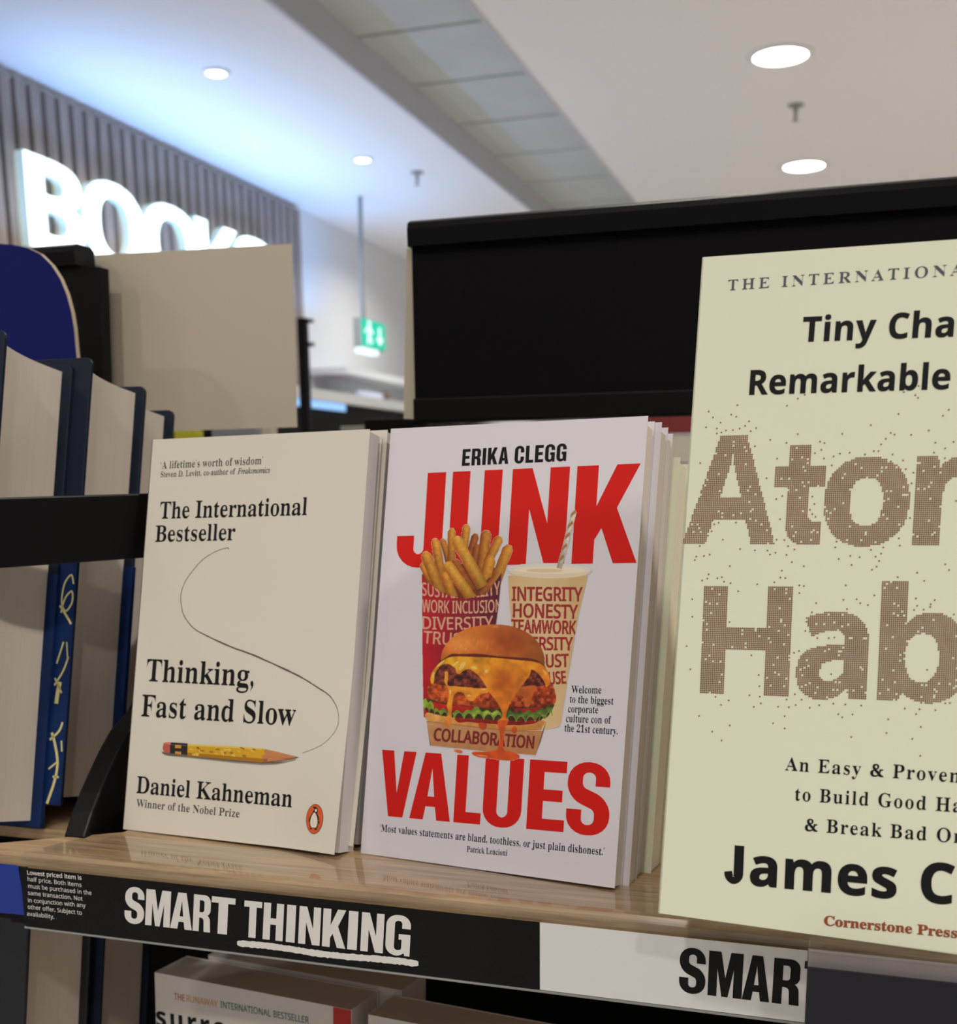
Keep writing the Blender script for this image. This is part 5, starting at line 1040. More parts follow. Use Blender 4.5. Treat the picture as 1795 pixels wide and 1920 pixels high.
M['black2m'] = mat('matt_black_panel', (.0030, .0026, .0040), .6, spec=.1)
hp = header(-.0835, .60, .30, .3450, .3275, .2275, .2115, 'wide black header panel behind the red-lettered and ivory books')
hp.location = (0, 0, 0)
for c_ in hp.children: c_.matrix_parent_inverse = Matrix.Identity(4)
q = [UY(763, 466, .3115), UY(800, 466, .3115), UY(800, 787, .3115), UY(757, 785, .3115)]
tag(MB().prism(q, (0, .001, 0)).build('backing_card', M['beige'], None), 'off-white card edge showing left of the wide black header panel', 'card')
hl = header(-.62, -.3495, .30, .3485, .3325, .19, .17, 'narrow black header panel end behind the blue rounded board')
hl.location = (0, 0, 0)
for c_ in hl.children: c_.matrix_parent_inverse = Matrix.Identity(4)
# black upright below it
q = [UY(60, 500, .305), UY(186, 500, .305), UY(196, 800, .305), UY(60, 800, .305)]
tag(MB().prism(q, (0, .012, 0)).build('bay_upright', M['black2'], None), 'black upright between the blue board and the beige card', 'upright')
# beige card
q = [UY(178, 478, .335), UY(546.5, 457, .335), UY(556.5, 801, .335), UY(196, 812, .335)]
tag(MB().prism(q, (0, .0012, 0)).build('blank_card', M['beige'], None), 'large blank beige card below the glowing BOOKS letters', 'card')

# blue rounded board
yb_ = .215
sup = [(-120, 470), (0, 457), (25, 459), (50, 464), (75, 476), (96, 497), (112, 522), (124, 551), (133, 585), (138, 615), (141, 650), (146, 700), (150, 760), (-120, 760)]
pp = [UY(x, y, yb_) for x, y in sup]
bb = tag(empty('topper_board', pp[1]), 'navy blue board with a rounded corner and pale edge above the blue hardbacks', 'board')
bb.location = (0, 0, 0)
MB().prism(pp, (0, .0005, 0)).build('front_face', M['blue'], bb)
MB().prism([p + np.array((0, .0005, 0)) for p in pp], (0, .0038, 0)).build('board_core', M['cream_edge'], bb)


# ================================================================== BOOKS
def frame(bl, yaw, lean, spin):
    X = np.array([math.cos(yaw), math.sin(yaw), 0.])
    n = np.array([-math.sin(yaw), math.cos(yaw), 0.])
    U = np.array([0, 0, 1.]) * math.cos(lean) + n * math.sin(lean)
    c, s = math.cos(spin), math.sin(spin)
    X2, U2 = X * c + U * s, -X * s + U * c
    Y2 = np.cross(U2, X2)
    m = Matrix.Identity(4)
    for i in range(3):
        m[i][0], m[i][1], m[i][2], m[i][3] = X2[i], Y2[i], U2[i], bl[i]
    return m, X2, Y2, U2


def paperback(name, mtx, w, h, t, cover, pages, label, warp=None, top_gap=.0006):
    r = tag(empty(name, matrix=mtx), label, 'book')
    ct = .00035
    nu, nv = (24, 36) if warp else (1, 1)
    V, Fc = [], []
    for k, yy in enumerate((0, ct)):
        for j in range(nv + 1):
            for i in range(nu + 1):
                u, v = w * i / nu, h * j / nv
                V.append((u, yy - (warp(u, v) if warp else 0), v))
    S = (nu + 1) * (nv + 1)
    for j in range(nv):
        for i in range(nu):
            a = j * (nu + 1) + i
            Fc.append((a, a + 1, a + nu + 2, a + nu + 1))
            Fc.append((a + S, a + nu + 1 + S, a + nu + 2 + S, a + 1 + S))
    for i in range(nu):
        Fc.append((i, i + S, i + 1 + S, i + 1))
        a = nv * (nu + 1) + i
        Fc.append((a, a + 1, a + 1 + S, a + S))
    for j in range(nv):
        a = j * (nu + 1)
        Fc.append((a, a + nu + 1, a + nu + 1 + S, a + S))
        a += nu
        Fc.append((a, a + S, a + nu + 1 + S, a + nu + 1))
    mesh('front_cover', V, Fc, cover, r)
    box('back_cover', (0, t - ct, 0), (w, t, h), cover, r)
    # rounded spine at the left
    sp = [(0, 0), (-.0002, .0003), (-.0002, t - .0003), (0, t), (.0004, t), (.0004, 0)]
    MB().prism([(a, b, 0) for a, b in sp], (0, 0, h)).build('spine', cover, r)
    # page block with slightly uneven fore-edge
    MB().box((.0004, ct, .0004), (w - .0008, t - ct, h - top_gap)).build('page_block', pages, r)
    return r


# ---- the cream paperback with the pencil (its lower right corner curls forward)
KP = [-.1301, -.0008, 0.0003, -.102, .2356, .0161, .1262, .1992]
JP = [.0015, -.0033, .0001, -.1584, .214, .0146, .1266, .2006]
AP = [.1551, -.0875, .0179, -.0756, .1683, -.0098, .153, .234]
km, kX, kY, kU = frame(KP[:3], *KP[3:6])
curl = lambda u, v: .0055 * max(0, (u / .1262 - .72) / .28) ** 1.5 * max(0, (.45 - v / .1992) / .45) ** 1.2
KB = paperback('paperback', km, KP[6], KP[7], .0125, M['kahn'], M['pages_grey'], 'cream paperback with a yellow pencil and looping line on its cover', curl)
K = Sheet(KP[:3], kX, kU)
K.warp = curl
g = K.line("The International", (299.2, 972.5), (575.6, 965.5), 31, 'serif', (-.011, .013), track=-.01)
g += K.line("Bestseller", (290.8, 1015.8), (441, 1012.5), 30, 'serif', (-.011, .013), track=-.01)
g += K.line("Thinking,", (273.5, 1276.5), (476, 1287), 40.5, 'serif', (-.011, .013), track=-.01)
g += K.line("Fast and Slow", (264.5, 1342.5), (554, 1360.5), 40, 'serif', (-.011, .013), track=-.01)
g += K.line("Daniel Kahneman", (255.5, 1486.3), (548.5, 1513.5), 31, 'serif', (-.011, .013), track=-.01)
K.build('title_text', g, M['black_print'], KB)
g = K.line("`A lifetime's worth of wisdom'", (301, 879), (493, 870), 13.5, 'serif', (-.022, .010), track=0)
g += K.line("Steven D. Levitt, co-author of", (301.2, 895), (441.5, 889), 10.5, 'serif', (-.022, .010), track=0)
g += K.line("Freakonomics", (445.6, 888.8), (506.4, 886.4), 10.5, 'ital', .01, track=-.02)
g += K.line("Winner of the Nobel Prize", (255.5, 1512.4), (449.2, 1532.8), 14, 'serif', (-.022, .010), track=0)
K.build('small_text', g, M['grey_print'], KB)


def smooth(pts, k=6, closed=False):
    P = [np.array(p, float) for p in pts]
    n = len(P)
    out = []
    rng = range(n) if closed else range(n - 1)
    for i in rng:
        p0 = P[(i - 1) % n] if closed or i > 0 else P[0]
        p1, p2 = P[i], P[(i + 1) % n]
        p3 = P[(i + 2) % n] if closed or i + 2 < n else P[-1]
        for j in range(k):
            t = j / k
            out.append(.5 * (2 * p1 + (p2 - p0) * t + (2 * p0 - 5 * p1 + 4 * p2 - p3) * t * t + (3 * p1 - p0 - 3 * p2 + p3) * t ** 3))
    if not closed: out.append(P[-1])
    return out


z5 = lambda x, y: (220 + x / 3.324, 780 + y / 3.324)
z6 = lambda x, y: (220 + x / 3.324, 1180 + y / 3.324)
cv = [z5(*p) for p in [(695, 832), (688, 822), (620, 842), (540, 890), (470, 965), (420, 1040), (398, 1110), (400, 1180), (420, 1250), (480, 1325), (560, 1370), (700, 1435), (860, 1495), (1040, 1575), (1150, 1630), (1240, 1685), (1310, 1730)]]
cv += [z6(*p) for p in [(1340, 430), (1375, 490), (1388, 560), (1375, 620), (1340, 670), (1290, 715), (1230, 745), (1160, 770)]]
cv = smooth([K.px(*p) for p in cv], 6)
random.seed(2)
L, R_ = [], []
for i, p in enumerate(cv):
    a, b = cv[max(0, i - 1)], cv[min(len(cv) - 1, i + 1)]
    d = (b - a) / np.linalg.norm(b - a)
    n = np.array((-d[1], d[0]))
    t = i / len(cv)
    w = .00013 + .00028 * math.exp(-((t - .52) / .16) ** 2)
    if t > .75: w *= .7
    L.append(p + n * w * random.uniform(.7, 1.25))
    R_.append(p - n * w * random.uniform(.7, 1.25))
quads = [(np.array([L[i], L[i + 1], R_[i + 1], R_[i]]), []) for i in range(len(cv) - 1)]
K.build('pencil_line', quads, M['graphite'], KB)

# pencil drawing
def kpoly(pts, sm=0, f=z6):
    q = [K.px(*f(*p)) for p in pts]
    return (np.array(smooth(q, sm, True) if sm else q), [])


Mk = lambda n, c, r=.45: mat(n, lin(c), r)
pc = lambda n, gs, c, lift: K.build(n, gs, Mk(n + '_ink', c), KB, lift)
pc('pencil_shadow', [kpoly([(275, 755), (300, 785), (440, 800), (900, 846), (1090, 822), (1100, 806), (900, 825), (440, 778), (290, 765)], 3)], (160, 150, 138), .00010)
pc('pencil_shadow', [kpoly([(283, 770), (320, 786), (440, 795), (900, 838), (1060, 822), (900, 822), (440, 776), (300, 765)], 3)], (105, 98, 90), .00013)
pc('pencil_body', [kpoly([(438, 716), (700, 728), (900, 742), (930, 748), (942, 780), (925, 812), (900, 830), (700, 812), (438, 790)])], (222, 172, 34), .00016)
pc('pencil_facet', [kpoly([(438, 716), (700, 728), (905, 742), (905, 750), (700, 738), (438, 726)])], (240, 205, 80), .00019)
pc('pencil_facet', [kpoly([(438, 768), (700, 790), (915, 806), (905, 830), (700, 812), (438, 790)])], (178, 120, 20), .00019)
pc('pencil_cone', [kpoly([(925, 747), (960, 755), (1135, 797), (1075, 810), (905, 831), (912, 808), (898, 790), (925, 776), (915, 762)])], (206, 134, 84), .00020)
pc('pencil_cone_shade', [kpoly([(915, 806), (1000, 808), (1110, 803), (1075, 811), (905, 831)])], (168, 96, 52), .00022)
pc('pencil_lead', [kpoly([(1062, 786), (1136, 798), (1115, 803), (1050, 812), (1085, 799)])], (72, 62, 56), .00024)
pc('pencil_eraser', [kpoly([(335, 704), (305, 703), (290, 712), (284, 740), (292, 768), (335, 772)], 0)], (196, 92, 80), .00018)
pc('pencil_eraser', [kpoly([(335, 704), (305, 703), (294, 712), (335, 720)], 0)], (222, 128, 116), .00021)
pc('pencil_ferrule', [kpoly([(330, 704), (440, 711), (438, 782), (330, 772)])], (34, 28, 24), .00020)
pc('ferrule_band', [kpoly([(362, 720), (400, 722), (400, 742), (362, 740)]), kpoly([(362, 760), (400, 763), (400, 780), (362, 776)])], (214, 150, 60), .00023)
pc('ferrule_shine', [kpoly([(335, 716), (436, 722), (436, 728), (335, 722)])], (90, 80, 72), .00022)
random.seed(9)
dn = [kpoly([(x, y), (x + random.uniform(10, 26), y + random.uniform(2, 8)), (x + random.uniform(8, 20), y + random.uniform(10, 22)), (x - 4, y + 8)], 3) for x, y in
      [(x, 735 + (x - 440) * .02 + random.uniform(-8, 45)) for x in [random.uniform(455, 880) for _ in range(26)]]]
pc('pencil_dents', dn[:15], (240, 200, 86), .00024)
pc('pencil_dents', dn[15:], (176, 122, 24), .00025)
# publisher emblem: orange oval with a penguin
def ell(cx, cy, rx, ry, n=40, rot=0.):
    return [(cx + rx * math.cos(t) * math.cos(rot) - ry * math.sin(t) * math.sin(rot), cy + rx * math.cos(t) * math.sin(rot) + ry * math.sin(t) * math.cos(rot)) for t in np.linspace(0, 2 * math.pi, n, endpoint=False)]


pc('emblem_outline', [kpoly(ell(1246, 1181, 58, 93, 40, .05))], (110, 50, 30), .00014)
pc('emblem_oval', [kpoly(ell(1246, 1181, 55, 89, 40, .05))], (226, 92, 36), .00017)
pc('emblem_penguin', [kpoly([(1232, 1108), (1245, 1104), (1262, 1112), (1268, 1128), (1264, 1146), (1276, 1172), (1282, 1205), (1276, 1216), (1268, 1200), (1270, 1230), (1260, 1240), (1268, 1248), (1244, 1249), (1248, 1238), (1228, 1236), (1230, 1247), (1210, 1244), (1222, 1236), (1212, 1222), (1212, 1196), (1206, 1206), (1208, 1180), (1222, 1155), (1232, 1140), (1238, 1126), (1244, 1120)])], (30, 24, 22), .00020)
pc('emblem_belly', [kpoly(smooth([(1240, 1142), (1250, 1146), (1262, 1170), (1266, 1204), (1258, 1232), (1240, 1234), (1224, 1230), (1217, 1205), (1222, 1172)], 4, True)), kpoly([(1246, 1124), (1258, 1118), (1262, 1132), (1250, 1138)])], (235, 228, 212), .00023)

kb2 = copy_tree(KB, skip=('title_text', 'small_text', 'pencil_line', 'pencil_shadow', 'pencil_body', 'pencil_facet', 'pencil_cone', 'pencil_cone_shade', 'pencil_lead',
                          'pencil_eraser', 'pencil_ferrule', 'ferrule_band', 'ferrule_shine', 'pencil_dents', 'emblem_outline', 'emblem_oval', 'emblem_penguin', 'emblem_belly'))
kb2.matrix_world = Matrix.Translation(Vector(kY * .0145) + Vector(kX * .002)) @ km
kb2.location.z += .0034
kb2['label'] = 'second copy directly behind the cream pencil paperback'
pk = [c_ for c_ in kb2.children if c_.name.startswith('front_cover')][0]

# ---- the white paperback with red lettering
jm, jX, jY, jU = frame(JP[:3], *JP[3:6])
JB = paperback('paperback', jm, JP[6], JP[7], .0095, M['junk'], M['pages'], 'white paperback with big red letters, burger, fries and milkshake', None, .0035)
J = Sheet(JP[:3], jX, jU)
g = J.spanned('JUNK', [(0, .2216), (.254, .486), (.532, .7845), (.8165, 1.09)], (741.8, 1062.5), (1153, 1056), (752, 889), (1165, 870.5))
g.append(None)
z8 = lambda x, y: (680 + x / 2.992, 1130 + y / 2.992)
b0, b1 = 90, 1375
sp = [(87, 297), (277, 517), (537, 690), (700, 914), (946, 1146), (1154, 1378)]
g += J.spanned('VALUES', [((a - b0) / (b1 - b0), (b - b0) / (b1 - b0)) for a, b in sp], z8(b0, 1193), z8(b1, 1310), z8(b0 + 23, 825), z8(b1 + 23, 909))
J.build('title_text', g, M['red_print'], JB, .0001)
xs_ = [(0, .115), (.128, .262), (.275, .315), (.335, .475), (.468, .605) if False else (.470, .62)]
g = J.line('ERIKA CLEGG', (866.5, 873.6), (1061.6, 864.2), 31, 'heavy', .004, track=.06)
J.build('author_text', g, M['black_print'], JB, .0001)
g = []
for t, a, b, cp in [("`Most values statements are bland, toothless, or just plain dishonest.'", (712.4, 1558.5), (1133.5, 1603.9), 13), ("Patrick Lencioni", (875.5, 1597.2), (951.4, 1604.6), 10.8),
                    ("Welcome", (1071.7, 1299.5), (1127.9, 1300.3), 13.6), ("to the biggest", (1068.4, 1317.2), (1150.6, 1321.2), 13.6), ("corporate", (1065.4, 1335.5), (1121.8, 1337.4), 13.6),
                    ("culture con of", (1061.3, 1353.6), (1146.2, 1356.8), 13.6), ("the 21st century.", (1058.7, 1371.3), (1158.6, 1377.3), 13.6)]:
    g += J.line(t, a, b, cp, 'serif', (-.014, .012), track=0)
J.build('quote_text', g, M['black_print'], JB, .0001)


# ---- printed food picture: a fine colour grid lying on the cover
class Paint:
    def __init__(s, x0, y0, x1, y1, st=1.):
        s.xs = np.arange(x0, x1 + st, st)
        s.ys = np.arange(y0, y1 + st, st)
        s.X, s.Y = np.meshgrid(s.xs, s.ys)
        s.rgb = np.zeros(s.X.shape + (3,))
        s.rgb[:] = (232, 224, 226)
        s.a = np.zeros(s.X.shape)
        rs = np.random.RandomState(3)
        s.n = {}
        for k in (3, 6, 12, 24):
            g = rs.rand(s.X.shape[0] // k + 3, s.X.shape[1] // k + 3)
            yy, xx = (s.Y - y0) / st / k, (s.X - x0) / st / k
            i, j = yy.astype(int), xx.astype(int)
            fy, fx = yy - i, xx - j
            fy, fx = fy * fy * (3 - 2 * fy), fx * fx * (3 - 2 * fx)
            s.n[k] = (g[i, j] * (1 - fy) * (1 - fx) + g[i + 1, j] * fy * (1 - fx) + g[i, j + 1] * (1 - fy) * fx + g[i + 1, j + 1] * fy * fx) - .5

    def cov(s, p):
        p = np.array(p, float)
        c = np.zeros(s.X.shape)
        x0, y0, x1, y1 = p[:, 0].min() - 2, p[:, 1].min() - 2, p[:, 0].max() + 2, p[:, 1].max() + 2
        i0, i1 = np.searchsorted(s.ys, [y0, y1])
        j0, j1 = np.searchsorted(s.xs, [x0, x1])
        X, Y = s.X[i0:i1, j0:j1], s.Y[i0:i1, j0:j1]
        if X.size == 0: return c
        t = np.zeros(X.shape)
        for dx, dy in ((-.25, -.25), (.25, -.25), (-.25, .25), (.25, .25)):
            t += inside(p, X + dx, Y + dy)
        c[i0:i1, j0:j1] = t / 4
        return c

    def fill(s, p, col, k=1.):
        c = (p if isinstance(p, np.ndarray) and p.shape == s.X.shape else s.cov(p)) * k
        col = np.array(col, float)
        s.rgb += (col - s.rgb) * c[..., None]
        s.a = np.maximum(s.a, c)
        return c

    def stroke(s, p, q, w, c_mid, c_edge, taper=1.):
        """a rounded bar with a lit middle"""
        p, q = np.array(p, float), np.array(q, float)
        d = q - p
        L = np.linalg.norm(d)
        d /= L
        u = (s.X - p[0]) * d[0] + (s.Y - p[1]) * d[1]
        v = (s.X - p[0]) * -d[1] + (s.Y - p[1]) * d[0]
        hw = w / 2 * (1 + (taper - 1) * np.clip(u / L, 0, 1)) * np.clip(.45 + u / (w * .8), .0, 1)
        hw = np.where(u < 0, 0, hw)
        v = v + s.n[12] * 1.2
        c = np.clip((hw - abs(v)) + .5, 0, 1) * (u > -1) * (u < L)
        r = np.clip(abs(v + w * .12) / (w / 2), 0, 1)
        sh = (1 - r ** 1.6)[..., None]
        col = np.array(c_edge) + (np.array(c_mid) - np.array(c_edge)) * sh
        col = col * (1 + .10 * s.n[6] + .12 * s.n[3])[..., None] * (1 - .25 * np.clip(u / L, 0, 1) ** 2)[..., None]
        s.rgb += (col - s.rgb) * c[..., None]
        s.a = np.maximum(s.a, c)

    def text(s, t, a, b, cap, col, font='sans', off=.02, clip=None, rise=0.):
        A, B = np.array(a, float), np.array(b, float)
        d = B - A
        L = np.linalg.norm(d)
        e = d / L
        n = np.array([e[1], -e[0]])
        x0, x1 = width_of(t, font)
        g, _ = layout(t, font, L / cap / (x1 - x0), off)
        m_ = np.zeros(s.X.shape)
        sx0 = x0 * L / cap / (x1 - x0)
        for o, hs in g:
            f = lambda c: A + (c[:, :1] - sx0) * cap * e + c[:, 1:] * cap * n + np.stack([np.zeros(len(c)), rise * (((c[:, 0] - sx0) * cap / L - .5) ** 2 - .25) * 4], 1)
            k = s.cov(f(o))
            for h in hs: k = k - s.cov(f(h))
            m_ = np.maximum(m_, k)
        if clip is not None: m_ = m_ * clip
        s.fill(m_, col)


P = Paint(783, 952, 1115, 1436, 1.0)
zF = lambda pts: [(780 + x / 8.975, 940 + y / 8.975) for x, y in pts]
zB = lambda pts: [(780 + x / 6.41, 1160 + y / 6.41) for x, y in pts]
z7 = lambda pts: [(700 + x / 2.992, 780 + y / 2.992) for x, y in pts]
N3, N6, N12, N24 = P.n[3], P.n[6], P.n[12], P.n[24]
# soft ground shadow of the print
P.rgb[:] = (232, 224, 226)
sdw = np.exp(-(((P.X - 960) / 120) ** 2 + ((P.Y - 1408) / 9) ** 2))
# fries carton
body = z7([(274, 888), (300, 930), (400, 1000), (520, 1028), (640, 995), (722, 880), (705, 1060), (690, 1170), (660, 1690), (284, 1690), (278, 1400)])
inner = z7([(272, 892), (320, 860), (500, 830), (680, 850), (724, 880), (700, 930), (620, 1002), (520, 1030), (400, 1004), (310, 950)])
P.fill(inner, (120, 50, 18))
fr = [((100, 1040), (330, 1450), 110, 0), ((450, 630), (560, 1050), 90, -1), ((620, 840), (560, 1150), 95, 0), ((610, 455), (600, 1000), 112, 0), ((860, 390), (800, 900), 118, 0), ((1020, 545), (890, 1000), 105, -2),
      ((1040, 720), (960, 1200), 105, -2), ((1200, 490), (1080, 1250), 150, -1), ((1420, 590), (1200, 1050), 125, 0), ((1575, 735), (1330, 1380), 150, 0), ((640, 980), (950, 1500), 120, -2), ((320, 625), (450, 1330), 125, 0),
      ((150, 850), (430, 1560), 150, 0), ((1270, 910), (1130, 1450), 160, 0), ((820, 1350), (850, 1680), 110, -2), ((1330, 1290), (1080, 1560), 120, -2), ((480, 1190), (640, 1660), 145, 0), ((505, 1030), (960, 1660), 155, 1), ((660, 600), (1130, 1440), 165, 1)]
for a, b, w, k in fr:
    a, b = zF([a])[0], zF([b])[0]
    mid = {1: (238, 178, 66), 0: (228, 160, 56), -1: (214, 142, 50), -2: (184, 104, 38)}[k]
    edg = {1: (196, 112, 26), 0: (176, 94, 24), -1: (150, 74, 22), -2: (126, 54, 20)}[k]
    P.stroke(a, b, w / 8.975 * 1.2, mid, edg)
cb = P.cov(body)
tt = np.clip((P.X - 792) / 145, 0, 1)
col = np.stack([196 - 105 * tt, 22 + 4 * tt, 40 + 6 * tt], -1) * (1 + .12 * N24 - .10 * (P.Y > 1250) * tt)[..., None]
P.fill(cb, col)
crm = (222, 172, 142)
P.text('SUSTAINABILITY', (792, 1116), (938, 1114), 24, crm, clip=cb, rise=-6)
P.text('WORK INCLUSION', (792, 1147), (940, 1147), 23, crm, clip=cb, rise=-3)
P.text('DIVERSITY', (793, 1179), (925, 1178), 23, crm, clip=cb, rise=-2)
P.text('TRUST', (794, 1206), (880, 1212), 23, crm, clip=cb)
# milkshake
cup = z7([(757, 895), (765, 1050), (800, 1400), (835, 1700), (880, 1745), (975, 1758), (1040, 1745), (1052, 1730), (1100, 1430), (1150, 1130), (1205, 895)])
cc = P.cov(cup)
tt = np.clip((P.X - 955) / 140, 0, 1)
col = np.stack([226 - 10 * abs(tt - .4) * 2, 198 - 16 * abs(tt - .4) * 2, 152 - 22 * abs(tt - .4) * 2], -1) * (1 + .03 * N24)[..., None]
P.fill(cc, col)
P.fill(cc * (P.X > 1048) * (tt > .8), (208, 178, 130), .5)
P.fill(ell(1030.5, 1070, 80, 14, 50, .01), (206, 202, 200))
P.fill(ell(1030.5, 1068, 78, 12, 50, .01), (226, 222, 220))
P.fill(ell(1030, 1073, 73, 11.5, 50, .01), (232, 216, 186))
P.fill(ell(1032, 1069, 68, 7, 50, .01), (240, 228, 204))
P.fill(ell(1022, 1070, 34, 3.5, 50, .01), (228, 204, 166))
a, b = z7([(1045, 856)])[0], z7([(1124, 528)])[0]
P.stroke((1078, 956), (1049, 1066), 9.5, (236, 226, 212), (206, 192, 176))
for k in range(5):
    t = k / 5
    x, y = 1076.5 - 28 * t, 962 + 105 * t
    P.fill([(x - 5.5, y + 2), (x + 3.2, y - 7), (x + 4.5, y - 1), (x - 6.5, y + 9)], (176, 124, 74))
red = (158, 36, 40)
P.text('INTEGRITY', (961, 1126), (1092, 1127), 25, red, off=.035, clip=cc)
P.text('HONESTY', (963, 1157), (1083, 1160), 25, red, off=.035, clip=cc)
P.text('TEAMWORK', (959, 1186), (1080, 1189), 24, red, off=.035, clip=cc)
P.text('DIVERSITY', (958, 1218), (1074, 1219), 23.5, red, off=.035, clip=cc)
P.text('TRUST', (995, 1252), (1067, 1250), 23.5, red, off=.035, clip=cc)
P.text('USE', (1031, 1283.5), (1062, 1281), 22.5, red, off=.035, clip=cc)


def shade(p, c1, c2, gx=0., gy=1., noise=(.1, .1, .1), sm=3, k=1.):
    """fill with a colour ramp along (gx, gy) over the shape's box and mottling"""
    q = np.array(smooth(p, sm, True) if sm else p)
    c = P.cov(q)
    x0, y0 = q.min(0)
    x1, y1 = q.max(0)
    t = np.clip(((P.X - x0) / (x1 - x0) * gx + (P.Y - y0) / (y1 - y0) * gy), 0, 1)[..., None]
    col = (np.array(c1, float) * (1 - t) + np.array(c2, float) * t) * (1 + noise[0] * N3 * 2 + noise[1] * N6 * 2 + noise[2] * N12 * 2)[..., None]
    P.fill(c, np.clip(col, 0, 255), k)
    return c


# burger, bottom up
P.fill(zB([(320, 420), (1520, 470), (1560, 640), (1620, 820), (1600, 1060), (1500, 1240), (200, 1180), (180, 850), (240, 640)]), (96, 38, 18))
shade(zB([(130, 1130), (400, 1180), (800, 1220), (1200, 1240), (1545, 1225), (1520, 1300), (1450, 1345), (900, 1340), (400, 1300), (160, 1240)]), (238, 176, 96), (206, 134, 66), .2, .9, (.02, .03, .06))
shade(zB([(480, 1190), (700, 1200), (1000, 1220), (1300, 1225), (1480, 1220), (1400, 1265), (1150, 1280), (900, 1262), (760, 1258), (640, 1240), (540, 1250), (495, 1235)]), (170, 34, 24), (120, 20, 18), .0, 1, (.1, .15, .1))
shade(zB([(150, 960), (400, 1040), (800, 1080), (1200, 1080), (1640, 1010), (1620, 1120), (1540, 1200), (1200, 1230), (800, 1210), (400, 1180), (150, 1120), (110, 1050)]), (70, 60, 24), (60, 50, 22), .0, 1, (.1, .2, .2))
shade(zB([(190, 1000), (420, 1040), (690, 1070), (690, 1115), (500, 1120), (300, 1100), (205, 1070)]), (206, 44, 30), (176, 26, 22), .1, .9, (.03, .05, .08))
shade(zB([(1190, 1085), (1350, 1075), (1530, 1070), (1530, 1145), (1350, 1155), (1220, 1150)]), (170, 36, 28), (140, 26, 22), .4, .6, (.03, .05, .08))
# lettuce
def leaf(x0, x1, ytop, ybot, n, ph, c1, c2):
    up, dn = [], []
    for i in range(n * 6 + 1):
        t = i / (n * 6)
        x = x0 + (x1 - x0) * t
        w = math.sin(2 * math.pi * n * t + ph)
        up.append((x, ytop(t) + 18 * math.sin(2 * math.pi * n * t + ph + 1.2)))
        dn.append((x + 14 * math.cos(2 * math.pi * n * t + ph), ybot(t) + 38 * w))
    shade(zB(up + dn[::-1]), c1, c2, 0, 1, (.06, .22, .22), 0)
    for o_, cc_ in ((0, (196, 206, 110)), (9, (96, 120, 34))):
        e = zB([(x, y + o_ * -1.2) for x, y in dn])
        for i in range(len(e) - 1):
            a, b = np.array(e[i]), np.array(e[i + 1])
            d = b - a
            n_ = np.array((-d[1], d[0])) / (np.linalg.norm(d) + 1e-6) * .45
            P.fill([a + n_, b + n_, b - n_, a - n_], cc_, .75)


leaf(88, 215, lambda t: 960 + 60 * t, lambda t: 1085 + 30 * t, 2, .5, (122, 150, 44), (150, 172, 60))
leaf(225, 400, lambda t: 1090, lambda t: 1140 + 20 * t, 2, 2.2, (100, 132, 40), (140, 160, 62))
leaf(440, 1030, lambda t: 1115 - 60 * math.exp(-((t - .48) / .1) ** 2), lambda t: 1160 + 25 * t, 5, .3, (116, 148, 46), (148, 172, 66))
leaf(1085, 1540, lambda t: 1120 - 10 * t, lambda t: 1180 + 30 * math.sin(t * 3), 4, 1.0, (70, 96, 34), (112, 140, 58))
leaf(1480, 1640, lambda t: 1100 - 60 * t, lambda t: 1210 - 70 * t, 2, 1.5, (70, 100, 36), (110, 140, 54))
# crispy patty
lump = [(140, 850), (170, 780), (240, 760), (700, 800), (1200, 820), (1600, 790), (1660, 830), (1680, 900), (1690, 960), (1670, 1020), (1600, 1045), (1540, 1060), (1440, 1062), (1360, 1040), (1250, 1062), (1180, 1050), (1100, 1080), (980, 1088), (860, 1085), (760, 1062), (680, 1062), (600, 1045), (500, 1050), (400, 1010), (300, 1010), (230, 985), (170, 960), (150, 910)]
cp = shade(zB(lump), (206, 92, 32), (146, 46, 20), .55, .45, (.16, .24, .16), 4)
P.fill(cp * (N6 > .17), (232, 132, 56), .38)
P.fill(cp * (N6 < -.2), (110, 30, 12), .35)
P.fill(cp * np.clip((P.Y - (1160 + 1010 / 6.41)) / 10, 0, 1), (90, 28, 14), .5)
# beef
cp = shade(zB([(215, 740), (225, 690), (290, 590), (380, 540), (600, 560), (1000, 560), (1450, 600), (1560, 660), (1600, 730), (1570, 800), (1300, 820), (900, 840), (700, 826), (400, 810), (240, 785)]), (124, 54, 40), (84, 30, 26), .5, .5, (.2, .3, .16), 4)
P.fill(cp * (N6 + N3 * .6 > .22), (168, 88, 70), .5)
P.fill(cp * (N6 - N3 * .4 < -.22), (48, 16, 14), .6)
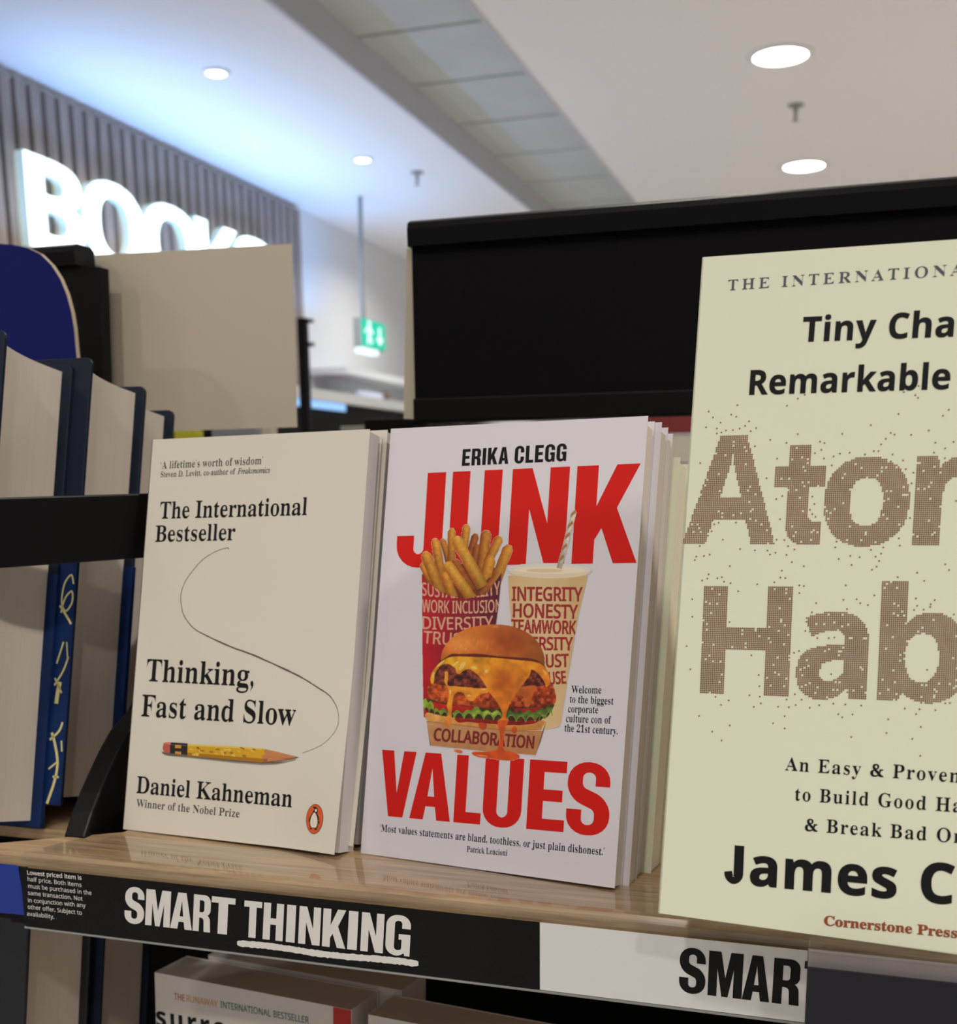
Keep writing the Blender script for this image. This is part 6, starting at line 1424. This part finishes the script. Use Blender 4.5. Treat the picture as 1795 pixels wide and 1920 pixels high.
# cheese, lower slice with its drips
low = zB([(352, 640), (385, 640), (392, 700), (385, 800), (470, 812), (600, 825), (760, 840), (860, 835), (872, 885), (790, 905), (740, 935), (700, 985), (640, 985), (600, 945), (575, 895), (520, 880), (470, 905), (450, 960), (436, 1080), (432, 1180), (420, 1280), (400, 1308), (362, 1300), (352, 1250), (375, 1180), (388, 1100), (372, 1040), (398, 960), (402, 880), (385, 830), (345, 760), (350, 700)])
shade(low, (240, 164, 50), (226, 128, 36), .2, .8, (.02, .05, .12), 3)
shade(zB([(1200, 880), (1260, 830), (1440, 800), (1425, 880), (1395, 960), (1380, 1030), (1350, 1062), (1310, 1052), (1300, 990), (1290, 940), (1220, 915)]), (206, 108, 42), (190, 88, 34), .2, .8, (.02, .05, .12), 3)
chs = zB([(180, 690), (205, 630), (260, 560), (330, 500), (450, 455), (700, 460), (950, 470), (1250, 500), (1450, 520), (1540, 570), (1595, 650), (1618, 760), (1595, 808), (1562, 815), (1550, 770), (1500, 690), (1400, 610), (1370, 680), (1290, 790), (1215, 890), (1150, 990), (1110, 1080), (1085, 1190), (1120, 1215), (1085, 1290), (1060, 1400), (1045, 1480), (1060, 1570), (1030, 1600), (985, 1585), (1000, 1500), (1010, 1380), (985, 1250), (1005, 1210), (1035, 1190), (1040, 1130), (1000, 1040), (930, 940), (880, 880), (820, 770), (760, 690), (700, 640), (640, 605), (570, 630), (530, 665), (495, 655), (470, 590), (400, 548), (330, 550), (270, 600), (232, 670), (222, 740), (200, 790), (180, 760)])
cp = shade(chs, (246, 176, 40), (216, 88, 28), .35, .62, (.02, .06, .16), 3)
mid = np.exp(-(((P.X - (780 + 1060 / 6.41)) / 26) ** 2 + ((P.Y - (1160 + 760 / 6.41)) / 26) ** 2))
P.fill(cp * mid, (188, 84, 30), .75)
for x, y, a, b, r in [(560, 570, 26, 60, .6), (480, 540, 14, 50, .9), (850, 632, 22, 22, 0), (700, 590, 40, 16, .2), (300, 540, 60, 12, -.7), (210, 680, 12, 40, .2), (640, 925, 22, 12, 0), (415, 880, 12, 30, 0), (1010, 1300, 10, 22, 0), (1550, 640, 40, 8, 1.0), (820, 850, 26, 10, 0)]:
    q = P.cov(zB(ell(x, y, a, b, 20, r)))
    P.fill(q, (255, 232, 150), .62)
# top bun
bun = zB([(305, 505), (308, 440), (335, 360), (400, 265), (500, 180), (620, 120), (760, 85), (930, 70), (1100, 80), (1240, 120), (1360, 180), (1460, 270), (1520, 370), (1545, 470), (1545, 560), (1480, 510), (1380, 480), (1200, 465), (1000, 452), (850, 432), (700, 420), (560, 430), (450, 420), (380, 455), (330, 490)])
q = np.array(smooth(bun, 3, True))
cb_ = P.cov(q)
u = (P.X - (780 + 820 / 6.41)) / 98
v = (P.Y - (1160 + 330 / 6.41)) / 42
dd = np.clip(u * .45 - v * .05 + .35 * (u * u), -1, 1)
base = np.array((214, 116, 46)) * (1 - .28 * np.clip(dd, 0, 1))[..., None] + np.array((30, 34, 20)) * np.exp(-(((u + .45) / .35) ** 2 + ((v + .15) / .5) ** 2))[..., None]
base = base + np.array((24, 24, 24)) * np.exp(-(((u - .15) / .5) ** 2 + ((v + 1.1) / .18) ** 2))[..., None]
base = base * (1 + .10 * N12 + .05 * N6)[..., None] + np.array((-26, -30, -14)) * np.exp(-(((u - .45) / .35) ** 2 + ((v + .2) / .6) ** 2))[..., None]
base = base * (1 - .28 * np.clip(v - .35, 0, 1))[..., None]
P.fill(cb_, np.clip(base, 0, 255))
for x, y, a, b, r in [(480, 360, 8, 34, .5), (540, 330, 8, 40, .5), (600, 370, 6, 30, .3), (860, 340, 5, 50, .25), (740, 300, 5, 40, .3), (960, 100, 40, 6, 0), (700, 250, 5, 26, .5)]:
    P.fill(P.cov(zB(ell(x, y, a, b, 16, r))), (246, 186, 128), .45)
for x in (1380, 1430, 1480, 1330, 1280):
    P.fill(P.cov(zB(ell(x, 400, 4, 46, 12, -.08))), (160, 74, 30), .4)
e = zB([(330, 492), (450, 425), (700, 424), (1000, 456), (1380, 486), (1540, 565), (1380, 500), (1000, 470), (700, 438), (450, 440)])
P.fill(P.cov(e), (110, 40, 16), .8)
# box in front
bx = zB([(130, 1230), (400, 1262), (800, 1310), (1150, 1345), (1525, 1350), (1440, 1640), (800, 1590), (175, 1525)])
tray = shade(bx, (206, 152, 104), (184, 126, 78), .3, .7, (.01, .02, .04), 0)
P.fill(zB([(1525, 1350), (1572, 1235), (1500, 1480), (1440, 1640)]), (110, 66, 40))
P.fill(zB([(130, 1230), (118, 1130), (128, 1225), (180, 1527), (172, 1527)]), (70, 40, 26))
P.fill(zB([(130, 1230), (400, 1262), (800, 1310), (1150, 1345), (1525, 1350), (1525, 1356), (1150, 1352), (800, 1317), (400, 1269), (130, 1237)]), (140, 90, 56), .8)
P.text('COLLABORATION', zB([(218, 1462)])[0], zB([(1415, 1560)])[0], 22.5, (124, 30, 32), off=.04)
# sauce over the box and the puddle
shade(zB([(355, 1180), (432, 1180), (425, 1260), (412, 1300), (370, 1308), (350, 1260)]), (238, 156, 60), (222, 118, 44), 0, 1, (.02, .04, .05), 3)
shade(zB([(760, 1250), (850, 1258), (845, 1320), (805, 1338), (765, 1310)]), (196, 66, 34), (206, 76, 40), 0, 1, (.02, .04, .05), 3)
shade(zB([(1170, 1300), (1200, 1295), (1222, 1340), (1190, 1382), (1150, 1345)]), (214, 84, 40), (206, 76, 40), 0, 1, (.02, .04, .05), 3)
shade(zB([(985, 1230), (1110, 1230), (1080, 1300), (1060, 1420), (1050, 1500), (1065, 1580), (1150, 1598), (1245, 1640), (1235, 1680), (1160, 1705), (1000, 1698), (900, 1682), (760, 1665), (680, 1630), (690, 1600), (800, 1598), (920, 1590), (985, 1565), (1002, 1480), (1012, 1380)]), (220, 92, 36), (214, 80, 30), 0, 1, (.02, .05, .08), 3)
shade(zB([(455, 1585), (500, 1570), (560, 1590), (555, 1615), (500, 1612)]), (226, 120, 60), (214, 100, 44), 0, 1, (.02, .04, .05), 3)
P.fill(P.cov(zB(ell(800, 1648, 70, 7, 20, .12))), (255, 210, 120), .6)
P.fill(P.cov(zB(ell(1008, 1440, 7, 60, 20, 0))), (248, 150, 80), .7)

# colour grid -> mesh
keep = P.a > .35
ny, nx = P.X.shape
qk = keep[:-1, :-1] | keep[1:, :-1] | keep[:-1, 1:] | keep[1:, 1:]
qk &= (P.a[:-1, :-1] + P.a[1:, :-1] + P.a[:-1, 1:] + P.a[1:, 1:]) > 1.6
idx = np.arange(ny * nx).reshape(ny, nx)
used = np.zeros(ny * nx, bool)
ii, jj = np.nonzero(qk)
F4 = np.stack([idx[ii + 1, jj], idx[ii + 1, jj + 1], idx[ii, jj + 1], idx[ii, jj]], 1)
used[F4.ravel()] = True
remap = np.cumsum(used) - 1
Xf, Yf = P.X.ravel()[used], P.Y.ravel()[used]
rays = (Xf - CX)[:, None] * AX_R - (Yf - CY)[:, None] * AX_U + F_PX * AX_F
pn = CAM + rays * ((J.n @ (J.o - CAM)) / (rays @ J.n))[:, None] - J.o
V = np.stack([pn @ J.ux, np.full(len(pn), -.0002), pn @ J.uv], 1)
me = bpy.data.meshes.new('food_picture')
me.from_pydata(V.tolist(), [], remap[F4].tolist())
srgb = np.clip(P.rgb.reshape(-1, 3)[used] * 1.04, 0, 255) / 255
lc = np.where(srgb <= .04045, srgb / 12.92, ((srgb + .055) / 1.055) ** 2.4)
ca = me.color_attributes.new('print', 'FLOAT_COLOR', 'POINT')
ca.data.foreach_set('color', np.concatenate([lc, np.ones((len(lc), 1))], 1).astype(np.float32).ravel())
fm = mat('food_print', (.5, .5, .5), .42, spec=.4)
at = fm.node_tree.nodes.new('ShaderNodeAttribute')
at.attribute_name = 'print'
fm.node_tree.links.new(at.outputs['Color'], fm.node_tree.nodes['Principled BSDF'].inputs['Base Color'])
link('food_picture', me, fm, JB)

PR = ('title_text', 'author_text', 'quote_text', 'food_picture')
for k, (dx, dy, dz, lab) in enumerate([(.0030, .0098, -.0003, 'second copy, directly behind the white red-lettered paperback'),
                                       (.0022, .0196, -.0006, 'third copy in the stack behind the white red-lettered paperback')]):
    c_ = copy_tree(JB, skip=PR)
    c_.matrix_world = Matrix.Translation(Vector(jY * dy) + Vector(jX * dx) + Vector((0, 0, dz))) @ jm
    c_['label'] = lab
paperback('paperback', Matrix.Translation(Vector(jY * .0300) + Vector(jX * .0062) + Vector((0, 0, .003))) @ jm, JP[6], .1865, .014, M['atom'], M['pages_cream'],
          'shorter cream book at the back of the red-lettered stack', None, .002)

# ---- the ivory book with dotted lettering
am, aX, aY, aU = frame(AP[:3], *AP[3:6])
AB = paperback('paperback', am, AP[6], AP[7], .0215, M['atom'], M['pages_cream'], 'tall ivory book with bronze dotted title at the right')
A_ = Sheet(AP[:3], aX, aU)
za = lambda x, y: (1195 + x / 2.992, 400 + y / 2.992)
zb_ = lambda x, y: (1195 + x / 2.992, 800 + y / 2.992)
zc_ = lambda x, y: (1195 + x / 2.992, 1320 + y / 2.992)
A_.build('banner_text', A_.line('THE INTERNATIONAL BESTSELLER', za(508, 433), za(1735, 352), 19.5, 'serif', (-.026, .006), 'THE INTERNATION', track=.26), M['navy_print'], AB)
g = A_.line('Tiny Changes,', za(925, 721), za(1772, 691), 46, 'bold', .012, 'Tiny Cha', track=.02)
g += A_.line('Remarkable Results', za(630, 1018), za(1752, 985), 45.5, 'bold', .012, 'Remarkable', track=.02)
g += A_.line('James Clear', zc_(492, 999), zc_(1770, 1123), 69, 'bold', .018, 'James C', track=.03)
A_.build('title_text', g, M['black_print'], AB)
g = A_.line('An Easy & Proven Way', zc_(830, 371), zc_(1738, 436), 24.5, 'serif', (-.014, .008), 'An Easy & Prove', track=.10)
g += A_.line('to Build Good Habits', zc_(885, 540), zc_(1757, 604), 24.5, 'serif', (-.014, .008), 'to Build Good H', track=.10)
g += A_.line('& Break Bad Ones', zc_(940, 711), zc_(1760, 776), 24.5, 'serif', (-.014, .008), '& Break Bad O', track=.10)
A_.build('subtitle_text', g, M['black_print'], AB)
A_.build('publisher_text', A_.line('Cornerstone Press', zc_(1050, 1240), zc_(1795, 1312), 17.5, 'serif', .03, 'Cornerstone Press', track=.0), M['rust_print'], AB)
# dotted words
def dots_for(word, a, b, top, spans, pitch=.000656):
    A0, B0, C0 = A_.px(*a), A_.px(*b), A_.px(*top)
    d = B0 - A0
    Lb = np.linalg.norm(d)
    e = d / Lb
    n = np.array([-e[1], e[0]])
    h = (C0 - A0) @ n
    g, _ = layout(word, 'bold', 1, .0, spans)
    out = []
    W = max(s_[1] for s_ in spans) * Lb
    off = .026
    for (o, hs) in g:
        p = o * (Lb, h)
        p = offset_poly(p, .0004)
        hh = [offset_poly(q * (Lb, h), .0004) for q in hs]
        x0, y0 = p.min(0)
        x1, y1 = p.max(0)
        xs = np.arange(math.floor(x0 / pitch), math.ceil(x1 / pitch) + 1) * pitch
        ys = np.arange(math.floor(y0 / pitch), math.ceil(y1 / pitch) + 1) * pitch
        X, Y = np.meshgrid(xs, ys)
        k = inside(p, X, Y)
        for q in hh: k &= ~inside(q, X, Y)
        for x, y in zip(X[k], Y[k]):
            out.append((A0 + e * x + n * y, k))
    edge = []
    pts = [q[0] for q in out]
    return pts, (A0, e, n, Lb, h, g)


_t = GLY['bold']['t']
GLY['bold']['t'] = (.5, [fillet([(0, .53), (.14, .53), (.14, 0, .16), (.46, 0), (.46, .2), (.33, .2, .05), (.33, .53), (.47, .53), (.47, .71), (.33, .71), (.33, .9), (.14, .9), (.14, .71), (0, .71)])])
random.seed(11)
wa = lambda px: (px - 258) / (1545 - 258)
sA = [(wa(258), wa(785)), (wa(772), wa(1048)), (wa(1060), wa(1512)), (wa(1548), wa(2260)), (wa(2310), wa(2440)), (wa(2490), wa(2900))]
pA, iA = dots_for('Atomic', zb_(262, 652), zb_(1545, 660), zb_(300, 62), sA)
wh = lambda px: (px - 357) / (1345 - 357)
sH = [(wh(357), wh(858)), (wh(905), wh(1282)), (wh(1347), wh(1800)), (wh(1850), wh(1975)), (wh(2010), wh(2300)), (wh(2330), wh(2700))]
pH, iH = dots_for('Habits', zb_(357, 1490), zb_(1345, 1528), zb_(393, 903), sH)
GLY['bold']['t'] = _t
dots = [p for p in pA + pH if random.random() > .03]
# loose dots drifting off the letters
ext = []
for (A0, e, n, Lb, h, g) in (iA, iH):
    for o, hs in g:
        p = o * (Lb, h)
        tops = [q for q in p if q[1] > h * .55]
        for _ in range(80):
            q = p[random.randrange(len(p))]
            r_ = abs(random.gauss(0, .0028))
            up = random.choice((1, 1, -1))
            ext.append(A0 + e * (q[0] + random.gauss(0, .0022)) + n * (q[1] + up * r_ + up * .0006))
x0_, y0_ = A_.px(*zb_(240, 1650))
x1_, y1_ = A_.px(1795, 730)
for _ in range(230):
    ext.append(np.array((random.uniform(.003, AP[6] - .004), random.uniform(y0_ - .006, y1_ + .002))))
gr = {}
for p in dots: gr.setdefault((int(p[0] / .00075), int(p[1] / .00075)), 1)
for p in ext:
    k = (int(p[0] / .00075), int(p[1] / .00075))
    near = any((k[0] + i, k[1] + j) in gr for i in (-1, 0, 1) for j in (-1, 0, 1))
    if near or not (.002 < p[0] < AP[6] - .002): continue
    gr[k] = 1
    dots.append(p)
V, Fc = [], []
ca_ = [(math.cos(t), math.sin(t)) for t in np.linspace(0, 2 * math.pi, 7)[:-1]]
for p in dots:
    k = len(V)
    r_ = .0003
    V += [(p[0] + r_ * a, -.00012, p[1] + r_ * b) for a, b in ca_]
    Fc.append(tuple(range(k, k + 6)))
dt = mesh('dotted_title', V, Fc, M['bronze'], AB)
dt['kind'] = 'stuff'

# ------------------------------------------------------------------ hardbacks in the left bay
def hardback(X, fy, top, bot, lean, w, t, boards, label, pages='pages', front=None, sq=.003, bt=.0028, fan=.0):
    """stands face out; its fore-edge is the right side in the plane X; fy = depth of the front board at the bottom"""
    h = (top - bot) / math.cos(lean)
    c, s = math.cos(lean), math.sin(lean)
    m_ = Matrix(((1, 0, 0, X - w), (0, c, s, fy), (0, -s, c, bot + s * t), (0, 0, 0, 1)))
    r = tag(empty('hardback_book', matrix=m_), label, 'book')
    def board(name, y0, y1, m):
        rr_ = .004
        pr = fillet([(0, 0), (w, 0, .003), (w, h, .004), (0, h)], 4)
        return MB().prism([(a, y0, b) for a, b in pr], (0, y1 - y0, 0)).build(name, m, r, .0005, 1)
    board('front_board', 0, bt, front or boards)
    board('back_board', t - bt, t, boards)
    MB().prism([(.0, 0, 0), (-.003, .003, 0), (-.003, t - .003, 0), (0, t, 0), (.002, t, 0), (.002, 0, 0)], (0, 0, h)).build('spine', boards, r)
    n = 12
    pr = [(.004, bt)] + [(w - sq - .002 - .0038 * math.sin(math.pi * k / n) * 1.0, bt + (t - 2 * bt) * k / n) for k in range(n + 1)] + [(.004, t - bt)]
    MB().prism([(a, b, sq) for a, b in pr], (0, 0, h - 2 * sq)).build('page_block', M[pages], r)
    return r, m_


XL = -.20
LZ = -.0135
ls_ = tag(box('side_shelf', (-.62, .0265, LZ - .0065), (-.131, .26, LZ), M['shelf'], None, .001), 'thin oak shelf under the tall blue hardbacks at the left', 'shelf')
tag(box('shelf_support', (-.62, .034, LZ - .0115), (-.135, .26, LZ - .0066), M['black2']), 'black support under the oak shelf of the left bay', 'shelving')
b1, m1 = hardback(XL, -.030, .2365, LZ + .0004, .235, .155, .057, M['navy_cloth'], 'frontmost tall navy hardback at the left edge, pale fore-edge towards us', sq=.0042)
b2_, m2 = hardback(XL + .0105, .028, .228, LZ + .0004, .235, .155, .0545, M['navy_cloth'], 'second navy hardback, pale yellow lettering on its jacket edge', sq=.0042)
b3_, m3 = hardback(XL - .002, .083, .217, LZ + .0004, .235, .155, .0515, M['navy_cloth'], 'third and lowest navy hardback, behind the cream paperback', sq=.0042)
# jacket art on the strip of cover that shows
sw = lambda pts, w_: pts


def strip(pts, w, name, m, root, Xr, h):
    """a brush mark on the front board; pts in millimetres from the right edge and bottom"""
    P_ = smooth([np.array(p, float) for p in pts], 5)
    L_, R2 = [], []
    for i, p in enumerate(P_):
        a, b = P_[max(0, i - 1)], P_[min(len(P_) - 1, i + 1)]
        d = (b - a) / (np.linalg.norm(b - a) + 1e-9)
        n = np.array((-d[1], d[0])) * w / 2
        L_.append(p + n)
        R2.append(p - n)
    V, Fc = [], []
    for i in range(len(P_) - 1):
        k = len(V)
        V += [(.155 + q[0] / 1000, -.0003, q[1] / 1000) for q in (L_[i], L_[i + 1], R2[i + 1], R2[i])]
        Fc.append((k, k + 1, k + 2, k + 3))
    return V, Fc


V, Fc = [], []
for pts, w in [([(-8.5, 1), (-4.5, 14), (-3.5, 24), (-6, 34), (-8.5, 40)], 1.6), ([(-9, 20), (-4, 24)], 1.0), ([(-2, 16), (-6, 16)], 1.2), ([(-9.5, 36), (-4, 41), (-2, 46)], 1.3), ([(-2, 36), (-1.2, 30)], 1.0),
                   ([(-7, 56), (-6.5, 62), (-5.5, 68)], 2.4), ([(-9, 66), (-4, 74), (-1.2, 82)], 1.1), ([(-9, 70), (-4, 62)], 1.1), ([(-8.5, 78), (-5, 90)], 1.0), ([(-3, 90), (-1.5, 80)], .8),
                   ([(-9, 110), (-4, 104), (-1, 100)], 1.3), ([(-8, 106), (-6, 114), (-2, 118), (-1.3, 112), (-5, 107), (-8, 112), (-7, 122), (-3, 127), (-1.2, 122)], 1.0)]:
    v, f = strip(pts, w, '', None, None, 0, 0)
    k = len(V)
    V += v
    Fc += [tuple(i + k for i in q) for q in f]
mesh('jacket_lettering', V, Fc, M['yellow_print'], b2_)
for root in (b1, b2_, b3_):
    # lower jacket band in brighter blue, wrapped round the lower part of the boards
    for ch in list(root.children):
        pass
    h = .12
    yy = {b1: .057, b2_: .0545, b3_: .0515}[root]
    MB().box((.02, -.00022, .001), (.1552, .0001, h + .02)).build('jacket_front', M['blue_cloth'], root)
    MB().box((.02, yy - .0030, .001), (.1554, yy + .0002, h + .02)).build('jacket_back', M['blue_cloth'], root)

# hardbacks on the shelf below the left bay
zbt = -.285
h4, _ = hardback(XL, -.036, -.0405, zbt, .20, .155, .058, M['dark_book'], 'pale-edged black hardback under the shelf at the bottom left corner')
h5, _ = hardback(XL + .004, .028, -.0405, zbt, .20, .155, .052, M['navy_cloth'], 'dim hardback behind it at bottom left, mauve-tinted page edge', 'pages')
rs = UX(0, 1745, XL)
MB().tube([(0.118, -.0006, .232), (.118, .0002, .232)], .0185, 32).build('red_disc', M['red_spot'], h4)
tag(box('lower_side_shelf', (-.62, -.03, zbt - .012), (-.12, .26, zbt), M['shelf']), 'lower oak shelf below the left bay', 'shelf')

# ------------------------------------------------------------------ books on the shelf below
TL = UY(290, 1822.9, .055)
TR = UZ(659.5, 1893.7, TL[2])
ww = np.linalg.norm(TR - TL)
yw = math.atan2(TR[1] - TL[1], TR[0] - TL[0])
le = .06
hh = .21
mtx, sX, sY, sU = frame((0, 0, 0), yw, le, 0)
bl = TL - sU * hh
mtx, sX, sY, sU = frame(bl, yw, le, 0)
SB = paperback('paperback', mtx, ww, hh, .030, M['cover_white2'], M['pages_grey'], 'white book on the shelf below with rainbow-coloured heading and red corner stripe')
S = Sheet(bl, sX, sU)
zl = lambda x, y: (220 + x / 2.992, 1740 + y / 2.992)
for t, a, b, c_ in [('THE', (320, 400), (378, 411), (190, 60, 50)), ('RUNAWAY', (390, 412), (565, 444), (225, 165, 80)), ('INTERNATIONAL', (580, 446), (862, 497), (40, 110, 80)), ('BESTSELLER', (878, 500), (1075, 536), (50, 95, 130))]:
    S.build('heading', S.line(t, zl(*a), zl(*b), 12, 'sans', .01), Mk('heading_ink', c_), SB)
S.build('title_text', S.line('surrounded', zl(222, 548), zl(612, 622), 31 * 1.15, 'bold', .01, 'surro', track=.14), M['black_print'], SB)
u0 = S.px(625, 1890)[0]
MB().add([(u0, -.00012, 0), (ww - .0002, -.00012, 0), (ww - .0002, -.00012, hh - .0002), (u0, -.00012, hh - .0002)], [(0, 1, 2, 3)]).build('red_stripe', M['red_spot'], SB)
s2 = copy_tree(SB, skip=('heading', 'title_text', 'red_stripe'))
s2.matrix_world = Matrix.Translation(Vector(sY * .0315) + Vector(sX * .014) + Vector((0, 0, .002))) @ mtx
s2['label'] = 'white book directly behind the one with the rainbow-coloured heading'
TL2 = UZ(690, 1902, TL[2] - .001)
m3_, *_r = frame(TL2 - sU * hh, yw, le, 0)
s3 = copy_tree(SB, skip=('heading', 'title_text', 'red_stripe'))
s3.matrix_world = m3_
s3['label'] = 'white-topped book at the bottom edge, right of the rainbow-headed one'
s4 = copy_tree(s3)
s4.matrix_world = Matrix.Translation(Vector(sX * (ww + .012)) + Vector((0, 0, -.002))) @ m3_
s4['label'] = 'book in the dark below the white shelf card'
tag(box('lower_shelf', (-.118, -.12, TL[2] - .235), (SX1, .27, TL[2] - .218), M['shelf']), 'lower oak shelf board in the dark under the section cards', 'shelf')
tag(box('lower_back_panel', (-.62, .262, -1.149), (-.127, .274, .16), M['black2']), 'black back panel of the left bay', 'shelving')

# ------------------------------------------------------------------ glimpses behind the fixture
gy = .85
ZG = float(UY(500, 846, gy)[2])
G0 = UY(340, 806, gy)
bk = tag(box('rear_gondola', (-.75, gy - .02, -1.149), (float(UY(735, 846, gy)[0]), gy + .35, ZG - .0002), M['black2']), 'dark low gondola seen through the gap above the cream paperback', 'shelving')


def gap(name, x0, y0, x1, y, m, label, cat, th=.02):
    a, b = UY(x0, y0, y), UY(x1, y0, y)
    return tag(box(name, (a[0], y, ZG), (b[0], y + th, a[2]), m, None, .001), label, cat)


gap('small_box', 326, 808, 366, .86, M['yellow_box'], 'lime-yellow box peeping over the cream paperback, right of the hardbacks', 'box')
gap('display_tray', 396, 800, 478, .87, M['grey_panel'], 'grey panel seen in the gap below the beige card', 'panel')
gap('price_card', 490, 797, 506, .86, M['beige'], 'narrow beige card seen in the gap below the beige card', 'card')
gap('paper_stack', 638, 799, 684, .90, M['greybox'], 'small grey-beige block right of the blue-lit strip, above the cream paperback', 'block')
a = UY(682, 786, .50)
b = UY(800, 786, .50)
tag(box('black_tray', (a[0], .50, 0.1601), (b[0], .61, a[2]), M['black2'], None, .002), 'blurred black block below the off-white card edge, left of the header panel', 'block')

# lying books between the red-lettered and the ivory book, on a table further back
ty = .80
zz = lambda y: float(UY(1260, y, ty)[2])
base = zz(922)
sx0 = float(UY(1205, 900, ty)[0])
tag(box('display_table', (sx0 - .06, ty - .02, -1.149), (SX1, ty + .45, base - .0005), M['black2'], None, .002), 'dark table behind the fixture carrying the lying books', 'table')
tag(box('rear_shelf', (-.30, .33, -1.149), (-.05, .62, .160), M['black2'], None, .001), 'black rear shelf behind the fixture under the blurred black block', 'shelf')


def lying(z0, z1, cov, lab, pg='pages_cream', dx=0.):
    r = tag(empty('lying_book', (sx0 + dx, ty, z0)), lab, 'book')
    box('lower_board', (0, 0, 0), (.24, .16, .0022), cov, r)
    box('upper_board', (0, 0, z1 - z0 - .0022), (.24, .16, z1 - z0), cov, r)
    box('page_block', (.003, .0008, .0022), (.237, .157, z1 - z0 - .0022), M[pg], r)
    return r


lying(base, zz(903.6), M['navy_cloth'], 'lowest of the lying books between the two front books, navy cover')
lying(zz(903.2), zz(869), M['cover_white2'], 'cream-edged lying book, second from the bottom', dx=.004)
lying(zz(868), zz(812), M['cover_white2'], 'thick cream-edged lying book under the red one', dx=-.003)
lying(zz(811.5), zz(768), M['red_cover'], 'dark red lying book on top, just under the header panel', 'red_cover')
